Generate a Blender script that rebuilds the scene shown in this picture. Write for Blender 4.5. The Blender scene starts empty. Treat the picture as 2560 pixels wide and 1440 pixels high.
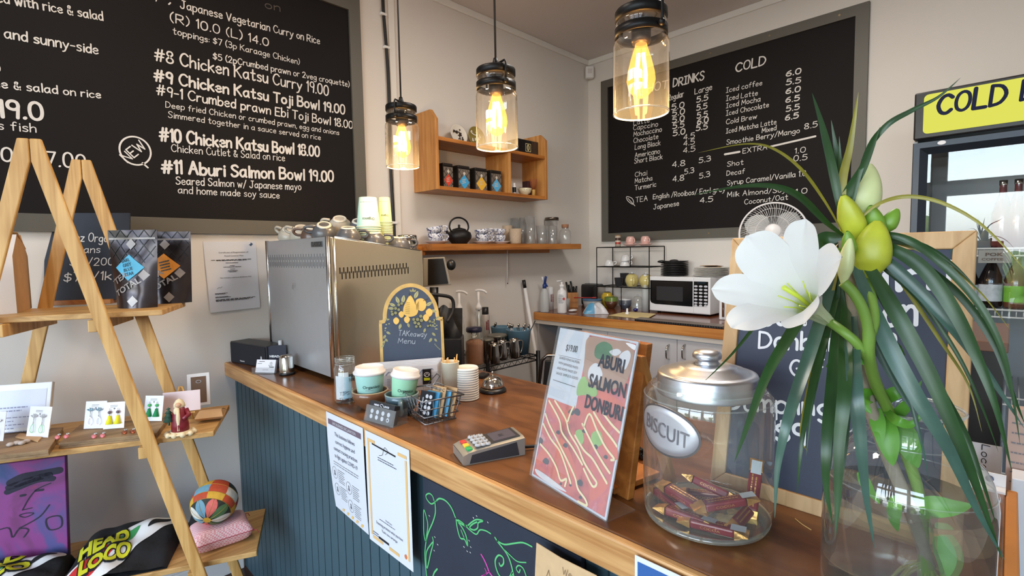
import bpy,bmesh,math,random
from mathutils import Vector,Matrix
random.seed(7)
PI = math.pi
SC = bpy.context.scene
COL = SC.collection
V = Vector

# ------------------------------------------------------------------ camera, world, daylight, exposure
CAM = V((0.0,0.0,1.39))                       # eye height of someone standing at the counter
YAW,PITCH,ROLL = math.radians(44.783),math.radians(-3.970),math.radians(-1.0133)
FPX = 1258.55                                   # focal length in pixels of a 2560 px wide frame
_f = V((math.cos(YAW)*math.cos(PITCH),math.sin(YAW)*math.cos(PITCH),math.sin(PITCH)))
_r = _f.cross(V((0,0,1))).normalized()
_u = _r.cross(_f)
CR = math.cos(ROLL)*_r + math.sin(ROLL)*_u      # camera right / up / forward in the room
CU = -math.sin(ROLL)*_r + math.cos(ROLL)*_u
CF = _f
cam_data = bpy.data.cameras.new('camera')
cam_data.sensor_width = 36.0
cam_data.lens = FPX/2560*36.0
cam_data.clip_start = 0.02
cam = bpy.data.objects.new('camera',cam_data)
COL.objects.link(cam)
cam.matrix_world = Matrix(((CR.x,CU.x,-CF.x,CAM.x),(CR.y,CU.y,-CF.y,CAM.y),(CR.z,CU.z,-CF.z,CAM.z),(0,0,0,1)))
SC.camera = cam

SC.view_settings.view_transform = 'Standard'
SC.view_settings.look = 'None'
SC.view_settings.gamma = 1.0
SC.view_settings.use_curve_mapping = False
SC.view_settings.exposure = 0.25
SC.cycles.caustics_reflective = False
SC.cycles.caustics_refractive = False
SC.cycles.max_bounces = 14
SC.cycles.transparent_max_bounces = 32
SC.cycles.transmission_bounces = 14
SC.cycles.sample_clamp_indirect = 6.0

world = bpy.data.worlds.new('sky')
SC.world = world
world.use_nodes = True
wn = world.node_tree
wn.nodes.clear()
wo = wn.nodes.new('ShaderNodeOutputWorld')
wb = wn.nodes.new('ShaderNodeBackground')
sky = wn.nodes.new('ShaderNodeTexSky')
sky.sky_type = 'NISHITA'
sky.sun_disc = False
sky.sun_elevation = math.radians(48)
sky.sun_rotation = math.radians(60)
sky.air_density = 1.0
sky.dust_density = 2.5
wm = wn.nodes.new('ShaderNodeMix')
wm.data_type = 'RGBA'
wm.inputs[0].default_value = 0.55
wm.inputs[7].default_value = (0.9,0.95,1.0,1)    # thin bright cloud over the blue
sm = wn.nodes.new('ShaderNodeVectorMath')
sm.operation = 'SCALE'
sm.inputs['Scale'].default_value = 0.35
wn.links.new(sky.outputs[0],sm.inputs[0])
wn.links.new(sm.outputs[0],wm.inputs[6])
wn.links.new(wm.outputs[2],wb.inputs[0])
wb.inputs[1].default_value = 10.0
wn.links.new(wb.outputs[0],wo.inputs[0])

# the room
YW,XR,ZC,ZCEIL = 2.413,3.322,0.939,2.88    # left wall, right wall, counter top, ceiling
XB,YF = -2.5,-2.3                              # shop-front wall behind the camera, wall to the camera's right
WINDOWS = [(-2.0,-0.75,0.55,2.0),(-0.55,0.6,0.55,2.0),(0.68,1.95,0.55,2.0),(-2.0,-0.75,2.1,2.6),(-0.55,0.6,2.1,2.6),(0.68,1.95,2.1,2.6)]

def area_light(name,loc,size,size_y,rot,energy,color=(1,1,1),portal=False):
    d = bpy.data.lights.new(name,'AREA')
    d.shape = 'RECTANGLE'
    d.size,d.size_y = size,size_y
    d.energy = energy
    d.color = color
    o = bpy.data.objects.new(name,d)
    COL.objects.link(o)
    o.location = loc
    o.rotation_euler = rot
    d.cycles.is_portal = portal
    return o
for (a,b,c,d) in WINDOWS:                     # sky portals in the shop-front windows (they only guide the sampling of the sky)
    area_light('window_portal',(XB - 0.06,(a+b)/2,(c+d)/2),d-c,b-a,(0,-PI/2,0),1.0,portal=True)

# unseen lights: added fill for the back walls, then the menu board's warm spot
area_light('unseen_ceiling_light',(1.75,.75,ZCEIL-.02),.5,.5,(0,0,0),23,(1,.93,.85))
area_light('unseen_ceiling_light',(.15,1.35,ZCEIL-.02),.3,.3,(0,0,0),9,(1,.86,.70))

# ------------------------------------------------------------------ turning places seen in the photo into points of the room
def ray(x,y):
    return CR*((x-1280)/FPX) + CU*((720-y)/FPX) + CF
def oz(x,y,z=ZC):
    r = ray(x,y); return CAM + r*((z-CAM.z)/r.z)
def ox(x,y,X=XR):
    r = ray(x,y); return CAM + r*((X-CAM.x)/r.x)
def oy(x,y,Y=YW):
    r = ray(x,y); return CAM + r*((Y-CAM.y)/r.y)
def od(x,y,D):
    return CAM + ray(x,y)*D
def onp(x,y,p,n):
    r = ray(x,y); return CAM + r*((V(p)-CAM).dot(n)/r.dot(n))
def hz(p,y):                                    # height at which the upright line through p reaches picture row y
    k = (720-y)/FPX
    q = V((p[0],p[1],0)) - CAM
    return (k*q.dot(CF) - q.dot(CU))/(CU.z - k*CF.z)
def depth(p):
    return (V(p)-CAM).dot(CF)
def wd(p,px):                                   # metres spanned by px pixels at p
    return px*depth(p)/FPX

# ------------------------------------------------------------------ mesh building
class MB:
    def __init__(s):
        s.v = []; s.f = []; s.m = []; s.sm = []; s.cur = 0; s.smooth = False
    def add(s,vs,fs,smooth=None):
        o = len(s.v)
        s.v += [V(p) for p in vs]
        for f in fs:
            s.f.append([i+o for i in f]); s.m.append(s.cur); s.sm.append(s.smooth if smooth is None else smooth)
        return s
    def mat(s,i):
        s.cur = i; return s
    def box(s,c,d,rz=0,M=None):
        x,y,z = d[0]/2,d[1]/2,d[2]/2
        vs = [V((sx*x,sy*y,sz*z)) for sz in (-1,1) for sy in (-1,1) for sx in (-1,1)]
        R = M if M else Matrix.Rotation(rz,3,'Z')
        vs = [R @ v + V(c) for v in vs]
        return s.add(vs,[(0,2,3,1),(4,5,7,6),(0,1,5,4),(2,6,7,3),(0,4,6,2),(1,3,7,5)],False)
    def bx(s,x0,x1,y0,y1,z0,z1):
        return s.box(((x0+x1)/2,(y0+y1)/2,(z0+z1)/2),(abs(x1-x0),abs(y1-y0),abs(z1-z0)))
    def slab(s,q,n,t):                        # quad (4 points in order) given a thickness t along -n
        n = V(n).normalized()
        vs = [V(p) for p in q] + [V(p) - n*t for p in q]
        k = len(q)
        fs = [tuple(range(k)),tuple(range(2*k-1,k-1,-1))] + [(i,i+k,(i+1) % k+k,(i+1) % k) for i in range(k)]
        return s.add(vs,fs,False)
    def lathe(s,prof,c=(0,0,0),seg=32,M=None,smooth=True,arc=2*PI,a0=0):
        full = abs(arc-2*PI) < 1e-6
        n = seg if full else seg+1
        vs = []
        for (r,z) in prof:
            for k in range(n):
                a = a0 + arc*k/seg
                p = V((r*math.cos(a),r*math.sin(a),z))
                vs.append((M @ p if M else p) + V(c))
        fs = []
        for i in range(len(prof)-1):
            for k in range(seg):
                k2 = (k+1) % n
                fs.append((i*n+k,i*n+k2,(i+1)*n+k2,(i+1)*n+k))
        return s.add(vs,fs,smooth)
    def cyl(s,a,b,r,seg=16,r2=None,cap=True):
        a,b = V(a),V(b)
        r2 = r if r2 is None else r2
        d = (b-a); L = d.length
        R = d.to_track_quat('Z','Y').to_matrix()
        prof = [(r,0),(r2,L)]
        s.lathe(prof,a,seg,R)
        if cap:
            o = len(s.v)-2*seg
            s.f.append(list(range(o+seg-1,o-1,-1))); s.m.append(s.cur); s.sm.append(False)
            s.f.append(list(range(o+seg,o+2*seg))); s.m.append(s.cur); s.sm.append(False)
        return s
    def tube(s,pts,r,seg=8,cap=True):
        pts = [V(p) for p in pts]
        n = len(pts)
        rs = r if isinstance(r,(list,tuple)) else [r]*n
        t0 = (pts[1]-pts[0]).normalized()
        up = V((0,0,1)) if abs(t0.z) < .9 else V((1,0,0))
        nrm = (up - t0*up.dot(t0)).normalized()
        vs = []
        for i in range(n):
            t = (pts[min(i+1,n-1)] - pts[max(i-1,0)]).normalized()
            nrm = (nrm - t*nrm.dot(t)).normalized()
            b = t.cross(nrm)
            for k in range(seg):
                a = 2*PI*k/seg
                vs.append(pts[i] + (nrm*math.cos(a) + b*math.sin(a))*rs[i])
        fs = [(i*seg+k,i*seg+(k+1) % seg,(i+1)*seg+(k+1) % seg,(i+1)*seg+k) for i in range(n-1) for k in range(seg)]
        s.add(vs,fs,True)
        if cap:
            o = len(s.v)-n*seg
            s.f.append(list(range(o+seg-1,o-1,-1))); s.m.append(s.cur); s.sm.append(False)
            s.f.append(list(range(o+(n-1)*seg,o+n*seg))); s.m.append(s.cur); s.sm.append(False)
        return s
    def prism(s,poly,p0,u,v,t):             # polygon in the (u, v) plane at p0, thickness t behind it
        p0,u,v = V(p0),V(u),V(v)
        n = u.cross(v).normalized()
        return s.slab([p0 + u*a + v*b for a,b in poly],n,t)
    def flat(s,poly,p0,u,v,lift=0.0):
        p0,u,v = V(p0),V(u),V(v)
        n = u.cross(v).normalized()*lift
        return s.add([p0 + u*a + v*b + n for a,b in poly],[tuple(range(len(poly)))],False)
    def disc(s,p0,u,v,r,seg=20,lift=0.0,ry=None):
        ry = r if ry is None else ry
        return s.flat([(r*math.cos(2*PI*k/seg),ry*math.sin(2*PI*k/seg)) for k in range(seg)],p0,u,v,lift)
    def grid(s,fn,nu,nv,smooth=True,close_u=False):
        vs = [V(fn(i/nu,j/nv)) for j in range(nv+1) for i in range(nu+(0 if close_u else 1))]
        w = nu + (0 if close_u else 1)
        fs = [(j*w+i,j*w+(i+1) % w,(j+1)*w+(i+1) % w,(j+1)*w+i) for j in range(nv) for i in range(nu)]
        return s.add(vs,fs,smooth)
    def ball(s,c,r,seg=16,rings=10,M=None):
        rr = r if isinstance(r,(tuple,list)) else (r,r,r)
        R = M if M else Matrix.Identity(3)
        return s.grid(lambda a,b: V(c) + R @ V((rr[0]*math.cos(2*PI*a)*math.sin(PI*b),rr[1]*math.sin(2*PI*a)*math.sin(PI*b),-rr[2]*math.cos(PI*b))),seg,rings,True,True)
    def ribbon(s,pts,w,p0,u,v,lift,caps=True,closed=False):   # flat painted stroke on the plane (p0, u, v)
        p0,u,v = V(p0),V(u),V(v)
        n = u.cross(v).normalized()*lift
        P = [(a,b) for a,b in pts]
        if len(P) > 5 and math.hypot(P[0][0]-P[-1][0],P[0][1]-P[-1][1]) < 1e-7 and not callable(w):
            P = P[:-1]; closed = True
        k = len(P)
        L = []; Rr = []
        for i in range(k):
            a = P[(i-1) % k] if closed else P[max(i-1,0)]
            b = P[(i+1) % k] if closed else P[min(i+1,k-1)]
            dx,dy = b[0]-a[0],b[1]-a[1]
            l = math.hypot(dx,dy) or 1e-9
            ww = w/2 if not callable(w) else w(i/(k-1))/2
            L.append((P[i][0]-dy/l*ww,P[i][1]+dx/l*ww)); Rr.append((P[i][0]+dy/l*ww,P[i][1]-dx/l*ww))
        tw = lambda q: p0 + u*q[0] + v*q[1] + n
        vs = [tw(q) for q in L] + [tw(q) for q in Rr]
        fs = [(i,k+i,k+(i+1) % k,(i+1) % k) for i in range(k if closed else k-1)]
        s.add(vs,fs,False)
        if caps and not closed and not callable(w):
            for e,f,sg in ((P[0],P[1],PI/2),(P[-1],P[-2],PI/2)):      # half-round ends
                a0 = math.atan2(e[1]-f[1],e[0]-f[0])
                s.flat([(e[0]+w/2*math.cos(a0-sg+PI*q/5),e[1]+w/2*math.sin(a0-sg+PI*q/5)) for q in range(6)],p0,u,v,lift)
        return s
    def build(s,name,mats,parent=None,world=True,bevel=0,seg=2,sub=0,solid=0,kind=None):
        me = bpy.data.meshes.new(name)
        vs = s.v
        if parent is not None and world:
            root = parent
            while root.parent is not None:
                root = root.parent
            I = (Matrix.Translation(root.location) @ root.rotation_euler.to_matrix().to_4x4()).inverted()
            vs = [I @ p for p in vs]
        me.from_pydata([tuple(p) for p in vs],[],s.f)
        for m in (mats if isinstance(mats,(list,tuple)) else [mats]):
            me.materials.append(m)
        me.polygons.foreach_set('material_index',s.m)
        me.polygons.foreach_set('use_smooth',s.sm)
        me.update()
        o = bpy.data.objects.new(name,me)
        COL.objects.link(o)
        if parent is not None:
            o.parent = parent
        if solid:
            md = o.modifiers.new('solid','SOLIDIFY'); md.thickness = solid; md.offset = -1
        if bevel:
            md = o.modifiers.new('bevel','BEVEL'); md.width = bevel; md.segments = seg; md.limit_method = 'ANGLE'; md.angle_limit = math.radians(40)
        if sub:
            md = o.modifiers.new('sub','SUBSURF'); md.levels = sub; md.render_levels = sub
        if kind:
            o['kind'] = kind
        return o

def tag(o,label=None,cat=None,group=None,kind=None):
    if label: o['label'] = label
    if cat: o['category'] = cat
    if group: o['group'] = group
    if kind: o['kind'] = kind
    return o
def thing(name,label,cat,loc=(0,0,0),rz=0,group=None):
    o = bpy.data.objects.new(name,None)
    o.empty_display_size = .05
    COL.objects.link(o)
    o.location = loc
    o.rotation_euler = (0,0,rz)
    return tag(o,label,cat,group)
def copy_tree(o,parent=None):
    c = o.copy()
    COL.objects.link(c)
    if parent is not None:
        c.parent = parent
    for ch in [x for x in bpy.data.objects if x.parent == o]:
        copy_tree(ch,c)
    return c
def dup(root,loc,rot=None,label=None,group=None):
    c = copy_tree(root)
    c.location = loc
    if rot is not None:
        c.rotation_euler = rot if isinstance(rot,tuple) else (0,0,rot)
    if label: c['label'] = label
    if group: c['group'] = group
    return c

# ------------------------------------------------------------------ materials
def lin(c):
    return tuple(((x/255)/12.92 if x/255 <= .04045 else ((x/255+.055)/1.055)**2.4) for x in c)
def newmat(name):
    m = bpy.data.materials.new(name)
    m.use_nodes = True
    nt = m.node_tree
    return m,nt,nt.nodes['Principled BSDF']
def M_(name,rgb,rough=.5,metal=0,spec=.5,var=0,scale=20,bump=0,coat=0,trans=0,emit=None,es=0,sss=0):
    m,nt,b = newmat(name)
    c = lin(rgb)
    b.inputs['Base Color'].default_value = (*c,1)
    b.inputs['Roughness'].default_value = rough
    b.inputs['Metallic'].default_value = metal
    b.inputs['Specular IOR Level'].default_value = spec
    b.inputs['Coat Weight'].default_value = coat
    b.inputs['Transmission Weight'].default_value = trans
    if sss:
        b.inputs['Subsurface Weight'].default_value = sss
        b.inputs['Subsurface Radius'].default_value = (.02,.015,.01)
        b.inputs['Subsurface Scale'].default_value = .3
    if emit:
        b.inputs['Emission Color'].default_value = (*lin(emit),1)
        b.inputs['Emission Strength'].default_value = es
    if var or bump:
        tc = nt.nodes.new('ShaderNodeTexCoord')
        nz = nt.nodes.new('ShaderNodeTexNoise')
        nz.inputs['Scale'].default_value = scale
        nz.inputs['Detail'].default_value = 6
        nt.links.new(tc.outputs['Object'],nz.inputs['Vector'])
        if var:
            mx = nt.nodes.new('ShaderNodeMix'); mx.data_type = 'RGBA'
            mx.inputs[6].default_value = (*[x*(1-var) for x in c],1)
            mx.inputs[7].default_value = (*[min(1,x*(1+var)) for x in c],1)
            nt.links.new(nz.outputs[0],mx.inputs[0])
            nt.links.new(mx.outputs[2],b.inputs['Base Color'])
        if bump:
            bp = nt.nodes.new('ShaderNodeBump')
            bp.inputs['Strength'].default_value = bump
            bp.inputs['Distance'].default_value = .01
            nt.links.new(nz.outputs[0],bp.inputs['Height'])
            nt.links.new(bp.outputs[0],b.inputs['Normal'])
    return m
def wood(name,c1,c2,axis='X',rough=.45,fine=60,stretch=.05,blotch=.5,coat=0,knots=0):
    m,nt,b = newmat(name)
    tc = nt.nodes.new('ShaderNodeTexCoord')
    mp = nt.nodes.new('ShaderNodeMapping')
    sc = {'X': (stretch,1,1),'Y': (1,stretch,1),'Z': (1,1,stretch)}[axis]
    mp.inputs['Scale'].default_value = [k*fine for k in sc]
    nz = nt.nodes.new('ShaderNodeTexNoise')
    nz.inputs['Scale'].default_value = 1
    nz.inputs['Detail'].default_value = 7
    nz.inputs['Distortion'].default_value = .6
    n2 = nt.nodes.new('ShaderNodeTexNoise')
    n2.inputs['Scale'].default_value = 5
    n2.inputs['Detail'].default_value = 3
    nt.links.new(tc.outputs['Object'],mp.inputs['Vector'])
    nt.links.new(mp.outputs[0],nz.inputs['Vector'])
    nt.links.new(tc.outputs['Object'],n2.inputs['Vector'])
    ad = nt.nodes.new('ShaderNodeMath'); ad.operation = 'MULTIPLY_ADD'
    ad.inputs[1].default_value = blotch
    nt.links.new(n2.outputs[0],ad.inputs[0]); nt.links.new(nz.outputs[0],ad.inputs[2])
    rp = nt.nodes.new('ShaderNodeValToRGB')
    rp.color_ramp.elements[0].position = .42 + blotch*.35
    rp.color_ramp.elements[0].color = (*lin(c1),1)
    rp.color_ramp.elements[1].position = .62 + blotch*.6
    rp.color_ramp.elements[1].color = (*lin(c2),1)
    nt.links.new(ad.outputs[0],rp.inputs[0])
    out = rp.outputs[0]
    if knots:
        vo = nt.nodes.new('ShaderNodeTexVoronoi'); vo.inputs['Scale'].default_value = knots
        r2 = nt.nodes.new('ShaderNodeValToRGB')
        r2.color_ramp.elements[0].position = .06; r2.color_ramp.elements[0].color = (1,1,1,1)
        r2.color_ramp.elements[1].position = .12; r2.color_ramp.elements[1].color = (0,0,0,1)
        nt.links.new(tc.outputs['Object'],vo.inputs['Vector']); nt.links.new(vo.outputs['Distance'],r2.inputs[0])
        mx = nt.nodes.new('ShaderNodeMix'); mx.data_type = 'RGBA'
        mx.inputs[7].default_value = (*lin((c1[0]*.6,c1[1]*.5,c1[2]*.45)),1)
        nt.links.new(r2.outputs[0],mx.inputs[0]); nt.links.new(out,mx.inputs[6])
        out = mx.outputs[2]
    nt.links.new(out,b.inputs['Base Color'])
    b.inputs['Roughness'].default_value = rough
    b.inputs['Coat Weight'].default_value = coat
    b.inputs['Coat Roughness'].default_value = .15
    bp = nt.nodes.new('ShaderNodeBump'); bp.inputs['Strength'].default_value = .08; bp.inputs['Distance'].default_value = .004
    nt.links.new(nz.outputs[0],bp.inputs['Height']); nt.links.new(bp.outputs[0],b.inputs['Normal'])
    return m
def thin_glass(name,tint=(1,1,1),fac=1.0,rough=.0,haze=0):     # a single thin pane or wall of glass: clear with mirror reflections
    m,nt,b = newmat(name)
    nt.nodes.remove(b)
    out = nt.nodes['Material Output']
    tr = nt.nodes.new('ShaderNodeBsdfTransparent'); tr.inputs[0].default_value = (*tint,1)
    gl = nt.nodes.new('ShaderNodeBsdfGlossy'); gl.inputs['Roughness'].default_value = rough
    gl.inputs[0].default_value = (1,1,1,1)
    lw = nt.nodes.new('ShaderNodeLayerWeight'); lw.inputs[0].default_value = .5
    fr = nt.nodes.new('ShaderNodeMath'); fr.operation = 'POWER'; fr.inputs[1].default_value = 4.0
    nt.links.new(lw.outputs['Facing'],fr.inputs[0])
    ml = nt.nodes.new('ShaderNodeMath'); ml.operation = 'MULTIPLY_ADD'; ml.inputs[1].default_value = .9*fac; ml.inputs[2].default_value = .05*fac
    ml.use_clamp = True
    mx = nt.nodes.new('ShaderNodeMixShader')
    nt.links.new(fr.outputs[0],ml.inputs[0]); nt.links.new(ml.outputs[0],mx.inputs[0])
    nt.links.new(tr.outputs[0],mx.inputs[1]); nt.links.new(gl.outputs[0],mx.inputs[2])
    last = mx
    if haze:
        df = nt.nodes.new('ShaderNodeBsdfDiffuse'); df.inputs[0].default_value = (.85,.88,.88,1)
        m2 = nt.nodes.new('ShaderNodeMixShader'); m2.inputs[0].default_value = haze
        nt.links.new(mx.outputs[0],m2.inputs[1]); nt.links.new(df.outputs[0],m2.inputs[2])
        last = m2
    nt.links.new(last.outputs[0],out.inputs[0])
    return m
def emitter(name,rgb,strength):
    m,nt,b = newmat(name)
    nt.nodes.remove(b)
    e = nt.nodes.new('ShaderNodeEmission')
    e.inputs[0].default_value = (*lin(rgb),1); e.inputs[1].default_value = strength
    nt.links.new(e.outputs[0],nt.nodes['Material Output'].inputs[0])
    return m

# ------------------------------------------------------------------ hand lettering: single-stroke alphabet (cap height 10, x-height 6)
GL = {
'A': '0,0 3,10 6,0|1,4 5,4','B': '0,0 0,10|~0,10 4,9.5 4.6,7.5 3.4,5.5 0,5.2|~0,5.2 4.5,4.8 5.4,2.6 4,.4 0,0','C': '~6,8.4 4,10 1.5,9 0,5 1.5,1 4,0 6,1.6',
'D': '0,0 0,10|~0,10 4,9 6,5 4,1 0,0','E': '5,10 0,10 0,0 5,0|0,5.2 4,5.2','F': '5,10 0,10 0,0|0,5.2 4,5.2','G': '~6,8.4 4,10 1.5,9 0,5 1.5,1 4,0 6,2|6,2 6,4.6 3.6,4.6',
'H': '0,0 0,10|6,0 6,10|0,5 6,5','I': '0,0 4,0|2,0 2,10|0,10 4,10','J': '~4,10 4,2 2.5,0 .6,.5 0,2|2,10 5.6,10','K': '0,0 0,10|5.5,10 0,4.5|1.6,5.8 6,0',
'L': '0,10 0,0 5,0','M': '0,0 .6,10 3.5,3 6.4,10 7,0','N': '0,0 0,10 5.5,0 5.5,10','O': '~3,10 .8,8.6 0,5 .8,1.4 3,0 5.2,1.4 6,5 5.2,8.6 3,10','P': '0,0 0,10|~0,10 4.4,9.5 5,7.2 4,5 0,4.6',
'Q': '~3,10 .8,8.6 0,5 .8,1.4 3,0 5.2,1.4 6,5 5.2,8.6 3,10|4,2.4 6.4,-.6','R': '0,0 0,10|~0,10 4.4,9.5 5,7.2 4,5 0,4.6|2,4.6 5.5,0','S': '~5,8.6 3.5,10 1,9.4 .3,7.6 2,5.6 4.5,4 5,2 3.4,.2 1,.2 0,1.7',
'T': '0,10 6,10|3,10 3,0','U': '~0,10 0,3 1.2,.5 3,0 4.8,.6 5.5,3 5.5,10','V': '0,10 3,0 6,10','W': '0,10 2,0 4,8 6,0 8,10','X': '0,10 5.5,0|5.5,10 0,0','Y': '0,10 2.8,5 5.6,10|2.8,5 2.8,0','Z': '0,10 5.4,10 0,0 5.6,0',
'a': '~4.4,5 3,6 1,5.2 0,3 1,.4 2.6,.2 4.2,2.2|4.4,6 4.4,1 5,0','b': '0,10 0,0|~0,4 2,6 4.2,5 4.6,3 3.6,.5 1.6,0 0,1.4','c': '~4.2,5 2.6,6 .8,5 0,3 .8,.8 2.4,0 4.4,1','d': '4.4,10 4.4,0|~4.4,4 3,6 1,5.4 0,3 1,.5 2.8,.2 4.4,2',
'e': '~0,3.2 4,3.4 3.8,5.2 2.2,6 .6,5 0,3 .8,.8 2.4,0 4.4,1','f': '~4,9.4 3,10 1.8,9 1.6,6 1.6,0|0,6 3.6,6','g': '~4.4,5 3,6 1,5.4 0,3.4 1,1.2 2.8,1 4.4,2.6|~4.4,6 4.4,-1.5 3.4,-3.2 1.6,-3.4 .2,-2.4',
'h': '0,10 0,0|~0,4 2,6 3.8,5.4 4.2,3.6 4.2,0','i': '.6,6 .6,0|.6,8.2 .6,8.7','j': '~1.6,6 1.6,-2 .8,-3.3 -.8,-3|1.6,8.2 1.6,8.7','k': '0,10 0,0|4,6 0,2.6|1.3,3.6 4.4,0','l': '.6,10 .6,0',
'm': '0,6 0,0|~0,4 1.6,6 3,5 3.2,0|~3.2,4 4.8,6 6.2,5 6.4,0','n': '0,6 0,0|~0,4 2,6 3.8,5.4 4.2,3.6 4.2,0','o': '~2.3,6 .7,5.2 0,3 .7,.8 2.3,0 3.9,.8 4.6,3 3.9,5.2 2.3,6','p': '0,6 0,-3.5|~0,4.4 2,6 4.2,5 4.6,3 3.6,.5 1.6,0 0,1.4',
'q': '4.4,6 4.4,-3.5|~4.4,4 3,6 1,5.4 0,3 1,.5 2.8,.2 4.4,2','r': '0,6 0,0|~0,3.8 1.4,5.8 3.4,5.8','s': '~3.8,5.2 2.4,6 .6,5.4 .6,4 3,2.8 3.8,1.4 2.6,.1 .2,.6','t': '~1.8,9 1.8,1.2 2.6,0 4,.6|0,6 3.8,6',
'u': '~0,6 0,2 1,.2 2.6,.2 4.2,2.4|4.2,6 4.2,0','v': '0,6 2.2,0 4.4,6','w': '0,6 1.6,0 3.2,5 4.8,0 6.4,6','x': '0,6 4,0|4,6 0,0','y': '0,6 2.4,.4|~4.6,6 2.4,.4 1.2,-2.6 -.4,-3.4','z': '0,6 4,6 0,0 4.2,0',
'0': '~2.5,10 .6,8.6 0,5 .6,1.4 2.5,0 4.4,1.4 5,5 4.4,8.6 2.5,10','1': '0,8 1.4,10 1.4,0','2': '~0,8 1.2,9.8 3.4,9.8 4.6,7.6 3,4 0,0|0,0 5,0','3': '~0,9.2 2.4,10 4.4,8.4 3.8,6 1.6,5.4|~1.6,5.4 4.4,4.8 4.8,2 2.8,0 0,.8',
'4': '4.6,3 0,3 3.6,10 3.6,0','5': '4.6,10 .8,10 .4,6|~.4,6 2.6,6.4 4.8,4.8 4.8,2 2.6,0 0,.8','6': '~4.2,9.6 1.6,8 .1,4 .6,1 2.6,0 4.6,1.4 4.6,4 2.8,5.4 .6,4','7': '0,10 5,10 1.8,0','8': '~2.4,5.4 .4,7.4 1,9.6 2.4,10 3.9,9.6 4.4,7.4 2.4,5.4 .1,3 .5,.8 2.4,0 4.4,.8 4.8,3 2.4,5.4','9': '~4.4,7.2 3.9,5.5 2.4,4.9 .7,5.8 .3,7.8 1.1,9.5 2.5,10 3.9,9.2 4.4,7.2|4.4,7.6 3.8,0',
'#': '1.4,0 2.6,10|4.2,0 5.4,10|0,3.4 6.4,3.8|.4,6.4 6.8,6.8','$': '~5,8 3.4,9 1,8.4 .4,6.8 2,5.4 4.4,4.4 5,2.8 3.4,1.2 1,1.2 0,2.4|2.6,10.6 2.6,-.4','(': '~2,11 .4,8 0,5 .4,2 2,-1',')': '~0,11 1.6,8 2,5 1.6,2 0,-1','.': '.2,0 .5,.3',',': '.8,.6 .2,-1.4','/': '0,-1 4,10.5','&': '~5,0 1,7 1.4,9.4 3,9 2.6,7 .4,4 .4,1.4 2,0 4,1 5,4','-': '0,4 3.4,4',':': '.4,1 .4,1.4|.4,5 .4,5.4',"'": '.4,10 .2,8','?': '~0,8 2,10 4,8 2,5 2,3|2,.2 2,.5','!': '.4,10 .4,3|.4,.2 .4,.5'}
def smooth_pts(P,n=4):
    out = []
    k = len(P)
    closed = P[0] == P[-1]
    for i in range(k-1):
        p0 = P[i-1] if i > 0 else (P[k-2] if closed else P[i]); p1 = P[i]; p2 = P[i+1]; p3 = P[i+2] if i+2 < k else (P[1] if closed else P[i+1])
        for j in range(n):
            t = j/n
            out.append(tuple(.5*((2*p1[a]) + (-p0[a]+p2[a])*t + (2*p0[a]-5*p1[a]+4*p2[a]-p3[a])*t*t + (-p0[a]+3*p1[a]-3*p2[a]+p3[a])*t**3) for a in range(len(p1))))
    out.append(tuple(P[-1]))
    return out
GLP = {}
for ch,sx in GL.items():
    st = []
    for q in sx.split('|'):
        sm_ = q.startswith('~')
        pts = [tuple(float(z) for z in a.split(',')) for a in q.lstrip('~').split()]
        st.append(smooth_pts(pts,3) if sm_ else pts)
    GLP[ch] = (st,max(p[0] for s_ in st for p in s_))
def hand(mb,text,p0,u,v,width,cap,w=.11,slant=.06,lift=.0012,jit=.25,gap=1.9):
    """chalk-marker lettering: text from p0 along u, fitted to the given width, capitals cap high, stroke w*cap wide"""
    rnd = random.Random(text)
    x = 0; glyphs = []
    for ch in text:
        if ch == ' ':
            x += 3.6; continue
        st,gw = GLP.get(ch,GLP['-'])
        glyphs.append((st,x)); x += gw + gap
    tot = max(x - gap,.1)
    sy = cap/10
    sx = (width/tot) if width else sy
    nst = 0
    for st,x0 in glyphs:
        dy = rnd.uniform(-jit,jit); k = rnd.uniform(.95,1.06)
        for s_ in st:
            pts = [((x0 + a)*sx + slant*b*sy,(b*k + dy)*sy) for a,b in s_]
            ww = w*cap*rnd.uniform(.9,1.1)
            cuts = [0] + [i for i in range(1,len(pts)-1) if abs((math.atan2(pts[i+1][1]-pts[i][1],pts[i+1][0]-pts[i][0]) - math.atan2(pts[i][1]-pts[i-1][1],pts[i][0]-pts[i-1][0]) + PI) % (2*PI) - PI) > 1.0] + [len(pts)-1]
            for c0,c1 in zip(cuts,cuts[1:]):     # a new stroke at every sharp corner, each a hair above the last
                nst += 1
                mb.ribbon(pts[c0:c1+1],ww,p0,u,v,lift + (nst % 7)*1.2e-4)
    return mb
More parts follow.
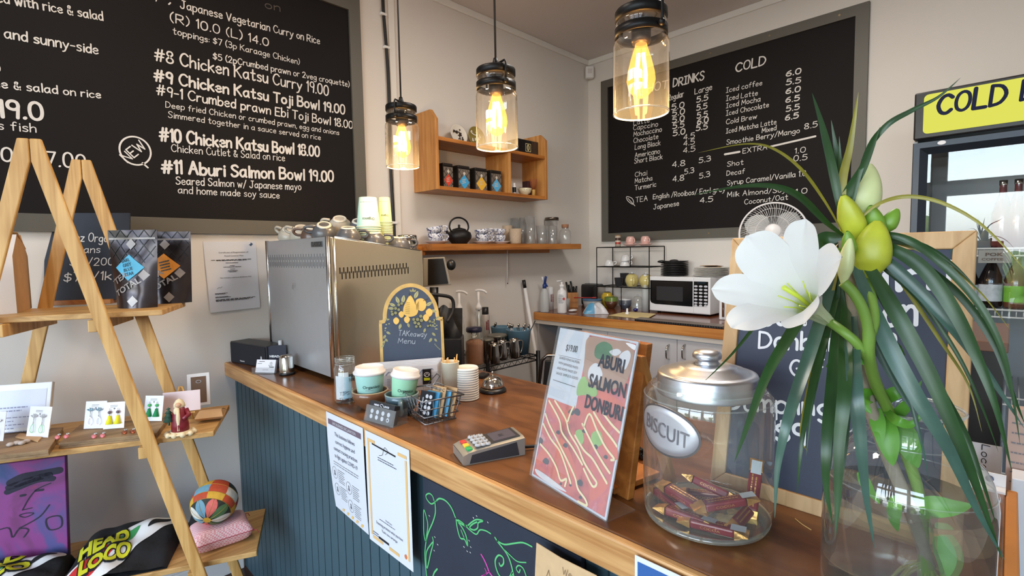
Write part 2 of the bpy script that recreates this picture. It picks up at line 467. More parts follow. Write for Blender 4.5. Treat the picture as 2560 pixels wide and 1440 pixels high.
def print_text(mb,text,p0,u,v,cap,width=None,lift=.0008,bold=0,align='L'):
    """printed lettering from Blender's built-in font, laid flat on the plane (p0, u, v)"""
    cu = bpy.data.curves.new('lettering','FONT')
    cu.body = text; cu.size = 1.0; cu.resolution_u = 3; cu.offset = bold
    ob = bpy.data.objects.new('lettering',cu)
    COL.objects.link(ob)
    dg = bpy.context.evaluated_depsgraph_get()
    me = bpy.data.meshes.new_from_object(ob.evaluated_get(dg))
    if not len(me.vertices):
        return mb
    xs = [q.co.x for q in me.vertices]
    x0,x1 = min(xs),max(xs)
    sy = cap/.70
    sx = width/(x1-x0) if width else sy
    off = {'L': 0,'C': -(x1-x0)*sx/2,'R': -(x1-x0)*sx}[align]
    p0,u,v = V(p0),V(u),V(v)
    n = u.cross(v).normalized()*lift
    mb.add([p0 + u*((q.co.x-x0)*sx+off) + v*(q.co.y*sy) + n for q in me.vertices],[tuple(p.vertices) for p in me.polygons],False)
    bpy.data.objects.remove(ob); bpy.data.curves.remove(cu); bpy.data.meshes.remove(me)
    return mb
def lines(mb,p0,u,v,w,n,pitch,t,lift=.0008,ragged=.25):       # rows of small print too fine to read
    rnd = random.Random(n*w)
    for i in range(n):
        l = w*(1-rnd.random()*ragged)
        x = 0
        while x < l:
            k = min(l-x,rnd.uniform(.03,.11)*w + .001)
            mb.flat([(x,-i*pitch),(x+k,-i*pitch),(x+k,-i*pitch+t),(x,-i*pitch+t)],p0,u,v,lift)
            x += k + .02*w
    return mb
def mapped(mb,fn,src):                          # lay a flat drawing (x, y, 0) onto a curved surface fn(x, y)
    o = len(mb.v)
    mb.v += [V(fn(p.x,p.y)) for p in src.v]
    mb.f += [[i+o for i in f] for f in src.f]; mb.m += [mb.cur]*len(src.f); mb.sm += [False]*len(src.f)
    return mb
def fine(src,L):                                 # cut a flat drawing into small facets so it can follow a curved surface
    bm = bmesh.new()
    vs = [bm.verts.new(p) for p in src.v]
    for f in src.f:
        try: bm.faces.new([vs[i] for i in f])
        except ValueError: pass
    bmesh.ops.triangulate(bm,faces=bm.faces[:])
    for q in range(4):
        es = [e for e in bm.edges if e.calc_length() > L]
        if not es: break
        bmesh.ops.subdivide_edges(bm,edges=es,cuts=1)
        bmesh.ops.triangulate(bm,faces=bm.faces[:])
    bm.verts.index_update()
    out = MB(); out.v = [p.co.copy() for p in bm.verts]; out.f = [[p.index for p in f.verts] for f in bm.faces]
    out.m = [0]*len(out.f); out.sm = [False]*len(out.f)
    bm.free()
    return out
X0,XU,XV = V((0,0,0)),V((1,0,0)),V((0,1,0))
def smooth3(P,n=6):
    return [V(p) for p in smooth_pts([tuple(p) for p in P],n)]
# ------------------------------------------------------------------ shared materials
WALL = M_('wall_paint',(222,217,212),.6,var=.03,scale=3,bump=.02)
TRIMW = M_('trim_paint',(232,230,226),.45)
CEILM = M_('ceiling_paint',(214,206,203),.7,var=.03,scale=2)
FLOORM = wood('floor_stain',(52,34,28),(88,60,48),'Y',.4,30,.05,.3)
TOPM = wood('counter_stain',(90,54,29),(128,82,46),'Y',.3,26,.22,.8,coat=.25)
BANDM = wood('band_oak',(176,124,72),(212,164,108),'Y',.45,70,.04,.4)
PANELM = M_('slate_blue_paint',(66,90,100),.5,var=.12,scale=6)
PINE = wood('pine',(186,138,72),(222,178,112),'Z',.5,50,.05,.4,knots=3.5)
PINEX = wood('pine_board',(176,132,74),(212,168,106),'X',.5,50,.05,.4)
OAKX = wood('honey_oak',(150,88,34),(192,124,58),'X',.42,40,.06,.4)
OAKZ = wood('honey_oak_upright',(172,112,54),(206,148,84),'Z',.42,40,.06,.4)
BOARDM = M_('chalkboard_black',(20,16,17),.7,0,.25,var=.25,scale=4)
FRAMEM = M_('frame_grey_paint',(92,89,82),.5,var=.05,scale=5)
CHALK = M_('white_chalk_marker',(226,222,218),.8,var=.1,scale=120)
CHALKW = M_('white_paint_marker',(238,238,244),.6)
FAINT = M_('rubbed_chalk',(96,88,80),.8)
BLACKMETAL = M_('black_metal',(28,27,28),.42,.6)
BLACKPL = M_('black_plastic',(22,22,24),.38)
RUBBER = M_('black_rubber',(25,24,26),.55)
STEEL = M_('polished_steel',(200,196,190),.12,1)
BRUSHED = M_('brushed_steel',(186,186,186),.34,1,var=.04,scale=40)
DULLALU = M_('spun_aluminium',(206,208,214),.33,1)
PAPER = M_('white_paper',(216,218,225),.7)
INK = M_('black_ink',(24,24,30),.6)
GREYINK = M_('grey_ink',(120,122,130),.7)
CERAM = M_('white_ceramic',(232,232,234),.2,coat=.4)
GLASS = thin_glass('clear_glass',(.97,.985,.98),1.0)
GLASSH = thin_glass('jar_glass',(.95,.975,.965),1.3,haze=.04)
ACRYL = thin_glass('clear_acrylic',(.95,.96,.97),1.0,haze=.05)
BLUEINK = M_('navy_print',(44,50,96),.3)
WHITEPL = M_('white_plastic',(232,232,234),.35)

# ------------------------------------------------------------------ the room shell
def struct(name,mb,m,**k):
    o = mb.build(name,m,**k)
    o['kind'] = 'structure'
    return o
struct('floor',MB().bx(XB-.1,XR+.1,YF-.1,YW+.1,-.1,0),FLOORM)
struct('ceiling',MB().bx(XB-.1,XR+.1,YF-.1,YW+.1,ZCEIL,ZCEIL+.1),CEILM)
struct('wall_left',MB().bx(XB-.1,XR+.1,YW,YW+.1,0,ZCEIL),WALL)
struct('wall_right',MB().bx(XR,XR+.1,YF-.1,YW,0,ZCEIL),WALL)
struct('wall_near',MB().bx(XB-.1,XR,YF-.1,YF,0,ZCEIL),WALL)
# shop-front wall with six real openings
w = MB()
ys = sorted({YF,YW} | {q for W in WINDOWS for q in W[:2]})
zs = sorted({0,ZCEIL} | {q for W in WINDOWS for q in W[2:]})
for i in range(len(ys)-1):
    for j in range(len(zs)-1):
        cy,cz = (ys[i]+ys[i+1])/2,(zs[j]+zs[j+1])/2
        if not any(a < cy < b and c < cz < d for a,b,c,d in WINDOWS):
            w.bx(XB-.1,XB,ys[i],ys[i+1],zs[j],zs[j+1])
struct('wall_shopfront',w,TRIMW)
for k,(a,b,c,d) in enumerate(WINDOWS):
    w = MB()
    t = .035
    w.bx(XB-.07,XB+.012,a,b,c,c+t).bx(XB-.07,XB+.012,a,b,d-t,d).bx(XB-.07,XB+.012,a,a+t,c,d).bx(XB-.07,XB+.012,b-t,b,c,d)
    o = struct('window_%d' % (k+1),w,TRIMW)
    MB().add([(XB-.03,a+t,c+t),(XB-.03,b-t,c+t),(XB-.03,b-t,d-t),(XB-.03,a+t,d-t)],[(0,1,2,3)]).build('pane',GLASS,o)
# what the windows look out on: a pavement and clipped shrubs across it (seen only in reflections)
struct('ground_outside',MB().bx(XB-12,XB-.1,-9,9,-.2,-.05),M_('asphalt',(120,120,122),.9))
LEAFM = M_('hedge_leaf',(86,112,52),.6,var=.5,scale=14)
for (y,h,r) in ((-4.2,1.5,.5),(-2.2,1.3,.5),(-.4,1.1,.45),(1.4,1.7,.45),(3.2,1.2,.5),(5.2,1.6,.6)):
    rnd = random.Random(y)
    m = MB()
    for q in range(26):
        c = V((XB-4.2+rnd.uniform(-.4,.4),y+rnd.uniform(-r,r),max(.1,h*rnd.random())))
        m.ball(c,rnd.uniform(.16,.3),8,6)
    tag(m.build('shrub',LEAFM),'green shrub across the pavement outside the shop window','shrub','shrubs outside the shop')

# cornices and cover strips
q = ox(1470,166)
zc = q.z
struct('trim_1',MB().bx(XB,XR,YW-.014,YW,zc,ZCEIL),TRIMW,bevel=.004)
struct('trim_2',MB().bx(XR-.014,XR,YF,YW,zc,ZCEIL),TRIMW,bevel=.004)
p = oy(984,300)
struct('trim_3',MB().bx(p.x-.016,p.x+.022,YW-.009,YW,0,zc),TRIMW,bevel=.003)
struct('baseboard_left',MB().bx(XB,.68,YW-.014,YW,0,.09),TRIMW,bevel=.004)

# black power cable clipped to the left wall, running into the trim
def wallL(x,y,off=.0):
    p_ = oy(x,y,YW-off); return p_
pw = thing('power_cable','thick black power cable clipped down the wall beside the white cover strip','cable',wallL(975,300,.012))
pts = smooth3([wallL(x,y,.013) for x,y in ((957,-30),(958,20),(962,70),(966,120),(971,200),(974,300),(977,420),(981,500),(986,590),(988,640))],4)
MB().tube(pts,.0085,8).build('cable',RUBBER,pw)
for x,y in ((966.5,119),(957.5,36),(985,557)):
    c = wallL(x,y,.012)
    MB().box(c,(.034,.022,.014)).build('cable_clip',WHITEPL,pw,bevel=.003)

# motion sensor high in the corner
q = od(1470,182,3.9)
q = V((XR-.045,YW-.045,hz((XR-.045,YW-.045),182)))
sn = thing('motion_sensor','small white motion sensor high in the corner under the cornice','sensor',q)
R = Matrix.Rotation(-3*PI/4,3,'Z')
MB().box(q,(.05,.062,.088),M=Matrix.Rotation(PI/4,3,'Z')).build('housing',WHITEPL,sn,bevel=.008)
n = V((-1,-1,0)).normalized(); u = V((1,-1,0)).normalized()
c = q + n*.0262
MB().prism([(-.018,-.012),(.018,-.012),(.018,.024),(-.018,.024)],c,u,V((0,0,1)),.004).build('lens',M_('frosted_lens',(214,210,210),.3),sn)

# ------------------------------------------------------------------ wall chalkboards
def board_on_wall(name,label,outer,inner,plane,thick,rootloc):
    """outer / inner: four points each, on the wall"""
    t = thing(name,label,'chalkboard',rootloc)
    n = plane
    fr = MB()
    for i in range(4):
        j = (i+1) % 4
        fr.slab([outer[i]+n*thick,outer[j]+n*thick,inner[j]+n*thick,inner[i]+n*thick],n,thick)
    fr.build('frame',FRAMEM,t)
    MB().slab([q_+n*thick*.45 for q_ in inner],n,thick*.45).build('board',BOARDM,t)
    return t
nL = V((0,-1,0)); nR = V((-1,0,0)); UP = V((0,0,1))
# big menu board on the left wall
T = .022
xr = oy(908,240,YW-T).x; zb = oy(500,583.8,YW-T).z; xl = -.75; zt = 2.70
fw = .085
xi = oy(883,300,YW-T).x; zi = oy(500,546.5,YW-T).z
mc = board_on_wall('menu_chalkboard','huge grey-framed black menu chalkboard listing rice bowls on the left wall',[V((xl,YW,zb)),V((xr,YW,zb)),V((xr,YW,zt)),V((xl,YW,zt))],
                   [V((xl+fw,YW,zi)),V((xi,YW,zi)),V((xi,YW,zt-fw)),V((xl+fw,YW,zt-fw))],nL,T,V((xl,YW,zb)))
YB = YW - T*.45
def chalk_wall(mb,text,a,b,cap,w=.11,org=(0,0),s=1.0,plane='L',jit=.25,fit=True):
    (x0,y0),(x1,y1) = a,b
    x0,y0,x1,y1 = org[0]+x0/s,org[1]+y0/s,org[0]+x1/s,org[1]+y1/s
    cap = cap/s
    on = (lambda x,y: oy(x,y,YB)) if plane == 'L' else (lambda x,y: ox(x,y,XBD))
    p0,p1,pt = on(x0,y0),on(x1,y1),on(x0,y0-cap)
    u = (p1-p0); L_ = u.length; u.normalize()
    v = UP - u*UP.dot(u); v.normalize()
    hand(mb,text,p0,u,v,L_,abs(pt.z-p0.z),w,jit=jit)
m = MB()
Z2 = dict(org=(280,0),s=2.572)
for text,a,b,cap,w_ in (
    ('Japanese Vegetarian Curry on Rice',(440,52),(1335,285),52,.11),('(R) 10.0 (L) 14.0',(375,138),(1005,298),56,.11),('toppings: $7 (3p Karaage Chicken)',(392,218),(1205,415),40,.11),
    ('$5 (2pCrumbed prawn or 2veg croquette)',(650,380),(1525,560),40,.12),('#8 Chicken Katsu Curry 19.00',(275,388),(1390,615),78,.11),('#9 Chicken Katsu Toji Bowl 19.00',(272,520),(1495,735),72,.15),
    ('#9-1 Crumbed prawn Ebi Toji Bowl 18.00',(287,608),(1545,828),62,.12),('Deep fried Chicken or crumbed prawn, egg and onions',(345,690),(1458,868),38,.1),('Simmered together in a sauce served on rice',(362,755),(1340,900),38,.1),
    ('#10 Chicken Katsu Bowl 18.00',(308,905),(1332,1008),78,.15),('Chicken Cutlet & Salad on rice',(382,975),(1110,1035),48,.09),('#11 Aburi Salmon Bowl 19.00',(322,1110),(1422,1168),80,.15),
    ('Seared Salmon w/ Japanese mayo',(412,1185),(1215,1222),50,.1),('and home made soy sauce',(425,1242),(1075,1275),45,.1),(',',(362,20),(375,24),60,.12),('/',(282,4),(300,8),40,.12)):
    chalk_wall(m,text,a,b,cap,w_*1.2,**Z2)
Z1 = dict(org=(0,0),s=3)
for text,a,b,cap,w_ in (('eed with rice & salad',(-75,5),(772,155),72,.12),('and sunny-side',(35,282),(735,408),75,.12),('rice & salad on rice',(-120,645),(755,738),62,.13),('$19.0',(-150,868),(322,900),130,.16),
                            ("it's fish",(-130,962),(270,992),66,.11),(')',(-30,545),(0,550),70,.1),('10.0',(-190,1190),(90,1212),100,.13),('7.00',(345,1245),(640,1262),105,.11)):
    chalk_wall(m,text,a,b,cap,w_*1.15,**Z1)
# NEW speech bubble
def onL(x,y): return oy(280+x/2.572,y/2.572,YB)
c = onL(150,970); rx = abs(onL(248,970).x-c.x); ry = abs(onL(150,880).z-c.z)
u = V((1,0,0))
m.ribbon([(rx*math.cos(2*PI*k/40),ry*math.sin(2*PI*k/40)) for k in range(40)],.006,c,u,UP,.0012,closed=True)
a,b,d = onL(196,1048),onL(230,1078),onL(224,1062)
m.ribbon([(a.x-c.x,a.z-c.z),(b.x-c.x,b.z-c.z)],.006,c,u,UP,.0012)
p0,p1 = onL(100,1045),onL(222,952)
u2 = (p1-p0).normalized()
hand(m,'NEW',p0,u2,nL.cross(u2)*-1 if nL.cross(u2).z < 0 else nL.cross(u2),(p1-p0).length,abs(onL(100,970).z-onL(100,1030).z),.12)
m.build('lettering',CHALK,mc)
m = MB()
chalk_wall(m,'on',(985,50),(1080,75),48,.12,**Z2)
m.build('rubbed_lettering',FAINT,mc)

# drinks board on the right wall
T = .022
XT,XBD = XR-T,XR-T*.45
def on2(x,y): return ox(x,y,XT)
yl,yr2 = on2(1503,400).y,on2(2168,204).y
zt,zb = on2(1501,204.5).z,on2(1670,598.2).z
yli,yri = on2(1519,400).y,on2(2134,207).y
zti,zbi = on2(2137,40).z,on2(1680,575.8).z
dc = board_on_wall('drinks_chalkboard','grey-framed black drinks chalkboard with prices on the right wall',[V((XR,yl,zb)),V((XR,yr2,zb)),V((XR,yr2,zt)),V((XR,yl,zt))],
                   [V((XR,yli,zbi)),V((XR,yri,zbi)),V((XR,yri,zti)),V((XR,yli,zti))],nR,T,V((XR,yl,zb)))
SCREWM = M_('brass_screw',(150,130,100),.35,.8)
for k in range(5):                                # screw heads in the frame
    for z in ((zt+zti)/2,(zb+zbi)/2):
        MB().disc(V((XT,yl+(yr2-yl)*(.08+.21*k),z)),V((0,-1,0)),UP,.006,10,.001).build('screw',SCREWM,dc)
m = MB()
ZR = dict(org=(1480,0),s=2.4,plane='R')
rows = [('HOT',(330,556),(455,528),58,.12),('DRINKS',(487,522),(670,478),60,.15),('COLD',(862,432),(1040,388),66,.13),('Regular',(458,606),(550,580),44,.11),('Large',(617,566),(720,537),42,.11)]
for t_,x0,y0,x1,y1 in (('5.0',478,660,552,643),('5.0',482,698,555,682),('5.0',482,738,553,724),('5.5',485,774,552,762),('5.0',487,817,558,802),('5.5',628,616,695,600),('5.5',628,664,690,650),('5.5',630,711,692,699),
                           ('6.0',632,746,697,732),('5.5',625,786,692,774),('6.0',1165,459,1252,440),('5.5',1165,511,1250,497),('6.0',1163,563,1248,548),('6.5',1162,616,1243,602),('5.5',1165,671,1243,656),('6.5',1160,723,1238,706)):
    rows.append((t_,(x0,y0),(x1,y1),40,.17))
for t_,x0,y0,x1,y1 in (('4.5',550,839,615,827),('4.5',550,876,615,864),('4.5',548,918,618,906),('4.8',482,1004,558,993),('5.3',642,978,712,966),('5.3',555,1046,612,1036),('4.8',485,1091,552,1081),('5.3',645,1071,708,1059),
                           ('8.5',1275,776,1352,759),('1.0',1217,921,1280,912),('0.5',1210,968,1290,958),('1.0',1222,1166,1290,1158),('4.5',648,1217,725,1209)):
    rows.append((t_,(x0,y0),(x1,y1),40,.12))
for t_,x0,y0,x1,y1 in (('Latte',250,752,345,732),('Capccino',248,782,395,757),('Mochaccino',250,819,418,789),('Chocolate',250,859,397,832),('Long Black',258,898,410,870),('Americano',258,946,407,919),
                           ('Short Black',255,981,422,953),('Chai',258,1061,330,1050),('Matcha',258,1099,362,1081),('Turmeric',258,1141,385,1119),('TEA',263,1214,333,1203),('English /Rooibos/ Earl grey',367,1195,800,1147),('Japanese',370,1256,522,1233),
                           ('Iced coffee',805,556,1020,510),('Iced Latte',805,606,993,571),('Iced Mocha',805,649,1010,608),('Iced Chocolate',805,694,1060,642),('Cold Brew',805,746,988,711),('Iced Matcha Latte',805,801,1105,744),('Mixed',1020,797,1105,780),
                           ('Smoothie Berry/Mango',808,869,1245,797),('EXTRA',905,921,1050,896),('Shot',812,999,908,986),('Decaf',808,1054,915,1041),('Syrup Caramel/Vanilla 1.0',812,1111,1282,1054),('Milk Almond/Soy',812,1183,1165,1150),('Coconut/Oat',915,1226,1175,1196)):
    rows.append((t_,(x0,y0),(x1,y1),36,.11))
for t_,a,b,cap,w_ in rows:
    chalk_wall(m,t_,a,b,cap*.78,w_*1.15,**ZR)
def onR(x,y): return ox(1480+x/2.4,y/2.4,XBD)
uR = V((0,-1,0))
for (a,b,hh) in (((798,926),(885,911),.013),((1070,880),(1340,818),.011)):
    p0,p1 = onR(*a),onR(*b)
    m.ribbon([(0,0),(p0.y-p1.y,p1.z-p0.z)],hh,p0,uR,UP,.0012)
c = onR(208,1180); q = onR(258,1235)
lf = [((c.y-onR(x,y).y),onR(x,y).z-c.z) for x,y in ((208,1180),(238,1188),(250,1210),(246,1226),(228,1216),(212,1200),(208,1180))]
m.ribbon(smooth_pts(lf,3),.005,c,uR,UP,.0012)
m.ribbon([(c.y-q.y,q.z-c.z),(c.y-onR(216,1190).y,onR(216,1190).z-c.z)],.005,c,uR,UP,.0012)
m.build('lettering',CHALK,dc)

# ------------------------------------------------------------------ pendant lamps over the counter
PENDGL = thin_glass('pendant_glass',(.975,.955,.91),1.5,haze=.02)
AMBER,_nt,_b = newmat('amber_bulb_glass')
_nt.nodes.remove(_b)
_t = _nt.nodes.new('ShaderNodeBsdfTransparent'); _t.inputs[0].default_value = (1,.84,.6,1)
_e = _nt.nodes.new('ShaderNodeEmission'); _e.inputs[0].default_value = (*lin((255,176,80)),1); _e.inputs[1].default_value = .8
_a = _nt.nodes.new('ShaderNodeAddShader'); _nt.links.new(_t.outputs[0],_a.inputs[0]); _nt.links.new(_e.outputs[0],_a.inputs[1]); _nt.links.new(_a.outputs[0],_nt.nodes['Material Output'].inputs[0])
FILAM = emitter('filament',(255,214,140),16.0)
BRASS = M_('brass',(190,140,70),.25,.9)
def pendant(P,label,lit_socket=False,rz=0):
    """P = centre of the bottom rim; glass 12 cm wide, 15.5 cm tall"""
    t = thing('pendant_lamp',label,'lamp',P,rz,'mason jar pendant lamps')
    k = dict(world=False)
    MB().lathe([(.058,0),(.060,.004),(.060,.143),(.0585,.152),(.052,.159),(.050,.163),(.050,.186),(.0535,.190),(.0535,.195),(.050,.199),(.048,.205)],seg=48).build('glass_shade',PENDGL,t,**k)
    MB().lathe([(.0578,-.0005),(.0605,0),(.0605,.003),(.0578,.003),(.0578,-.0005)],seg=48).build('glass_rim',thin_glass('rim_glass',(.95,.93,.88),2.5,haze=.25),t,**k)
    MB().lathe([(.0535,.163),(.0565,.163),(.0565,.182),(.0535,.182),(.0535,.163)],seg=40).build('band',BLACKMETAL,t,**k)
    MB().lathe([(0,.224),(.02,.224),(.054,.220),(.056,.217),(.056,.201),(.05,.199),(0,.199)],seg=40).build('cap',BLACKMETAL,t,**k)
    MB().lathe([(0,.15),(.019,.15),(.021,.156),(.021,.200),(0,.200)],seg=24).build('socket',M_('dark_bronze',(70,60,48),.4,.7),t,**k)
    w_ = MB()
    w_.tube([(.0,-.062,.172),(.0,-.0635,.185),(.0,-.0635,.226),(.0,-.058,.236),(.0,-.02,.236),(.0,0,.234),(.0,.02,.231),(.0,.055,.228),(.0,.0635,.220),(.0,.0635,.172)],.003,8)
    w_.ball((0,-.0625,.172),.0075,10,6).ball((0,.0625,.172),.0075,10,6)
    w_.build('wire_bail',BLACKMETAL,t,**k)
    MB().lathe([(0,.252),(.006,.251),(.008,.242),(.010,.234),(.010,.224),(0,.224)],seg=16).build('cord_grip',BLACKMETAL,t,**k)
    MB().cyl((0,0,.25),(0,0,ZCEIL-P.z),.0032,8).build('cord',RUBBER,t,**k)
    b = MB().lathe([(.012,.152),(.014,.142),(.022,.118),(.029,.09),(.031,.072),(.027,.052),(.016,.040),(.004,.034),(0,.033)],seg=24).build('bulb',AMBER,t,**k)
    f = MB()
    for q in range(4):
        a_ = q*PI/2
        f.tube([(.012*math.cos(a_),.012*math.sin(a_),.058),(.014*math.cos(a_),.014*math.sin(a_),.085),(.007*math.cos(a_),.007*math.sin(a_),.128)],.0042,6)
    f.build('filament',FILAM,b,**k)
    d = bpy.data.lights.new('lamp_light','POINT'); d.energy = 5; d.color = (1,.62,.26); d.shadow_soft_size = .028
    o = bpy.data.objects.new('lamp_light',d); COL.objects.link(o); o.parent = t; o.location = (0,0,.02)
    if lit_socket:
        MB().lathe([(0,.252),(.013,.252),(.014,.262),(.013,.287),(0,.288)],seg=16).build('socket_collar',BRASS,t,**k)
    return t
pendant(V((1.055,1.60,hz((1.055,1.6),418))),'smallest-looking glass jar pendant lamp, hanging before the black wall cable',rz=2.2)
pendant(V((1.02,1.062,hz((1.02,1.062),370))),'middle glass jar pendant lamp, hanging before the wooden wall shelf',rz=2.2+PI/5)
pendant(V((1.01,.592,hz((1.01,.592),285))),'largest-looking glass jar pendant lamp, hanging before the drinks chalkboard',True,rz=-.3)
# a track spot whose tip shows at the top edge
q = od(1690,-8,1.6)
ts = thing('ceiling_spotlight','dark spotlight tip poking into the top edge right of the lamps','lamp',q)
MB().cyl(q + V((.02,-.03,.01)),q + V((-.05,.06,.06)),.02,16).build('lamp_head',BLACKMETAL,ts)
MB().cyl(q + V((-.015,.015,.035)),V((q.x-.015,q.y+.015,ZCEIL)),.006,8).build('stem',BLACKMETAL,ts)
# ------------------------------------------------------------------ A-frame display shelf by the left wall
SE = V((.411,.912,0)).normalized()             # towards the wall
SS = V((SE.y,-SE.x,0))                          # along the shelves, to the right
SO = V((.607,2.037,0))
def sp(s_,e_,z): return SO + SS*s_ + SE*e_ + V((0,0,z))
APEX,SC0 = 1.725,-.439
ds = thing('display_shelf','pine A-frame shelf with three boards standing by the left wall','shelf',sp(SC0,-.15,0))
q = onp(62,343,sp(0,-.34,0),SE)
ENEAR = -.335
def leg(side,e0,th):
    w_ = .052
    tz = APEX
    a0 = SC0 + side*.001; f0 = SC0 + side*(.432 if side > 0 or e0 > -.1 else .468)
    dx = side*w_*1.06
    poly = [(a0,tz),(a0 + side*.025,tz),(f0 + side*.017,0),(f0 - side*.017,0),(a0,tz-.062)]
    if side < 0:
        poly = poly[::-1]
    n = -SE
    return MB().slab([sp(a,e0,z) for a,z in poly],n,th)
for e0 in (ENEAR,-.012):
    for side in (-1,1):
        leg(side,e0,.011).build('leg',PINE,ds,bevel=.003)
for half,zt,e0,e1 in ((.27,1.236,-.288,.0),(.39,.843,-.305,.0),(.493,.422,-.305,.0)):
    MB().slab([sp(SC0-half,e0,zt),sp(SC0+half,e0,zt),sp(SC0+half,e1,zt),sp(SC0-half,e1,zt)],UP,.017).build('shelf_board',PINEX,ds,bevel=.002)
    lh = .432*(1-(zt-.02)/APEX)
    for sd in (-1,1):
        c = SC0 + sd*(lh-.022)
        MB().slab([sp(c-.011,ENEAR+.012,zt-.018),sp(c+.011,ENEAR+.012,zt-.018),sp(c+.011,-.013,zt-.018),sp(c-.011,-.013,zt-.018)],UP,.035).build('crossbar',PINE,ds,bevel=.002)
Z1s,Z2s,Z3s = 1.2362,.8432,.4222

# coffee bag
KRAFT = M_('kraft_paper',(196,156,112),.75,var=.12,scale=30,bump=.1)
BAGW = M_('white_bag_paper',(222,220,222),.6,var=.06,scale=15,bump=.15)
fr = oz(43,783,Z1s); bk = oz(80,770,Z1s); fl = oz(-70,792,Z1s)
e_ = (bk-fr); s_ = (fl-fr)
ztop = hz(fr + e_*.5,587)
cb = thing('coffee_bag','white and kraft paper coffee bag folded shut at the left of the top shelf','bag',(fr+fl)/2)
def bagp(s1,e1,t):
    k = 1 if t < .72 else 1-(t-.72)/.28*.75
    return fr + s_*s1 + e_*(.5 + (e1-.5)*k) + V((0,0,(ztop-Z1s)*t))
def lod(a,b): return [0,.25,.5,.72,.86,1]
m = MB()
def side_(f): return m.add([f(a/4,t) for t in (0,.2,.45,.72,.86,1) for a in range(5)],[(j*5+i,j*5+i+1,j*5+i+6,j*5+i+5) for j in range(5) for i in range(4)],True)
m.mat(0); side_(lambda a,t: bagp(a,0,t) + V((0,0,0)) - e_.normalized()*.004*math.sin(PI*a)*math.sin(PI*t)); side_(lambda a,t: bagp(a,1,t))
m.mat(1); side_(lambda a,t: bagp(0,a,t) + s_.normalized()*.006*math.sin(PI*a)*t); side_(lambda a,t: bagp(1,a,t))
m.build('bag_body',[BAGW,KRAFT],cb)
a0,a1 = bagp(0,.5,1),bagp(1,.5,1)
MB().slab([bagp(.0,.3,1.0)+V((0,0,.008)),bagp(1,.3,1.0)+V((0,0,.008)),bagp(1,.95,.82)+e_.normalized()*.02,bagp(0,.95,.82)+e_.normalized()*.02],(e_ + V((0,0,.05))),.004).build('folded_top',KRAFT,cb)
m = MB(); m.flat([(0,0),(.035,0),(.035,.06),(0,.06)],bagp(.97,0,.12)-e_.normalized()*.009,-s_.normalized(),UP,0)
m.build('label',M_('green_print',(120,170,140),.6),cb)

# slate sign on a wooden foot
SLATE = M_('slate_sign',(38,42,54),.7,var=.2,scale=12)
bl,br = oz(107,764,Z1s),oz(322,757,Z1s)
u = (br-bl).normalized(); bkd = UP.cross(u)
W_ = (br-bl).length
hs = hz((bl+br)/2,538) - Z1s
top = V((0,0,hs)) + bkd*.045
n = u.cross(top).normalized(); v = top.normalized()
sg = thing('chalkboard_sign','small slate price sign on a wooden foot behind the tea pouches','sign',(bl+br)/2)
b0 = bl + V((0,0,.012)) + bkd*.004
MB().slab([b0,b0+u*W_,b0+u*W_+top,b0+top],n,.006).build('board',SLATE,sg,bevel=.001)
MB().box((bl+br)/2 - u*.02 + V((0,0,.008)) + bkd*.01,(W_*.78,.05,.016),M=Matrix((u,bkd,UP)).transposed()).build('foot',OAKX,sg,bevel=.002)
m = MB()
def onsg(x,y): return onp(x,y,b0,n)
for t_,a,b,c in (('Topz Organic',(160,602),(300,606),20),('beans',(180,632),(250,632),17),('$12/200g',(175,665),(300,662),18),('$72/1kg',(160,705),(300,697),21)):
    p0,p1 = onsg(*a),onsg(*b)
    hand(m,t_,p0,(p1-p0).normalized(),v,(p1-p0).length,(onsg(a[0],a[1]-c)-p0).length,.12)
m.build('lettering',CHALK,sg)

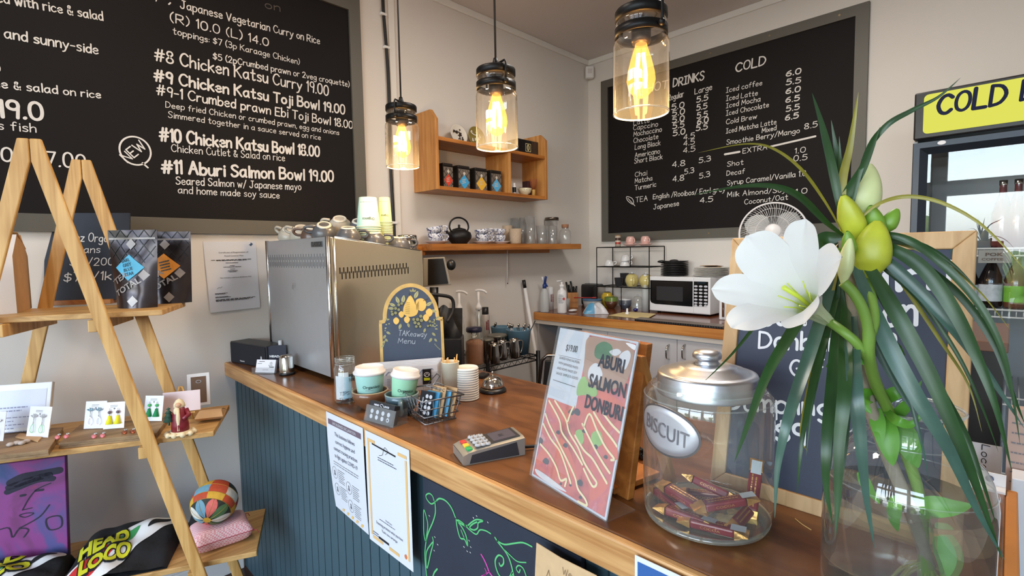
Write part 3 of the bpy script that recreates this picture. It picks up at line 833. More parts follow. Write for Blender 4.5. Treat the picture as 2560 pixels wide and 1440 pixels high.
# tea pouches
FOIL = M_('dark_foil',(66,60,62),.24,.75,var=.15,scale=8,bump=.12)
FOILL = M_('silver_print',(158,152,150),.4,.4)
BLACKP = M_('black_print',(16,16,20),.4)
def pouch(name,label,bl,br,ztop,lab_rgb,words,topw=1.22):
    u = (br-bl); W_ = u.length; u.normalize(); bkd = UP.cross(u)
    H_ = ztop - bl.z
    mid = (bl+br)/2 + bkd*.030
    t = thing(name,label,'tea pouch',mid,0,'stand-up tea pouches')
    def wv(v): return W_*(1 + (topw-1)*min(1,v*1.1))
    def prof(v):                                  # half depth
        return .032*max(0,1-v/.88)**.8 + .0015
    def fn(a,b,sgn=-1):                         # a in metres from centre, b in metres up
        v = b/H_
        x = 2*a/wv(v)
        d = prof(v)*(1-min(1,abs(x))**2.2)
        rip = .0018*math.sin(b*90+a*40)*(v > .1)
        return mid + u*a + UP*b + bkd*sgn*(d + rip*(1-abs(min(1,abs(x)))) + .0005)
    m = MB()
    for sgn in (-1,1):
        m.grid(lambda i,j: fn((i-.5)*wv(j),j*H_,sgn),16,24)
    m.build('pouch_body',FOIL,t)
    L = lambda a,b: fn(a,b) - bkd*.0014
    d = MB(); q = wv(1)/4.2
    for k in range(-4,5):                        # diamond lattice near the top
        for sg_ in (-1,1):
            pts = []
            for i in range(13):
                b = H_*(1-.42*i/12); a = k*q + sg_*(H_-b)*.75
                if abs(a) < wv(b/H_)*.48: pts.append((a,b))
            if len(pts) > 1:
                s2 = MB(); s2.ribbon(pts,.0022,X0,XU,XV,0,caps=False); mapped(d,L,s2)
    d.build('lattice_print',BLACKP,t)
    d = MB()
    c = (W_*-.04,H_*.52); r_ = W_*.36
    s2 = MB()
    N_ = 5
    for i in range(N_):
        for j in range(N_):
            f = lambda i,j: (c[0] + (i/N_-j/N_)*r_*1.0,c[1] + (i/N_+j/N_-1)*r_*.9)
            s2.flat([f(i,j),f(i+1,j),f(i+1,j+1),f(i,j+1)],X0,XU,XV)
    mapped(d,lambda a,b: fn(a,b) - bkd*.002,s2)
    d.build('label_diamond',M_('pouch_label',lab_rgb,.5),t)
    d = MB(); ca = math.radians(14); U_ = V((math.cos(ca),math.sin(ca),0)); V_ = V((-math.sin(ca),math.cos(ca),0))
    for i,wd_ in enumerate(words):
        s2 = MB(); print_text(s2,wd_,V((c[0]-r_*.50+i*.004,c[1]+r_*.32-i*r_*.31,0)),U_,V_,r_*.22,width=r_*(.62 if len(wd_) < 5 else .72),lift=0,bold=.02); mapped(d,lambda a,b: fn(a,b) - bkd*.003,s2)
    if not words:
        s2 = MB(); lines(s2,V((c[0]-r_*.3,c[1]+r_*.2,0)),U_,V_,r_*.7,4,r_*.2,r_*.08,0); mapped(d,lambda a,b: fn(a,b) - bkd*.003,s2)
    d.build('label_lettering',M_('teal_print',(30,76,96),.5),t)
    d = MB(); ca = math.radians(30); U_ = V((math.cos(ca),math.sin(ca),0)); V_ = V((-math.sin(ca),math.cos(ca),0))
    for wd_,x,y in (('TEA',-W_*.42,H_*.30),('TOTAL',-W_*.36,H_*.15)):
        s2 = MB(); print_text(s2,wd_,V((x,y,0)),U_,V_,H_*.075,width=W_*(.45 if wd_ == 'TEA' else .72),lift=0,bold=.03); mapped(d,lambda a,b: fn(a,b) - bkd*.0022,s2)
    d.build('silver_lettering',FOILL,t)
    for (a,b) in ((-.02,.82),(.30,.42),(.06,.09)):    # loose silver lozenges
        s2 = MB(); s2.flat([(a*W_-.016,b*H_),(a*W_,b*H_-.018),(a*W_+.016,b*H_),(a*W_,b*H_+.018)],X0,XU,XV); d = MB(); mapped(d,lambda a,b: fn(a,b) - bkd*.002,s2); d.build('silver_lozenge',FOILL,t)
    m = MB(); s2 = MB()
    for b in (.885,.897): s2.ribbon([((i/8-.5)*wv(1)*.94,H_*b) for i in range(9)],.0025,X0,XU,XV,0,caps=False)
    mapped(m,lambda a,b: fn(a,b) - bkd*.0025,s2); m.build('zip_seal',FOILL,t)
    return t
b0,b1 = oz(276,772,Z1s),oz(378,770,Z1s)
pouch('tea_pouch','dark foil tea pouch with a sky-blue diamond label on the top shelf',b0,b1,hz((b0+b1)/2,574),(88,190,232),('EARL','GREY','BLUE','STAR'))
b0,b1 = oz(384,762,Z1s),oz(434,760,Z1s)
b1 = b0 + (b1-b0)*1.7; b0 = b0 - (b1-b0)*.35
pouch('tea_pouch','dark foil tea pouch with an orange label, half hidden behind the blue-labelled one',b0+SE*.028,b1+SE*.028,hz((b0+b1)/2,577),(214,140,52),(),1.12)

# ---- middle board: plywood trays, notice, jewellery
PLY = wood('plywood',(120,92,62),(160,128,90),'X',.6,40,.06,.4)
def tray(name,label,pts,t_,nply=3):
    c = sum((V(p) for p in pts),V())/4
    t = thing(name,label,'tray',V((c.x,c.y,Z2s)))
    for k in range(nply):
        P_ = [V(p) + V((0,0,t_*(k+1)/nply - t_)) for p in pts]
        c2 = sum(P_,V())/4
        P_ = [c2 + (p-c2)*(1 if k % 2 == 0 else .988) for p in P_]
        MB().slab(P_,UP,t_/nply*.92).build('plywood_layer',PLY,t)
    return t
TT = .018
zt = Z2s + TT
tray('wooden_tray','plywood display tray at the left end of the middle shelf, under the white notice',[oz(-90,1148,zt),oz(121,1124,zt),oz(158,1068,zt),oz(-60,1083,zt)],TT)
tray('wooden_tray','plywood display tray holding the tassel earrings in the middle of the middle shelf',[oz(146,1108,zt),oz(392,1082,zt),oz(420,1044,zt),oz(200,1062,zt)],TT)
# framed notice
def leaning(bl,br,H_,lean):
    u = (br-bl); W_ = u.length; u.normalize(); bkd = UP.cross(u)
    v = (UP*math.cos(lean) + bkd*math.sin(lean))
    return u,v,u.cross(v),W_
bl,br = oz(-75,1093,zt),oz(120,1076,zt)
u,v,n,W_ = leaning(bl,br,0,.28)
H_ = (onp(146,955,br,n)-br).dot(v)
nf = thing('notice_frame','white-framed printed notice leaning at the left end of the middle shelf','frame',(bl+br)/2)
b0 = bl + UP*.003
MB().slab([b0,b0+u*W_,b0+u*W_+v*H_,b0+v*H_],n,.014).build('frame',WHITEPL,nf,bevel=.002)
MB().flat([(.012,.012),(W_-.012,.012),(W_-.012,H_-.02),(.012,H_-.02)],b0,u,v,.0007).build('notice_sheet',M_('bluish_paper',(222,226,240),.6),nf)
m = MB()
lines(m,b0+u*.05+v*(H_-.075),u,v,W_-.10,2,.01,.004)
lines(m,b0+u*.03+v*(H_-.105),u,v,W_-.07,6,.011,.003,ragged=.5)
m.build('small_print',M_('pale_print',(150,154,180),.7),nf)
# jewellery on cards
CARD = M_('card_white',(240,240,246),.6)
SILVERJ = M_('silver_wire',(190,192,198),.25,.9)
def earring_card(label,bl,br,ytop,kind,lean=.22,drop=0):
    u,v,n,W_ = leaning(bl,br,0,lean)
    H_ = hz((bl+br)/2,ytop)-bl.z
    t = thing('earring_card',label,'earrings',(bl+br)/2,0,'pairs of earrings on white cards')
    b0 = bl + UP*.002
    MB().slab([b0,b0+u*W_,b0+u*W_+v*H_,b0+v*H_],n,.0012).build('card',CARD,t)
    m = MB(); lines(m,b0+u*W_*.3+v*H_*.86,u,v,W_*.4,2,.004,.0012); m.flat([(-.003,0),(0,-.004),(.003,0),(0,.002)],b0+u*W_*.5+v*H_*.76,u,v,.0008); m.build('small_print',GREYINK,t)
    for sx in (.3,.7):
        c = b0 + u*W_*sx + v*H_*.62 + n*.004
        e = MB()
        e.tube([c + v*.012,c + v*.004,c],.0008,6)
        if kind[0] == 'tassel':
            e.mat(1).ball(c,.005,8,6)
            e.mat(0).tube([c,c - v*H_*.16],.001,6)
            e.mat(2).lathe([(0,0),(.0035,-.001),(.004,-.006),(.0095,-H_*.32),(.0085,-H_*.33),(0,-H_*.33)],c - v*H_*.12,12,Matrix((u,n*-1,v)).transposed())
        else:
            e.mat(1)
            for k in range(3):
                a = PI/2 + (k-1)*.8
                e.flat([(0,0),(math.cos(a-.25)*.011,math.sin(a-.25)*.011),(math.cos(a+.25)*.014,math.sin(a+.25)*.014)],c,u,v,.001)
            e.mat(0).tube([c,c - v*H_*.2],.0008,6)
            e.mat(2).ribbon([(.0065*math.sin(2*PI*k/14)*(1-.3*math.cos(2*PI*k/14)),.012*math.cos(2*PI*k/14)) for k in range(14)],.0015,c - v*H_*.34,u,v,.001,closed=True)
        e.build('earring',[SILVERJ,kind[1],kind[2]],t)
    return t
YEL = M_('yellow_tassel',(232,226,40),.8); GRN = M_('green_tassel',(24,140,84),.8); MOSS = M_('moss_bead',(110,120,70),.4); TEALB = M_('teal_bird',(60,110,130),.4); GRNB = M_('green_bead',(70,190,110),.3); PURP = M_('grey_bead',(110,96,110),.4)
zc_ = zt
earring_card('white card of silver leaf earrings with teal birds, beside the yellow tassels',oz(209,1074,zc_),oz(262,1072,zc_),1007,('leaf',TEALB,SILVERJ))
earring_card('white card of bright yellow tassel earrings on the middle shelf',oz(259,1074,zc_)-SE*.004,oz(311,1070,zc_)-SE*.004,1009,('tassel',PURP,YEL))
earring_card('white card of green tassel earrings right of the near shelf leg',oz(358,1054,zc_),oz(404,1054,zc_),993,('tassel',GRNB,GRN))
earring_card('white card of silver drop earrings with green beads before the white notice',oz(74,1088,zc_)-SE*.02,oz(128,1090,zc_)-SE*.02,1021,('leaf',SILVERJ,GRNB))
earring_card('white card of pearl earrings cut off by the left edge, before the notice',oz(-40,1102,zc_)-SE*.015,oz(15,1100,zc_)-SE*.015,1034,('leaf',SILVERJ,PURP))
# small stud earrings and pebbles lying on the trays
PINKJ = M_('pink_petal',(222,128,134),.5); COPPER = M_('copper_bead',(176,92,60),.35,.6)
for (x,y,lab,mm,nn) in ((250,1088,'pink tassel earring pair lying on the tray before the yellow tassels',PINKJ,2),(325,1078,'red and gold beaded earrings hanging at the tray edge beside the near leg',COPPER,2),(160,1090,'pale pink drop earrings lying at the left end of the middle tray',PINKJ,2)):
    c = oz(x,y,zt)
    t = thing('earring_pair',lab,'earrings',c)
    for k in range(nn):
        d = c + SS*(k*.022-.011) - SE*.003*k
        e = MB(); e.mat(0).ball(d + UP*.005,.005,8,6)
        e.mat(1).lathe([(0,0),(.007,0),(.004,.014),(0,.016)],d - SE*.012 + UP*.002,8,Matrix.Rotation(PI/2,3,'X'))
        e.build('earring',[SILVERJ,mm],t)
for k,(x,y) in enumerate(((26,1116),(42,1112),(55,1112),(66,1108))):
    c = oz(x,y,zt)
    m = MB(); m.ball(c + UP*.006,(.009,.008,.006),10,7)
    tag(m.build('pebble',M_('pale_pebble',(190,178,172),.6,var=.2,scale=60)),'small pale pebble at the front of the left plywood tray','pebble','pebbles on the left tray')
c = oz(75,1095,zt)
MBk = MB(); MBk.slab([oz(38,1092,zt+.004),oz(95,1103,zt+.004),oz(104,1092,zt+.004),oz(50,1082,zt+.004)],UP,.003)
tag(MBk.build('kraft_tag',KRAFT),'blank kraft card tag lying before the white notice','tag')

# figurine, easel with card, frame, pillow box
sc_ = oz(452,1086,Z2s)
k = wd(sc_,1)
H_ = hz(sc_,997)-Z2s
fg = thing('bearded_figurine','small painted figurine of a bearded man in a red robe holding a fir tree','figurine',sc_)
CRM = M_('cream_paint',(224,206,168),.5); RED = M_('deep_red_paint',(122,28,40),.4); SKIN = M_('figurine_skin',(206,160,128),.5); FIR = M_('fir_green',(48,82,66),.6)
R_ = Matrix((SS,SE,UP)).transposed()
m = MB(); m.ball(sc_ + UP*H_*.05,(33*k,26*k,H_*.06),16,8,R_)
for q in range(10):
    a = 2*PI*q/10; m.ball(sc_ + SS*math.cos(a)*29*k + SE*math.sin(a)*22*k + UP*H_*.045,7*k,8,6)
m.build('snow_base',CRM,fg)
m = MB(); m.lathe([(0,H_*.06),(20*k,H_*.06),(19*k,H_*.3),(16*k,H_*.55),(12*k,H_*.74),(7*k,H_*.8),(0,H_*.82)],sc_,16)
m.tube([sc_ + SS*14*k + UP*H_*.7,sc_ + SS*21*k - SE*6*k + UP*H_*.55,sc_ + SS*10*k - SE*16*k + UP*H_*.46],[6*k,6*k,5*k],8)
m.build('robe',RED,fg)
m = MB(); m.lathe([(17*k,H_*.06),(21*k,H_*.07),(21*k,H_*.12),(17*k,H_*.13)],sc_,16)
m.lathe([(0,H_*1.0),(7*k,H_*.96),(12*k,H_*.86),(13*k,H_*.78),(9*k,H_*.74),(0,H_*.74)],sc_ + SE*3*k,14)
m.tube([sc_ - SE*14*k + UP*H_*y for y in (.74,.5,.3,.16)],[3*k,5*k,5*k,6*k],8)
m.ball(sc_ - SE*9*k - SS*3*k + UP*H_*.68,(8*k,6*k,H_*.12),10,8,R_)
m.build('fur_trim',CRM,fg)
MB().ball(sc_ - SE*7*k + UP*H_*.84,(7*k,6*k,H_*.07),12,8,R_).build('face',SKIN,fg)
m = MB()
for q in range(4):
    m.lathe([(0,H_*.14*(4-q)*.42),(13*k-q*2.6*k,0),(0,0)],sc_ - SS*22*k - SE*4*k + UP*H_*(.42+q*.11),10)
m.cyl(sc_ - SS*22*k - SE*4*k + UP*H_*.3,sc_ - SS*22*k - SE*4*k + UP*H_*.45,2*k,6)
m.build('fir_tree',FIR,fg)

ec = oz(455,1050,Z2s)
et = thing('miniature_easel','tiny natural wood easel behind the red-robed figurine','easel',ec + SE*.02)
k = wd(ec,1)
H_ = hz(ec,968)-Z2s
for sx in (-1,1):
    MB().tube([ec + SS*sx*24*k,ec + SE*.01 + SS*sx*3*k + UP*H_],.003,6).build('leg',PINE,et)
MB().tube([ec + SE*.045,ec + SE*.012 + UP*H_],.003,6).build('leg',PINE,et)
MB().box(ec - SE*.002 + UP*H_*.22,(60*k,.008,.006),M=R_).build('ledge',PINE,et)
u = SS; v = (UP*math.cos(.15)+SE*math.sin(.15)); n = u.cross(v)
cdt = thing('gift_card','blank pinkish card resting on the tiny easel behind the red-robed figurine','card',ec)
MB().slab([ec - SE*.005 - SS*38*k + UP*H_*.27,ec - SE*.005 + SS*42*k + UP*H_*.27,ec - SE*.005 + SS*42*k + UP*H_*.27 + v*50*k,ec - SE*.005 - SS*38*k + UP*H_*.27 + v*50*k],n,.002).build('card',M_('pale_pink_card',(236,218,222),.6),cdt)

bl,br = oz(470,1020,Z2s),oz(516,1014,Z2s)
bl,br = bl + SE*.0,br + SE*.0
u,v,n,W_ = leaning(bl,br,0,.16)
pf = thing('photo_frame','white photo frame with a brown back standing behind the kraft box','frame',(bl+br)/2)
H_ = hz((bl+br)/2,937)-Z2s
W2 = W_*1.25
b0 = bl + UP*.002
MB().slab([b0,b0+u*W2,b0+u*W2+v*H_,b0+v*H_],n,.010).build('frame',WHITEPL,pf,bevel=.002)
q = .012
MB().flat([(q,q),(W2-q,q),(W2-q,H_-q),(q,H_-q)],b0,u,v,.001).build('backing_board',M_('brown_hardboard',(110,86,68),.7,var=.1),pf)
MB().ribbon([(.008*math.cos(2*PI*a/14),.005*math.sin(2*PI*a/14)) for a in range(14)],.002,b0+u*W2*.5+v*(H_-.03),u,v,.002,closed=True).build('hanging_ring',SILVERJ,pf)

pl = thing('pillow_box','folded kraft pillow box at the right end of the middle shelf','box',oz(525,1056,Z2s))
a,b,c,d = oz(487,1062,Z2s),oz(545,1058,Z2s),oz(572,1022,Z2s),oz(500,1024,Z2s)
b = a + SS*.075; d = a + SE*.07 ; c = b + SE*.07
def pil(i,j,sg): 
    p = a + SS*.082*i + SE*.075*j
    sag = .010*math.sin(PI*j)
    return p + SS*(.5-i)*2*abs(.5-i)*sag*1.6*(1 if True else 0) + UP*(.018 + sg*.0165*math.sin(PI*j)**.7)
m = MB()
for sg_ in (-1,1): m.grid(lambda i,j: pil(i,j,sg_),8,12)
m.build('box_body',KRAFT,pl)
m = MB(); m.grid(lambda i,j: a + SS*(.082-.012*math.sin(PI*j)) + SE*.075*j + UP*(.018 + (i*2-1)*.0165*math.sin(PI*j)**.7),2,12); m.build('end_flap',KRAFT,pl)

# ---- bottom board: canvas, shirts, cushion and ball
br = onp(166,1345,sp(0,-.13,0),SE); br.z = Z3s; bl = br - SS*.27
u,v,n,W_ = leaning(bl,br,0,.10)
H_ = hz((bl+br)/2,1168)-Z3s
pt = thing('painting','purple and blue canvas painted with an angular face under a black hat','painting',(bl+br)/2)
b0 = bl + UP*.002
pm,nt,bs = newmat('canvas_paint')
tc = nt.nodes.new('ShaderNodeTexCoord'); nz = nt.nodes.new('ShaderNodeTexNoise'); nz.inputs['Scale'].default_value = 5.5; nz.inputs['Detail'].default_value = 4; nz.inputs['Distortion'].default_value = .8
rp = nt.nodes.new('ShaderNodeValToRGB'); rp.color_ramp.interpolation = 'EASE'
els = [(.3,(52,74,128)),(.42,(84,78,140)),(.5,(140,58,132)),(.58,(120,50,110)),(.66,(176,52,66)),(.74,(96,60,40))]
while len(rp.color_ramp.elements) < len(els): rp.color_ramp.elements.new(.5)
for e_,(p_,c_) in zip(rp.color_ramp.elements,els): e_.position = p_; e_.color = (*lin(c_),1)
nt.links.new(tc.outputs['Object'],nz.inputs[0]); nt.links.new(nz.outputs[0],rp.inputs[0]); nt.links.new(rp.outputs[0],bs.inputs['Base Color']); bs.inputs['Roughness'].default_value = .6
MB().slab([b0,b0+u*W_,b0+u*W_+v*H_,b0+v*H_],n,.02).build('canvas',pm,pt,bevel=.002)
m = MB()
def onpt(x,y):
    p = onp(x,y,b0,n) - b0
    return (p.dot(u),p.dot(v))
def zp(X,Y): return (X/2.667,900+Y/2.667)
for pts,w_ in (([(70,820),(150,780),(260,760),(395,735)],.035),([(50,880),(120,850),(250,800),(350,790)],.028),([(60,850),(200,800),(330,765)],.03),([(340,820),(250,860),(195,920),(150,1000)],.005),([(150,1000),(215,985)],.005),([(240,870),(285,865)],.012),
                ([(140,905),(165,900)],.012),([(130,1035),(180,1020),(225,1022),(170,1048),(130,1035)],.005),([(330,965),(270,1040),(180,1095),(130,1120)],.006),([(310,1060),(400,1040),(408,1110),(330,1130),(310,1060)],.007),([(90,1180),(130,1125),(190,1130),(160,1180)],.006),([(0,1130),(60,1120),(80,1180)],.006)):
    m.ribbon(smooth_pts([onpt(*zp(*p)) for p in pts],4),w_*.62,b0,u,v,.001)
m.build('painted_lines',M_('black_paint',(34,30,52),.7),pt)

TEE = M_('black_cotton',(17,17,21),.85,bump=.25,scale=60)
TEEY = M_('shirt_print_yellow',(206,206,40),.6); TEER = M_('shirt_print_red',(196,44,44),.6); TEEG = M_('shirt_print_green',(58,148,84),.6); TEEW = M_('shirt_print_white',(226,226,226),.6)
def shirt(label,c0,su,sv,w_,d_,h_,seed,tx0=.10,tw=.46):
    rnd = random.Random(seed)
    ph = [rnd.uniform(0,6) for _ in range(6)]
    t = thing('folded_shirt',label,'shirt',c0)
    def fn(x,y):                                 # x across 0..w, y back 0..d
        a,b = x/w_,y/d_
        rise = h_*(.25 + .75*b) 
        edge = (max(0,math.sin(PI*min(1,max(0,a))))**.28)*(max(0,math.sin(PI*min(1,max(0,.03+b*.97))))**.22)
        wr = .006*math.sin(a*9+ph[0]+b*5) + .004*math.sin(b*17+ph[1]+a*6) + .003*math.sin(a*23+ph[2])
        return c0 + su*x + sv*y + UP*(rise*edge + wr*edge + .002)
    m = MB(); m.grid(lambda i,j: fn(i*w_,j*d_),30,26)
    m.grid(lambda i,j: c0 + su*i*w_ + sv*j*d_ + UP*.001,4,4)
    m.build('cloth',TEE,t)
    ca = math.radians(24)
    def pr(fn2,name,mm,lift):
        s2 = MB(); fn2(s2); s2 = fine(s2,.009)
        d = MB(); mapped(d,lambda x,y: fn(x,y) + UP*lift,s2); d.build(name,mm,t)
    def patch(s2,pts,sub=6):
        P = smooth_pts(pts + [pts[0]],4)
        cx = sum(p[0] for p in pts)/len(pts); cy = sum(p[1] for p in pts)/len(pts)
        for r0,r1 in ((0,.33),(.33,.66),(.66,1)):
            for i in range(len(P)-1):
                q = [(cx+(P[i][0]-cx)*r0,cy+(P[i][1]-cy)*r0),(cx+(P[i][0]-cx)*r1,cy+(P[i][1]-cy)*r1),(cx+(P[i+1][0]-cx)*r1,cy+(P[i+1][1]-cy)*r1),(cx+(P[i+1][0]-cx)*r0,cy+(P[i+1][1]-cy)*r0)]
                s2.flat(q,X0,XU,XV)
    W,D = w_,d_
    pr(lambda s: patch(s,[(.02*W,.02*D),(.45*W,.0*D),(.62*W,.35*D),(.92*W,.75*D),(.9*W,.92*D),(.62*W,.82*D),(.3*W,.55*D)]),'print_outline',TEEW,.0025)
    pr(lambda s: patch(s,[(.06*W,.05*D),(.3*W,.04*D),(.4*W,.3*D),(.55*W,.62*D),(.42*W,.56*D),(.22*W,.36*D)]),'print_red',TEER,.0035)
    pr(lambda s: patch(s,[(.34*W,.42*D),(.5*W,.46*D),(.58*W,.70*D),(.45*W,.62*D)]),'print_green',TEEG,.0042)
    pr(lambda s: patch(s,[(.68*W,.62*D),(.85*W,.78*D),(.86*W,.86*D),(.72*W,.78*D)]),'print_dark',TEE,.0042)
    def wds(s):
        for tx,x,y,ww in (('HEAD',tx0,.30,tw),('LOCO',tx0+.08,.06,tw)):
            U_ = V((math.cos(ca),math.sin(ca),0)); V_ = V((-math.sin(ca)*.55,math.cos(ca),0))
            print_text(s,tx,V((x*W,y*D,0)),U_,V_,D*.22,width=ww*W,lift=0,bold=.05)
    def wdk(s):
        for tx,x,y,ww in (('HEAD',tx0-.01,.285,tw+.02),('LOCO',tx0+.07,.045,tw+.02)):
            U_ = V((math.cos(ca),math.sin(ca),0)); V_ = V((-math.sin(ca)*.55,math.cos(ca),0))
            print_text(s,tx,V((x*W,y*D,0)),U_,V_,D*.25,width=ww*W,lift=0,bold=.11)
    pr(wdk,'lettering_outline',TEE,.0052)
    pr(wds,'lettering',TEEY,.0065)
    return t
a = oz(-30,1470,Z3s)
shirt('folded black t-shirt with yellow lettering, cut off by the left edge before the canvas',sp(SC0-.335,-.30,Z3s+.001),SS,SE,.29,.16,.075,3,.06,.62)
shirt('folded black t-shirt with big yellow lettering, beside the near shelf leg',sp(SC0-.04,-.30,Z3s+.001),SS,SE,.28,.27,.085,5)
m = MB(); c0 = sp(SC0+.25,-.14,Z3s+.001)
m.grid(lambda i,j: c0 + SS*.05*i + SE*.11*j + UP*(.06*math.sin(PI*i)**.4*math.sin(PI*(.05+.9*j))**.4*(1+.2*math.sin(i*9+j*7)) + .002),14,16)
tag(m.build('black_cloth',TEE),'crumpled plain black cloth between the shirts and the pink cushion','cloth')

# cushion and temari ball
cm,nt,bs = newmat('pink_check')
tc = nt.nodes.new('ShaderNodeTexCoord'); mp = nt.nodes.new('ShaderNodeMapping'); mp.inputs['Rotation'].default_value = (0,0,.3); ck = nt.nodes.new('ShaderNodeTexChecker'); ck.inputs['Scale'].default_value = 190
ck.inputs[1].default_value = (*lin((226,150,158)),1); ck.inputs[2].default_value = (*lin((238,208,208)),1)
nt.links.new(tc.outputs['Object'],mp.inputs[0]); nt.links.new(mp.outputs[0],ck.inputs[0]); nt.links.new(ck.outputs[0],bs.inputs['Base Color']); bs.inputs['Roughness'].default_value = .8
cc = oz(553,1352,Z3s)
cu = thing('cushion','little pink checked cushion under the patterned ball on the bottom shelf','cushion',cc)
kx = wd(cc,1)
ux = (SS*.95 + SE*.3).normalized(); uy = UP.cross(ux)
hx,hy,hh = 66*kx,52*kx,27*kx
def cush(i,j,sg):
    x,y = i*2-1,j*2-1
    e = (1-abs(x)**5)*(1-abs(y)**5)
    px = 1-.10*(1-abs(y)**2)*(abs(x)**3)*-0 - .06*abs(x)*(1-y*y)
    py = 1-.06*abs(y)*(1-x*x)
    return cc + ux*hx*x*px + uy*hy*y*py + UP*(hh + sg*hh*max(0,e)**.42)
m = MB()
for sg_ in (-1,1): m.grid(lambda i,j: cush(i,j,sg_),18,18)
m.build('cover',cm,cu)
m = MB()
edge = [cush(i/12,0,0) for i in range(13)] + [cush(1,i/12,0) for i in range(1,13)] + [cush(1-i/12,1,0) for i in range(1,13)] + [cush(0,1-i/12,0) for i in range(1,13)]
m.tube(edge,.0012,5)
for sx,sy in ((1,1),(1,0),(0,0)):
    c = cush(sx,sy,0)
    m.tube([c,c + ux*(sx*2-1)*.008 - UP*.002,c + ux*(sx*2-1)*.012 - uy*.004 - UP*.012],.0012,5)
m.build('stitching',M_('red_thread',(176,60,70),.8),cu)
r_ = 52*kx
bc = cc + UP*(hh*2 + r_ - .006) - ux*.012 + uy*.006
bt,nt,bs = newmat('brocade_patches')
cols = [(206,84,52),(226,176,60),(232,226,214),(84,118,76),(120,172,196),(226,112,104),(48,52,44),(196,64,48)]
PAT = [M_('brocade_%s' % nm_,c_,.6,var=.25,scale=120) for nm_,c_ in zip(('orange','gold','ivory','moss','sky','coral','dark','red'),cols)]
ball = thing('temari_ball','patchwork brocade ball sitting on the pink cushion','ball',bc)
ax = (-SE*.75 - UP*.35 - SS*.15).normalized(); bx_ = ax.cross(UP).normalized(); by_ = bx_.cross(ax)
RB = Matrix((bx_,by_,ax)).transposed()
def sph(th,ph,r=r_): return bc + RB @ V((r*math.sin(th)*math.cos(ph),r*math.sin(th)*math.sin(ph),r*math.cos(th)))
m = MB()
for k in range(8):                               # petals around the near pole, then bands
    p0,p1 = 2*PI*k/8,2*PI*(k+1)/8
    m.mat([2,4,5,3,2,3,5,4][k]); m.grid(lambda i,j: sph(.16+j*.86,p0+(p1-p0)*(.5+(i-.5)*math.sin(PI*(.12+.82*j))**.7)),5,8)
    m.mat(6); m.grid(lambda i,j: sph(.02+j*1.04,p0+(p1-p0)*i,r_*.992),5,8)
    m.mat([1,0][k % 2]); m.grid(lambda i,j: sph(1.04+j*.32,p0+(p1-p0)*i),5,5)
    m.mat([7,4,0,2][k % 4]); m.grid(lambda i,j: sph(1.36+j*.44,p0+(p1-p0)*i),5,5)
    m.mat([6,3,1,0][(k+1) % 4]); m.grid(lambda i,j: sph(1.80+j*1.34,p0+(p1-p0)*i),5,12)
m.mat(1); m.grid(lambda i,j: sph(.001+j*.17,2*PI*i,r_*1.01),12,2)
m.build('patchwork',PAT,ball)
m = MB()
for th in (1.04,1.36,1.80):
    m.tube([sph(th,2*PI*k/32,r_*1.003) for k in range(33)],.0008,5)
for k in range(8):
    m.tube([sph(.16+.085*j,2*PI*(k+.5)/8,r_*1.003) for j in range(11)],.0006,5)
m.build('gold_cord',M_('gold_thread',(196,160,70),.4,.5),ball)

# certificate on the wall
q = [oy(x,y) for x,y in ((506.7,605),(638.3,603.3),(650,768),(525,781.7))]
ct = thing('certificate','white printed registration certificate taped to the left wall','paper',(q[2]+q[3])/2)
tl,tr_,br,bl = q
m = MB()
def cer(a,b): return (tl*(1-a)+tr_*a)*b + (bl*(1-a)+br*a)*(1-b) + V((0,-.002-.006*(1-b)*(1-a)*1.0-.004*a*(1-b)**2,0))
m.grid(lambda i,j: cer(i,j),8,10)
m.build('sheet',PAPER,ct)
m = MB(); u = (tr_-tl).normalized(); v = (tl-bl).normalized()
def ctx(tx,a,b,cap,width,w2=0):
    p = cer(a,b) + V((0,-.001,0)); print_text(m,tx,p,u,v,cap,width,lift=.001,align='C',bold=w2)
ctx('Certificate of Registration of',.55,.835,.0060,.118); ctx('Food Control Plan',.55,.785,.0060,.075)
for b,ww in ((.735,.16),(.725,.12),(.69,.05),(.65,.02),(.63,.07),(.60,.02),(.575,.04),(.56,.03),(.26,.05),(.25,.04),(.21,.05),(.20,.06),(.17,.16),(.16,.15),(.15,.13)):
    lines(m,cer(.5 if b > .3 else .12,b) + V((0,-.001,0)) - u*(ww/2 if b > .3 else 0),u,v,ww,1,.01,.0022,.001,.01)
ctx('This registration expires on 28 February 2022',.55,.475,.0032,.125,.02)
m.ribbon([(0,0),(.008,.006),(.012,.002),(.02,.008)],.001,cer(.17,.33),u,v,.001)
m.build('print',INK,ct)
m = MB(); c = cer(.9,.955) ; m.flat([(-.008,0),(0,-.008),(.004,-.002),(.009,.001),(0,.009),(-.002,.002)],c,u,v,.0015); m.build('logo',M_('navy_logo',(40,74,110),.5),ct)
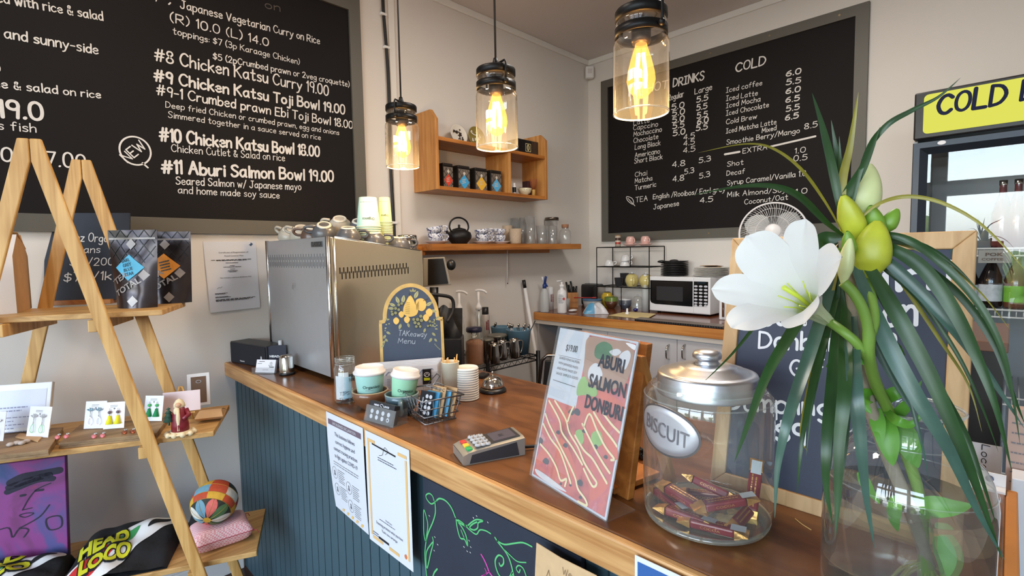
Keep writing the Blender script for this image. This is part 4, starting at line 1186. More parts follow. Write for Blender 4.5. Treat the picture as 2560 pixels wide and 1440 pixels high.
# ------------------------------------------------------------------ the service counter
XF,XK,YE = .652,1.279,-.008                   # front edge, back edge, right-hand end
sc = thing('service_counter','long service counter with stained wooden top and slate-blue boarded front','counter',(XF,.9,0))
BT = .058
MB().bx(XF+.012,XK,YE,YW-.001,ZC-.036,ZC).build('worktop',TOPM,sc,bevel=.003)
MB().bx(XF-.004,XF+.012,YE,YW-.001,ZC-BT,ZC).build('edge_band',BANDM,sc,bevel=.004)
MB().bx(XF+.012,XK,YE-.016,YE,ZC-BT,ZC).build('end_band',M_('end_grain',(196,128,62),.5,var=.1,scale=30),sc,bevel=.003)
m = MB()
xp = XF + .036
yy = YE + .02; pitch = .0505
prof = []
m.bx(xp+.006,xp+.02,YE+.02,YW-.001,0,ZC-.04)
while yy < YW-.002:                               # tongue-and-groove boards
    y1 = min(yy+pitch-.005,YW-.002)
    m.bx(xp,xp+.008,yy,y1,.0,ZC-.04)
    yy += pitch
m.build('front_panel',PANELM,sc)
MB().bx(XF+.05,XK-.02,YE+.02,YE+.04,0,ZC-.036).build('end_panel',PANELM,sc)
MB().bx(XK-.03,XK-.012,YE+.04,YW-.03,0,ZC-.036).build('back_panel',M_('counter_back',(90,70,52),.6),sc)
# hinge bracket at the far right corner
q = oz(2480,1222)
hb = thing('hinge_bracket','white metal hinge plate with a screw at the far right corner of the counter','bracket',q)
a,b = oz(2438,1240),oz(2524,1252)
c = V((XK-.004,YE+.03,ZC))
MB().bx(XK-.034,XK-.002,YE,YE+.05,ZC,ZC+.004).bx(XK-.006,XK-.002,YE,YE+.05,ZC+.004,ZC+.026).build('plate',WHITEPL,hb)
MB().cyl((XK-.0065,YE+.022,ZC+.015),(XK-.0075,YE+.022,ZC+.015),.006,14).build('screw',M_('screw_head',(90,100,120),.3,.8),hb)

# ---- notices hanging on the counter front
def hang(name,label,cat,x0,y0,x1,y1,hpx,curl,mats=PAPER,xo=.003,H_=None):
    a,b = ox(x0,y0,XF-.004-xo),ox(x1,y1,XF-.004-xo)
    u = V((0,-1,0)); W_ = a.y-b.y
    z1 = (a.z+b.z)/2
    if H_ is None: H_ = z1 - ox(x1,hpx,XF-.01).z
    t = thing(name,label,cat,V((XF-.006,(a.y+b.y)/2,z1)))
    def fn(s_,h):                                # s from the left edge, h down from the top
        k = h/H_
        back = curl*(k**2)*(.3+.7*(1-s_/W_))
        return V((XF-.004-xo+back*.6,a.y - s_,z1 - h + curl*.0*k))
    m = MB(); m.grid(lambda i,j: fn(i*W_,j*H_),8,12); m.build('sheet',mats,t)
    lay = lambda mm,s2,nm,l=.0008: mapped_build(mm,s2,nm,fn,W_,H_,t,l)
    return t,W_,H_,lay
def mapped_build(mm,s2,nm,fn,W_,H_,t,l):
    d = MB(); mapped(d,lambda x,y: fn(x,H_-y) + V((-l,0,0)),s2); return d.build(nm,mm,t)
t,W_,H_,lay = hang('hygiene_notice','white business hygiene notice hanging on the counter edge, left of the orange-bordered sheet','notice',815,1029,907,1069,1340,.03,H_=.297)
s2 = MB(); s2.flat([(.012,H_-.034),(W_-.012,H_-.034),(W_-.012,H_-.018),(.012,H_-.018)],X0,XU,XV); lay(M_('mauve_bar',(110,92,104),.6),s2,'title_bar',.0006)
s2 = MB(); print_text(s2,'SAFE BUSINESS DECLARATION',V((.04,H_-.030,0)),XU,XV,.008,W_-.08); lay(PAPER,s2,'title_lettering',.0012)
s2 = MB()
for i,tx in enumerate(('This business follows','correct hygiene and','contact tracing practices','to fight against COVID-19')):
    print_text(s2,tx,V((W_/2,H_-.062-i*.022,0)),XU,XV,.0115,(.118,.115,.140,.136)[i],align='C')
lay(M_('slate_print',(70,78,104),.6),s2,'headline')
s2 = MB()
lines(s2,V((.03,H_-.145,0)),XU,XV,.15,2,.007,.002)
for cx,cy in ((.03,.118),(.115,.098),(.035,.068),(.118,.045)):
    s2.ribbon([(cx+.016*math.cos(2*PI*k/20),cy+.018*math.sin(2*PI*k/20)) for k in range(20)],.0012,X0,XU,XV,0,closed=True)
    s2.disc(V((cx,cy+.004,0)),XU,XV,.004,8); s2.flat([(cx-.006,cy-.008),(cx+.006,cy-.008),(cx+.004,cy),(cx-.004,cy)],X0,XU,XV)
    lines(s2,V((cx+.022,cy+.014,0)),XU,XV,.042,7,.006,.0018)
lay(GREYINK,s2,'small_print')
s2 = MB()
for k in range(5): s2.flat([(.05+k*.03,.006),(.062+k*.03,.006),(.070+k*.03,.016),(.058+k*.03,.016)],X0,XU,XV)
lay(M_('amber_print',(232,190,110),.6),s2,'footer_stripes')

t,W_,H_,lay = hang('tracing_poster','white sheet with orange broken border taped to the counter front','notice',912,1076,1023,1124,1420,.004,H_=.300)
s2 = MB(); q = .012; bw = .008
for x0,x1,y0,y1 in ((q,q+bw,.02,H_-.02),(W_-q-bw,W_-q,.02,H_-.03),(q,.05,H_-.026,H_-.018),(W_-.05,W_-q,H_-.026,H_-.018),(.02,.07,.012,.02),(.1,W_-.06,.012,.02)):
    s2.flat([(x0,y0),(x1,y0),(x1,y1),(x0,y1)],X0,XU,XV)
lay(M_('apricot_print',(226,184,122),.6),s2,'border')
s2 = MB()
s2.flat([(.035,H_-.030),(W_-.06,H_-.034),(W_-.06,H_-.030),(.035,H_-.026)],X0,XU,XV)
s2.flat([(.05,.022),(.10,.022),(.10,.028),(.05,.028)],X0,XU,XV)
s2.ribbon(smooth_pts([(.07,H_-.05),(.085,H_-.045),(.092,H_-.03),(.10,H_-.022),(.112,H_-.03),(.10,H_-.04)],4),.0012,X0,XU,XV,0)
lay(INK,s2,'black_marks')
s2 = MB()
print_text(s2,'Scanning protects what you love',V((W_/2,.060,0)),XU,XV,.0075,.125,align='C'); print_text(s2,'Tiaki tou uiranga',V((W_/2,.046,0)),XU,XV,.0065,.075,align='C'); print_text(s2,'Head Loco',V((W_/2,.082,0)),XU,XV,.005,.03,align='C')
lines(s2,V((W_*.28,.076,0)),XU,XV,.09,1,.01,.0016); lines(s2,V((W_*.3,H_-.058,0)),XU,XV,.09,2,.006,.002)
lines(s2,V((.022,.030,0)),XU,XV,.03,2,.006,.002)
lay(M_('ink_blue_grey',(60,66,88),.6),s2,'lettering')
s2 = MB()
s2.disc(V((W_-.03,.026,0)),XU,XV,.006,12); lay(M_('orange_dot',(214,120,70),.6),s2,'emblem')

# chalkboard hung on the front
XCB = XF + .022
def oc(x,y): return ox(x,y,XCB)
cbx = thing('counter_chalkboard','chalkboard with green chalk vines hanging below the counter edge','chalkboard',oc(1060,1190))
tl_,tr_ = oc(1056,1188),oc(1356,1370)
z1 = tl_.z - .004
W_ = .47; H_ = .60
y0 = tl_.y
MB().bx(XCB,XCB+.012,y0-W_,y0,z1-H_,z1).build('board',M_('chalky_board',(40,46,60),.75,var=.3,scale=5),cbx,bevel=.002)
uC = V((0,-1,0))
def oc2(X,Y):
    p = oc(1020+X/5.54,1180+Y/5.54); return (y0-p.y,p.z-z1)
g = MB()
pc = V((XCB,y0,z1))
vines = [([(395,400),(440,365),(510,385),(570,440),(620,520),(660,620),(700,680),(770,730),(830,745)],13),([(395,400),(330,440),(270,380),(255,320),(300,295),(345,330),(365,390)],11),([(380,420),(385,560),(350,690),(290,830),(255,970),(240,1120),(245,1260),(265,1440)],12),
         ([(225,520),(265,640),(280,750),(260,900),(250,960),(225,850),(222,700),(225,520)],11),([(345,900),(355,980),(320,1120),(270,1330),(255,1200),(270,1080),(345,970)],11),([(670,640),(690,780),(730,910),(790,930),(830,1020),(815,900),(770,790),(700,690)],12),([(740,800),(780,900)],9),
         ([(830,745),(890,690),(960,655),(1045,675),(980,700),(970,770),(920,800),(860,770),(900,720),(960,690)],11),([(700,660),(760,700),(850,790),(950,860),(1000,800),(1080,810),(1150,850)],10),([(1210,905),(1260,980),(1340,1080),(1400,1180),(1440,1300),(1470,1440)],12),([(1240,950),(1340,1000),(1470,985),(1600,975),(1720,1030)],11),
         ([(1330,1060),(1420,1150),(1520,1235),(1640,1250)],8),([(1440,1440),(1450,1380),(1400,1460),(1290,1450),(1230,1340),(1215,1220),(1260,1150),(1320,1180),(1330,1260),(1290,1300),(1270,1260)],12),([(1640,1430),(1600,1330),(1540,1290),(1505,1330),(1540,1390),(1560,1350)],9),([(410,1340),(370,1390),(350,1450)],14)]
GC = M_('green_chalk',(96,190,118),.85)
for pts,w_ in vines:
    g.ribbon(smooth_pts([oc2(*p) for p in pts],4),w_/5.54*.00085*1.9,pc,uC,UP,.0012)
g.build('green_vines',GC,cbx)
g = MB()
for pts,w_ in (([(1020,1140),(1060,1210),(1100,1300),(1130,1380),(1180,1450)],26),([(1070,1330),(1090,1400),(1020,1440)],14),([(1130,1380),(1060,1430),(1000,1470)],14)):
    g.ribbon(smooth_pts([oc2(*p) for p in pts],4),w_/5.54*.00085,pc,uC,UP,.0012)
g.build('pink_flower',M_('pink_chalk',(198,70,160),.85),cbx)
g = MB()
for x,y in ((295,598),(370,890),(410,995),(362,1078),(775,1028),(868,1030),(820,1088),(862,1106),(845,940),(1105,688),(905,625),(950,600)):
    a = oc2(x,y); b = oc2(x+12,y+14); g.ribbon([a,b],.0016,pc,uC,UP,.0012)
g.build('chalk_dots',CHALK,cbx)

# kraft note and blue poster below the edge
def ock(x,y): return ox(x,y,XF-.012)
p = [ock(1341,1357),ock(1452,1420)]
kn = thing('kraft_note','torn kraft paper note hanging over the right side of the vine chalkboard','notice',p[0])
y_a,z_a = p[0].y,p[0].z
pts = [(0,0),(.055,-.004),(.13,-.002),(.14,-.20),(.02,-.20),(-.008,-.12),(-.004,-.05)]
MB().prism(pts,V((XF-.012,y_a,z_a)),uC,UP,.0012).build('sheet',M_('kraft_note_paper',(206,172,130),.8,var=.12,scale=60),kn)
m = MB()
hand(m,'A La',V((XF-.012,y_a-.02,z_a-.06)),uC,UP,.06,.022,.05); hand(m,'We are',V((XF-.012,y_a-.06,z_a-.03)),uC,UP,.05,.012,.07)
m.build('lettering',M_('sepia_ink',(120,96,70),.7),kn)
a = ock(1587,1387)
bp = thing('blue_poster','white-bordered blue poster stuck to the counter edge under the biscuit jar','poster',a)
MB().prism([(0,0),(.155,0),(.155,-.21),(0,-.21)],a,uC,UP,.001).build('sheet',PAPER,bp)
m = MB(); m.flat([(.005,-.008),(.150,-.008),(.150,-.2),(.005,-.2)],a,uC,UP,.0006); m.build('blue_print',M_('poster_blue',(52,96,160),.5),bp)
m = MB(); m.flat([(.018,-.028),(.085,-.044),(.10,-.06),(.03,-.06)],a,uC,UP,.0012); m.build('mauve_print',M_('poster_mauve',(180,150,150),.6),bp)
m = MB(); m.flat([(.013,-.036),(.030,-.05),(.05,-.064),(.012,-.064)],a,uC,UP,.0014); m.build('white_print',PAPER,bp)

# ---- left end of the counter: loudspeaker, business cards, canister
bl,br = oz(578,905),oz(680,924)
u = (br-bl).normalized(); n = V((u.y,-u.x,0)); 
if n.dot(CAM-bl) < 0: n = -n
H_ = hz(bl,853)-ZC
W_ = .27
spk = thing('loudspeaker','long low black loudspeaker at the wall end of the counter','speaker',(bl+br)/2)
MB().slab([bl,bl+u*W_,bl+u*W_+UP*H_,bl+UP*H_],n,.085).build('cabinet',M_('speaker_cabinet',(40,40,46),.4),spk,bevel=.003)
MB().slab([bl+u*.006+UP*.005+n*.003,bl+u*(W_-.006)+UP*.005+n*.003,bl+u*(W_-.006)+UP*(H_-.005)+n*.003,bl+u*.006+UP*(H_-.005)+n*.003],n,.003).build('grille',M_('speaker_cloth',(32,33,42),.9,var=.2,scale=300),spk)
m = MB(); print_text(m,'Panasonic',bl+u*W_*.29+UP*.012+n*.003,u,UP,.006,.034,bold=.03); m.build('lettering',WHITEPL,spk)

bc = oz(662,934)
ch = thing('card_holder','clear card holder with white business cards at the left end of the counter','card holder',bc)
u = (oz(692,937)-oz(637,936)).normalized(); n = V((u.y,-u.x,0)); n = n if n.dot(CAM-bc) > 0 else -n
W_ = (oz(692,937)-oz(637,936)).length
v = (UP*math.cos(.3) - n*math.sin(.3)); nn = u.cross(v)
MB().slab([bc-u*W_/2+UP*.002+n*.012,bc+u*W_/2+UP*.002+n*.012,bc+u*W_/2+UP*.026+n*.012,bc-u*W_/2+UP*.026+n*.012],n,.002).slab([bc-u*W_/2+UP*.002+n*.012,bc+u*W_/2+UP*.002+n*.012,bc+u*W_/2+UP*.002-n*.04,bc-u*W_/2+UP*.002-n*.04],UP,.002).build('holder',ACRYL,ch)
m = MB()
c = bc - u*W_*.44 + UP*.004
m.slab([c,c+u*W_*.88,c+u*W_*.88+v*.050,c+v*.050],nn,.012)
m.build('cards',CARD,ch)
m = MB(); lines(m,c+u*.012+v*.042,u,v,.03,1,.01,.002); lines(m,c+u*.006+v*.034,u,v,.02,1,.01,.0015); m.ribbon([(.004*math.cos(2*PI*k/12),.004*math.sin(2*PI*k/12)) for k in range(12)],.001,c+u*W_*.68+v*.036,u,v,.001,closed=True); print_text(m,'Barista',c+u*W_*.58+v*.026,u,v,.004,.016); print_text(m,'Roaster',c+u*W_*.62+v*.020,u,v,.0045,.02,bold=.03); lines(m,c+u*.03+v*.010,u,v,.03,1,.01,.0012)
m.build('print',INK,ch)
# small black tag sign behind the cards
bt_ = oz(680,926)+V((.02,.03,0))
tg = thing('tag_sign','round-topped black tag sign with white lettering behind the business cards','sign',bt_)
c = V((bt_.x,bt_.y,ZC))
k = wd(c,1)
H_ = hz(c,863)-ZC
pts = [(-22*k,0),(34*k,0),(34*k,H_),(4*k,H_),(-6*k,H_*.98),(-15*k,H_*.9),(-20*k,H_*.78)]
MB().prism(pts,c,u,UP,.004).build('board',M_('tag_navy',(26,30,52),.5),tg)
m = MB(); print_text(m,'HEAD',c-u*11*k+UP*H_*.48,u,UP,5*k,27*k,bold=.06); lines(m,c-u*4*k+UP*H_*.33,u,UP,16*k,1,.01,.001); m.build('lettering',WHITEPL,tg)
wt = c - n*.03 + u*.012
MB().cyl(wt,wt+UP*(hz(wt,851)-ZC),.008,4).build('spike',PAPER,tg)
cn = oz(718,936)
k = wd(cn,1)
cnt = thing('steel_canister','small steel canister with a black base beside the coffee machine','canister',cn)
MB().lathe([(0,0),(19*k,0),(19*k,6*k),(17*k,7*k)],cn,24).build('base',BLACKPL,cnt)
MB().lathe([(17*k,7*k),(17*k,44*k),(13*k,50*k),(0,51*k)],cn,24).build('body',STEEL,cnt)
bs_ = oz(654,922)
k = wd(bs_,1)
MBk = MB().lathe([(0,0),(5*k,0),(5*k,26*k),(3.5*k,32*k),(3.5*k,40*k),(0,41*k)],bs_+V((.012,.018,0)),12)
tag(MBk.build('dropper_bottle',M_('frosted_white',(210,214,222),.3)),'tiny frosted bottle between the speaker and the business cards','bottle')

# ---- espresso machine
mx,my0,my1 = .793,1.690,2.262
mz1 = hz((mx,my0),592)
X1 = oy(1056,630,my0).x
zr = hz((X1,my0),627)
em = thing('espresso_machine','large brushed steel espresso machine standing on the counter','coffee machine',(mx,(my0+my1)/2,ZC))
zb_ = ZC + .022
def side_poly(y): return [V((mx,y,zb_)),V((X1,y,zb_)),V((X1,y,zr)),V((mx,y,mz1))]
A_,B_ = side_poly(my0),side_poly(my1)
SIDE = M_('mirror_side_steel',(222,206,178),.22,.85,bump=.06,scale=5)
BACKS = M_('brushed_back_steel',(178,180,184),.42,.6,var=.05,scale=30)
MB().slab([B_[0],A_[0],A_[3],B_[3]],V((-1,0,0)),.012).build('back_panel',BACKS,em,bevel=.002)
MB().slab([A_[0]+V((.014,0,0)),A_[1],A_[2],A_[3]+V((.014,0,0))],V((0,-1,0)),.012).build('side_panel',SIDE,em,bevel=.002)
MB().slab([B_[0],B_[1],B_[2],B_[3]],V((0,1,0)),.01).build('side_panel',SIDE,em)
MB().tube([A_[3]+V((.03,.003,.0)),A_[2]+V((-.01,.003,.0))],.0035,8).build('top_trim',BRUSHED,em)
_i = V((.013,.013,0)); _j = V((.013,-.013,0))
MB().slab([A_[3]+_i+UP*-.003,A_[2]+V((-.034,.013,-.003)),B_[2]+V((-.034,-.013,-.003)),B_[3]+_j+UP*-.003],UP,.01).build('cup_warmer_top',BRUSHED,em)
MB().slab([A_[1]+V((-.02,.013,0)),B_[1]+V((-.02,-.013,0)),B_[2]+V((-.02,-.013,-.003)),A_[2]+V((-.02,.013,-.003))],V((1,0,0)),.01).build('front_panel',BRUSHED,em)
MB().slab([A_[0]+_i+UP*.004,A_[1]+V((-.034,.013,.004)),B_[1]+V((-.034,-.013,.004)),B_[0]+_j+UP*.004],UP,.004).build('bottom_tray',BLACKMETAL,em)
for y in (my0,my1-.006):
    MB().cyl((mx+.002,y-.003,zb_),(mx+.002,y-.003,mz1+.002),.0075,12).build('corner_trim',M_('bright_trim',(214,214,214),.2,1),em)
    MB().cyl((mx+.026,y-.003,zb_),(mx+.026,y-.003,mz1-.002),.004,10).build('corner_trim',M_('bright_trim2',(224,224,224),.2,1),em)
for x in (mx+.06,X1-.07):
    for y in (my0+.06,my1-.06):
        MB().cyl((x,y,ZC),(x,y,zb_),.02,14).build('foot',BLACKPL,em)
m = MB()
N_ = 47
for k in range(N_):
    y = my0+.018 + (my1-my0-.03)*k/(N_-1)
    for (a,b) in ((.006,.028),(-.024,-.002)) if k % 2 else ((-.008,.018),(-.018,-.006)):
        m.bx(mx-.0006,mx+.001,y-.0016,y+.0016,1.372+a,1.372+b)
m.build('vent_slots',M_('slot_grey',(96,98,102),.6),em)
m = MB()
xa,xb = oy(850,680,my0).x,oy(1016,670,my0).x
for k in range(20):
    x = xa + (xb-xa)*k/19
    za = hz((x,my0),683-13*k/19)
    m.bx(x-.0022,x+.0022,my0-.0006,my0+.001,za-.002,za+.020)
    x += (xb-xa)/38
    m.bx(x-.0022,x+.0022,my0-.0006,my0+.001,za-.022,za+.004)
m.build('vent_slots',M_('slot_black',(20,18,16),.6),em)
pl_ = ox(779,616,mx-.001); pr_ = ox(806,612,mx-.001)
m = MB().bx(mx-.003,mx,pr_.y,pl_.y,pl_.z-.003,hz(pl_,605)); m.build('badge',M_('badge_grey',(110,112,114),.4,.6),em)
m = MB(); print_text(m,'CLASSICA',V((mx-.003,pl_.y-.002,pl_.z)),V((0,-1,0)),UP,.016,pl_.y-pr_.y-.004,bold=.02); m.build('badge_lettering',M_('badge_dark',(40,40,42),.4),em)
c = ox(735,716,mx)
m = MB(); m.ribbon([(.017*math.cos(a*.35+.4),.017*math.sin(a*.35+.4)) for a in range(14)],.002,c,V((0,-1,0)),UP,.001); hand(m,'10TC',c+V((0,.018,-.008)),V((0,-1,0)),UP,.034,.016,.1); m.build('maker_mark',M_('mark_light',(206,208,212),.3,.8),em)
# working side: two group heads and steam arm, beyond the side panel
for y in (my0+.18,my0+.40):
    MB().cyl((X1-.02,y,zr-.16),(X1+.06,y,zr-.16),.035,18).cyl((X1+.05,y,zr-.21),(X1+.05,y,zr-.15),.036,18).build('group_head',STEEL,em)
    MB().tube([(X1+.08,y,zr-.215),(X1+.20,y,zr-.225)],.012,10).build('portafilter',BLACKPL,em)
pts = [V((X1-.01,my0+.05,zr-.13)),V((X1+.045,my0+.04,zr-.125))]
q1,q2,q3 = oy(1090,737,my0+.03),oy(1128,745,my0+.02),oy(1133,775,my0+.02)
q4 = oy(1118,805,my0+.02)
MB().tube(smooth3([oy(1060,736,my0+.04),q1,q2,q3,q4],5),.0075,8).build('steam_arm',RUBBER,em)

# tilted glass-fronted panel (upper end of the grinder) with a round knob, and the black bag below it
def qd(pts,D): return [od(x,y,D) for x,y in pts]
D = depth((X1+.20,my0+.12,1.2))
gr = thing('coffee_grinder','black coffee grinder with mirror-faced hopper beyond the espresso machine','grinder',V((od(1110,900,D).x,od(1110,900,D).y,ZC)))
pn = qd([(1058,717),(1128,712),(1112,642),(1058,645)],D)
nn = (CAM-pn[0]).normalized()
MB().slab(pn,nn,.05).build('hopper',M_('dark_steel_box',(128,124,116),.45),gr,bevel=.003)
ins = qd([(1070,713),(1121,709),(1108,646),(1070,648)],D-.002)
MB().slab(ins,nn,.002).build('mirror_face',M_('dark_mirror',(30,27,25),.3,0,.08),gr)
k = D/FPX
c = od(1128,662,D+.03)
MB().ball(c,(12*k,12*k,14*k),14,10).build('knob',BLACKPL,gr)
cb_ = V((od(1130,860,D).x,od(1130,860,D).y,0))
b0 = od(1078,905,D); b1 = od(1150,905,D)
z_t = od(1110,842,D).z
c = V(((b0.x+b1.x)/2,(b0.y+b1.y)/2,(ZC+z_t)/2)); w_ = (b1-b0).length
uu = (b1-b0); uu.z = 0; uu.normalize(); ee = UP.cross(uu)
RG = Matrix((uu,ee,UP)).transposed()
c.x,c.y = c.x + .02,c.y+.0
MB().box(V((c.x,c.y,(.80+z_t)/2)),(w_,.12,z_t-.80),M=RG).build('body',BLACKPL,gr,bevel=.006)
MB().cyl(od(1085,718,D+.02),od(1085,770,D+.02),.02,12).build('neck',BLACKPL,gr)
m = MB()
def bag(i,j):
    x = 1062+(1156-1062)*i; y = 770+(848-770)*j
    xs = 1090+ (x-1090)*(.55+.45*j)
    return od(xs,y + 8*math.sin(i*7+j*3),D - .05*math.sin(PI*i)*(.4+.6*math.sin(PI*j)) - .008*math.sin(i*15+j*9))
m.grid(bag,16,14)
m.grid(lambda i,j: bag(i,j) - (bag(i,j)-od(1062+94*i,770+78*j,D+.05))*1.0,8,8)
m.build('dust_cover',M_('black_nylon',(22,22,25),.6,bump=.3,scale=30),gr)

# ---- things on top of the machine
ZT = lambda x: mz1 + (zr-mz1)*(x-mx)/(X1-mx)
CUPG = M_('charcoal_glaze',(88,88,92),.35,coat=.3); CUPB = M_('brown_glaze',(98,74,62),.35,coat=.3); CUPI = M_('cream_glaze',(222,214,200),.3); CUPL = M_('grey_cream_glaze',(186,178,164),.35,coat=.2)
def cup_mesh(t,outer,inner,r=.045,h=.055,foot=.024):
    MB().lathe([(0,.002),(foot,0),(foot,.005),(foot*1.25,.009),(r*.86,h*.45),(r*.97,h*.8),(r,h)],seg=28).build('cup_wall',outer,t,world=False)
    MB().lathe([(r,h),(r*.96,h+.0012),(r*.925,h*.98),(r*.82,h*.46),(foot*1.1,.011),(0,.009)],seg=28).build('cup_lining',inner,t,world=False)
    hp = [(r*.9,0,h*.86),(r*1.3,0,h*.86),(r*1.55,0,h*.62),(r*1.38,0,h*.32),(r*.84,0,h*.30)]
    MB().tube(smooth3(hp,5),.0055,8).build('handle',outer,t,world=False)
D0 = depth((mx+.06,my0+.10,mz1))
for (lab,X,Y,dz,outer,tilt,hy) in (
    ('pale grey cup upside down, leftmost on the coffee machine',.062,2.165,0,CUPL,.5,2),('pale grey cup upside down, second from the left on the coffee machine',.062,2.04,0,CUPL,.5,2.2),
    ('brown cup upside down between the pale and charcoal cups',.062,1.935,0,CUPB,.35,2.5),('small charcoal cup upside down with pale foot ring, right of the brown cup',.062,1.835,0,CUPG,.55,2.6),
    ('charcoal cup upside down at the front corner of the coffee machine',.115,1.752,.002,CUPG,.22,-.5),('charcoal cup upside down before the mint paper cups',.215,1.745,0,CUPG,.2,-.5),
    ('charcoal cup upside down at the right end of the machine, before the steel jar',.325,1.742,0,CUPG,.1,-.5),('pale cup upside down in the upper layer of the heap on the machine',.150,1.885,.040,CUPL,.55,2.4),
    ('grey cup upside down in the upper layer, nearest the mint paper cups',.215,1.855,.040,CUPG,.5,2.2)):
    t = thing('coffee_cup',lab,'cup',(0,0,0),0,'cups on the coffee machine')
    cup_mesh(t,outer,CUPI,.046,.043)
    MB().lathe([(0,.0035),(.017,.0035),(.0185,-.0006),(.0245,-.0006),(.0265,.004)],seg=24).build('foot_ring',CUPI,t,world=False)
    p = V((mx+X,Y,ZT(mx+X)+dz))
    d = V((CAM.x-p.x,CAM.y-p.y,0)).normalized(); ax = UP.cross(d)
    R = Matrix.Rotation(tilt,4,ax) @ Matrix.Rotation(hy,4,'Z') @ Matrix.Rotation(PI,4,'X')
    t.rotation_euler = R.to_euler(); t.location = p + UP*(.043*math.cos(tilt) + .046*math.sin(tilt))
# paper cups nested upside down in two stacks
MINT = M_('mint_paper_cup',(196,232,216),.5); LIMEC = M_('lime_paper_cup',(206,226,168),.5); RIMC = M_('cup_rim',(226,228,190),.5)
def stack(label_top,label_mid,cx,cy_top,ytop,pxr_top,pxr_bot,y_rim0,D_,n,body,grp,words=True):
    base = od(cx,600,D_)
    k = D_/FPX
    x,y = base.x,base.y
    zt_ = hz(base,ytop); z0 = hz(base,y_rim0)
    r0,r1 = pxr_top*k,pxr_bot*k
    H_ = zt_ - z0
    zbase = ZT(x)
    step = (z0 - zbase - .004)/(n-1)
    first = None
    for q in range(n):
        z = z0 - q*step
        lab = label_top if q == 0 else label_mid
        if q < 2:
            t = thing('paper_cup',lab,'paper cup',(x,y,z),0,grp)
            if q == 0:
                MB().lathe([(r1,0),(r0,H_),(r0*.94,H_),(r0*.92,H_-.006),(0,H_-.006)],seg=32).build('cup_wall',body,t,world=False)
            else:
                MB().lathe([(r1,0),(r1-.0008,step*1.05)],seg=32).build('cup_wall',body,t,world=False)
            MB().lathe([(r1+.0012,-.001),(r1+.0028,.0008),(r1+.0012,.003),(r1,.002),(r1+.0012,-.001)],seg=32).build('rolled_rim',RIMC,t,world=False)
            if q == 0 and words:
                a0 = math.atan2(CAM.y-y,CAM.x-x)
                def fn(X_,Y_): 
                    zz = Y_; rr = r1 + (r0-r1)*zz/H_ + .0006
                    a = a0 - X_/rr*-1
                    return V((rr*math.cos(a),rr*math.sin(a),zz))
                d = MB(); s2 = MB(); print_text(s2,'Organico',V((0,0,0)),XU,XV,H_*.085,r1*1.05,align='C',bold=.01)
                for p_ in s2.v: p_.x,p_.y = -p_.x,H_*.30 - p_.y
                mapped(d,fn,s2); d.build('lettering',INK,t,world=False)
                d = MB(); s2 = MB(); lines(s2,V((-r1*.7,H_*.82,0)),XU,XV,r1*1.4,1,.01,.0014); mapped(d,fn,s2); d.build('small_print',GREYINK,t,world=False)
            first = t
        else:
            dup(first,(x,y,z))
    return x,y
stack('topmost mint paper cup, upside down on the left stack on the machine','mint paper cup rim nested below the top cup of the left stack on the machine',923,495,494,21,29,568,D0+.10,9,MINT,'paper cups in the left stack')
stack('topmost lime-tinted paper cup, upside down on the right stack on the machine','lime paper cup rim nested below the top cup of the right stack on the machine',964,495,494,13,17.5,556,D0+.16,17,LIMEC,'paper cups in the right stack',True)
# steel jar and copper-handled tool on the machine, black tray at the wall end
p = od(1019,625,D0+.20); k = depth(p)/FPX
sj = thing('steel_jar','round steel shaker jar at the right end of the coffee machine','jar',V((p.x,p.y,hz(p,640))))
zj = hz(p,640)
MB().lathe([(0,0),(23*k,0),(23*k,36*k),(22*k,38*k),(24*k,39*k),(24*k,49*k),(22*k,52*k),(0,53*k)],V((p.x,p.y,zj)),28).build('body',STEEL,sj)
p = od(712,592,D0+.35); p.z = ZT(p.x)+.001
tr = thing('black_tray','low black lidded tub at the wall end of the coffee machine top','tub',p)
k = depth(p)/FPX
p = V((mx+.235,my1-.125,ZT(mx+.235)+.012))
MB().lathe([(0,0),(.10,0),(.105,.035),(.11,.037)],p,28).build('tub',M_('frosted_tub',(160,160,164),.3),tr)
MB().lathe([(.112,.034),(.118,.036),(.114,.05),(.10,.058),(0,.060)],p,28).build('lid',BLACKPL,tr)
# ------------------------------------------------------------------ on the counter, from the coffee machine to the bell
# arched takeaway sign standing behind the leaflets
a0 = oz(1012,975); a0 = V((.965,1.435,ZC))
nS = V((CAM.x-a0.x,CAM.y-a0.y,0)).normalized()
nS = (Matrix.Rotation(.10,3,'Z') @ nS)
uS = UP.cross(nS).normalized()
vS = (UP*math.cos(.10) - nS*math.sin(.10)).normalized(); nS2 = uS.cross(vS)
def onS(x,y):
    p = onp(x,y,a0,nS2) - a0; return (p.dot(uS),p.dot(vS))
L_,R_b = onS(950,880),onS(1112,900)
top = onS(1031,712); sh = onS(1112,806); shl = onS(952,797)
cx = (L_[0]+R_b[0])/2; hw = (R_b[0]-L_[0])/2
ys_ = (sh[1]+shl[1])/2; yt = top[1]; rw = hw*.83
arch = [(cx+rw*math.cos(PI*k/24),ys_+.012+(yt-ys_-.012)*math.sin(PI*k/24)) for k in range(25)]
outl = [(cx-hw,0),(cx+hw,0),(cx+hw,ys_),(cx+rw+.004,ys_+.002)] + arch + [(cx-rw-.004,ys_+.002),(cx-hw,ys_)]
tk = thing('takeaway_sign','arched slate takeaway menu sign with gold painted fruit','sign',a0)
SLB = M_('blue_slate_paint',(64,78,100),.65,var=.25,scale=9)
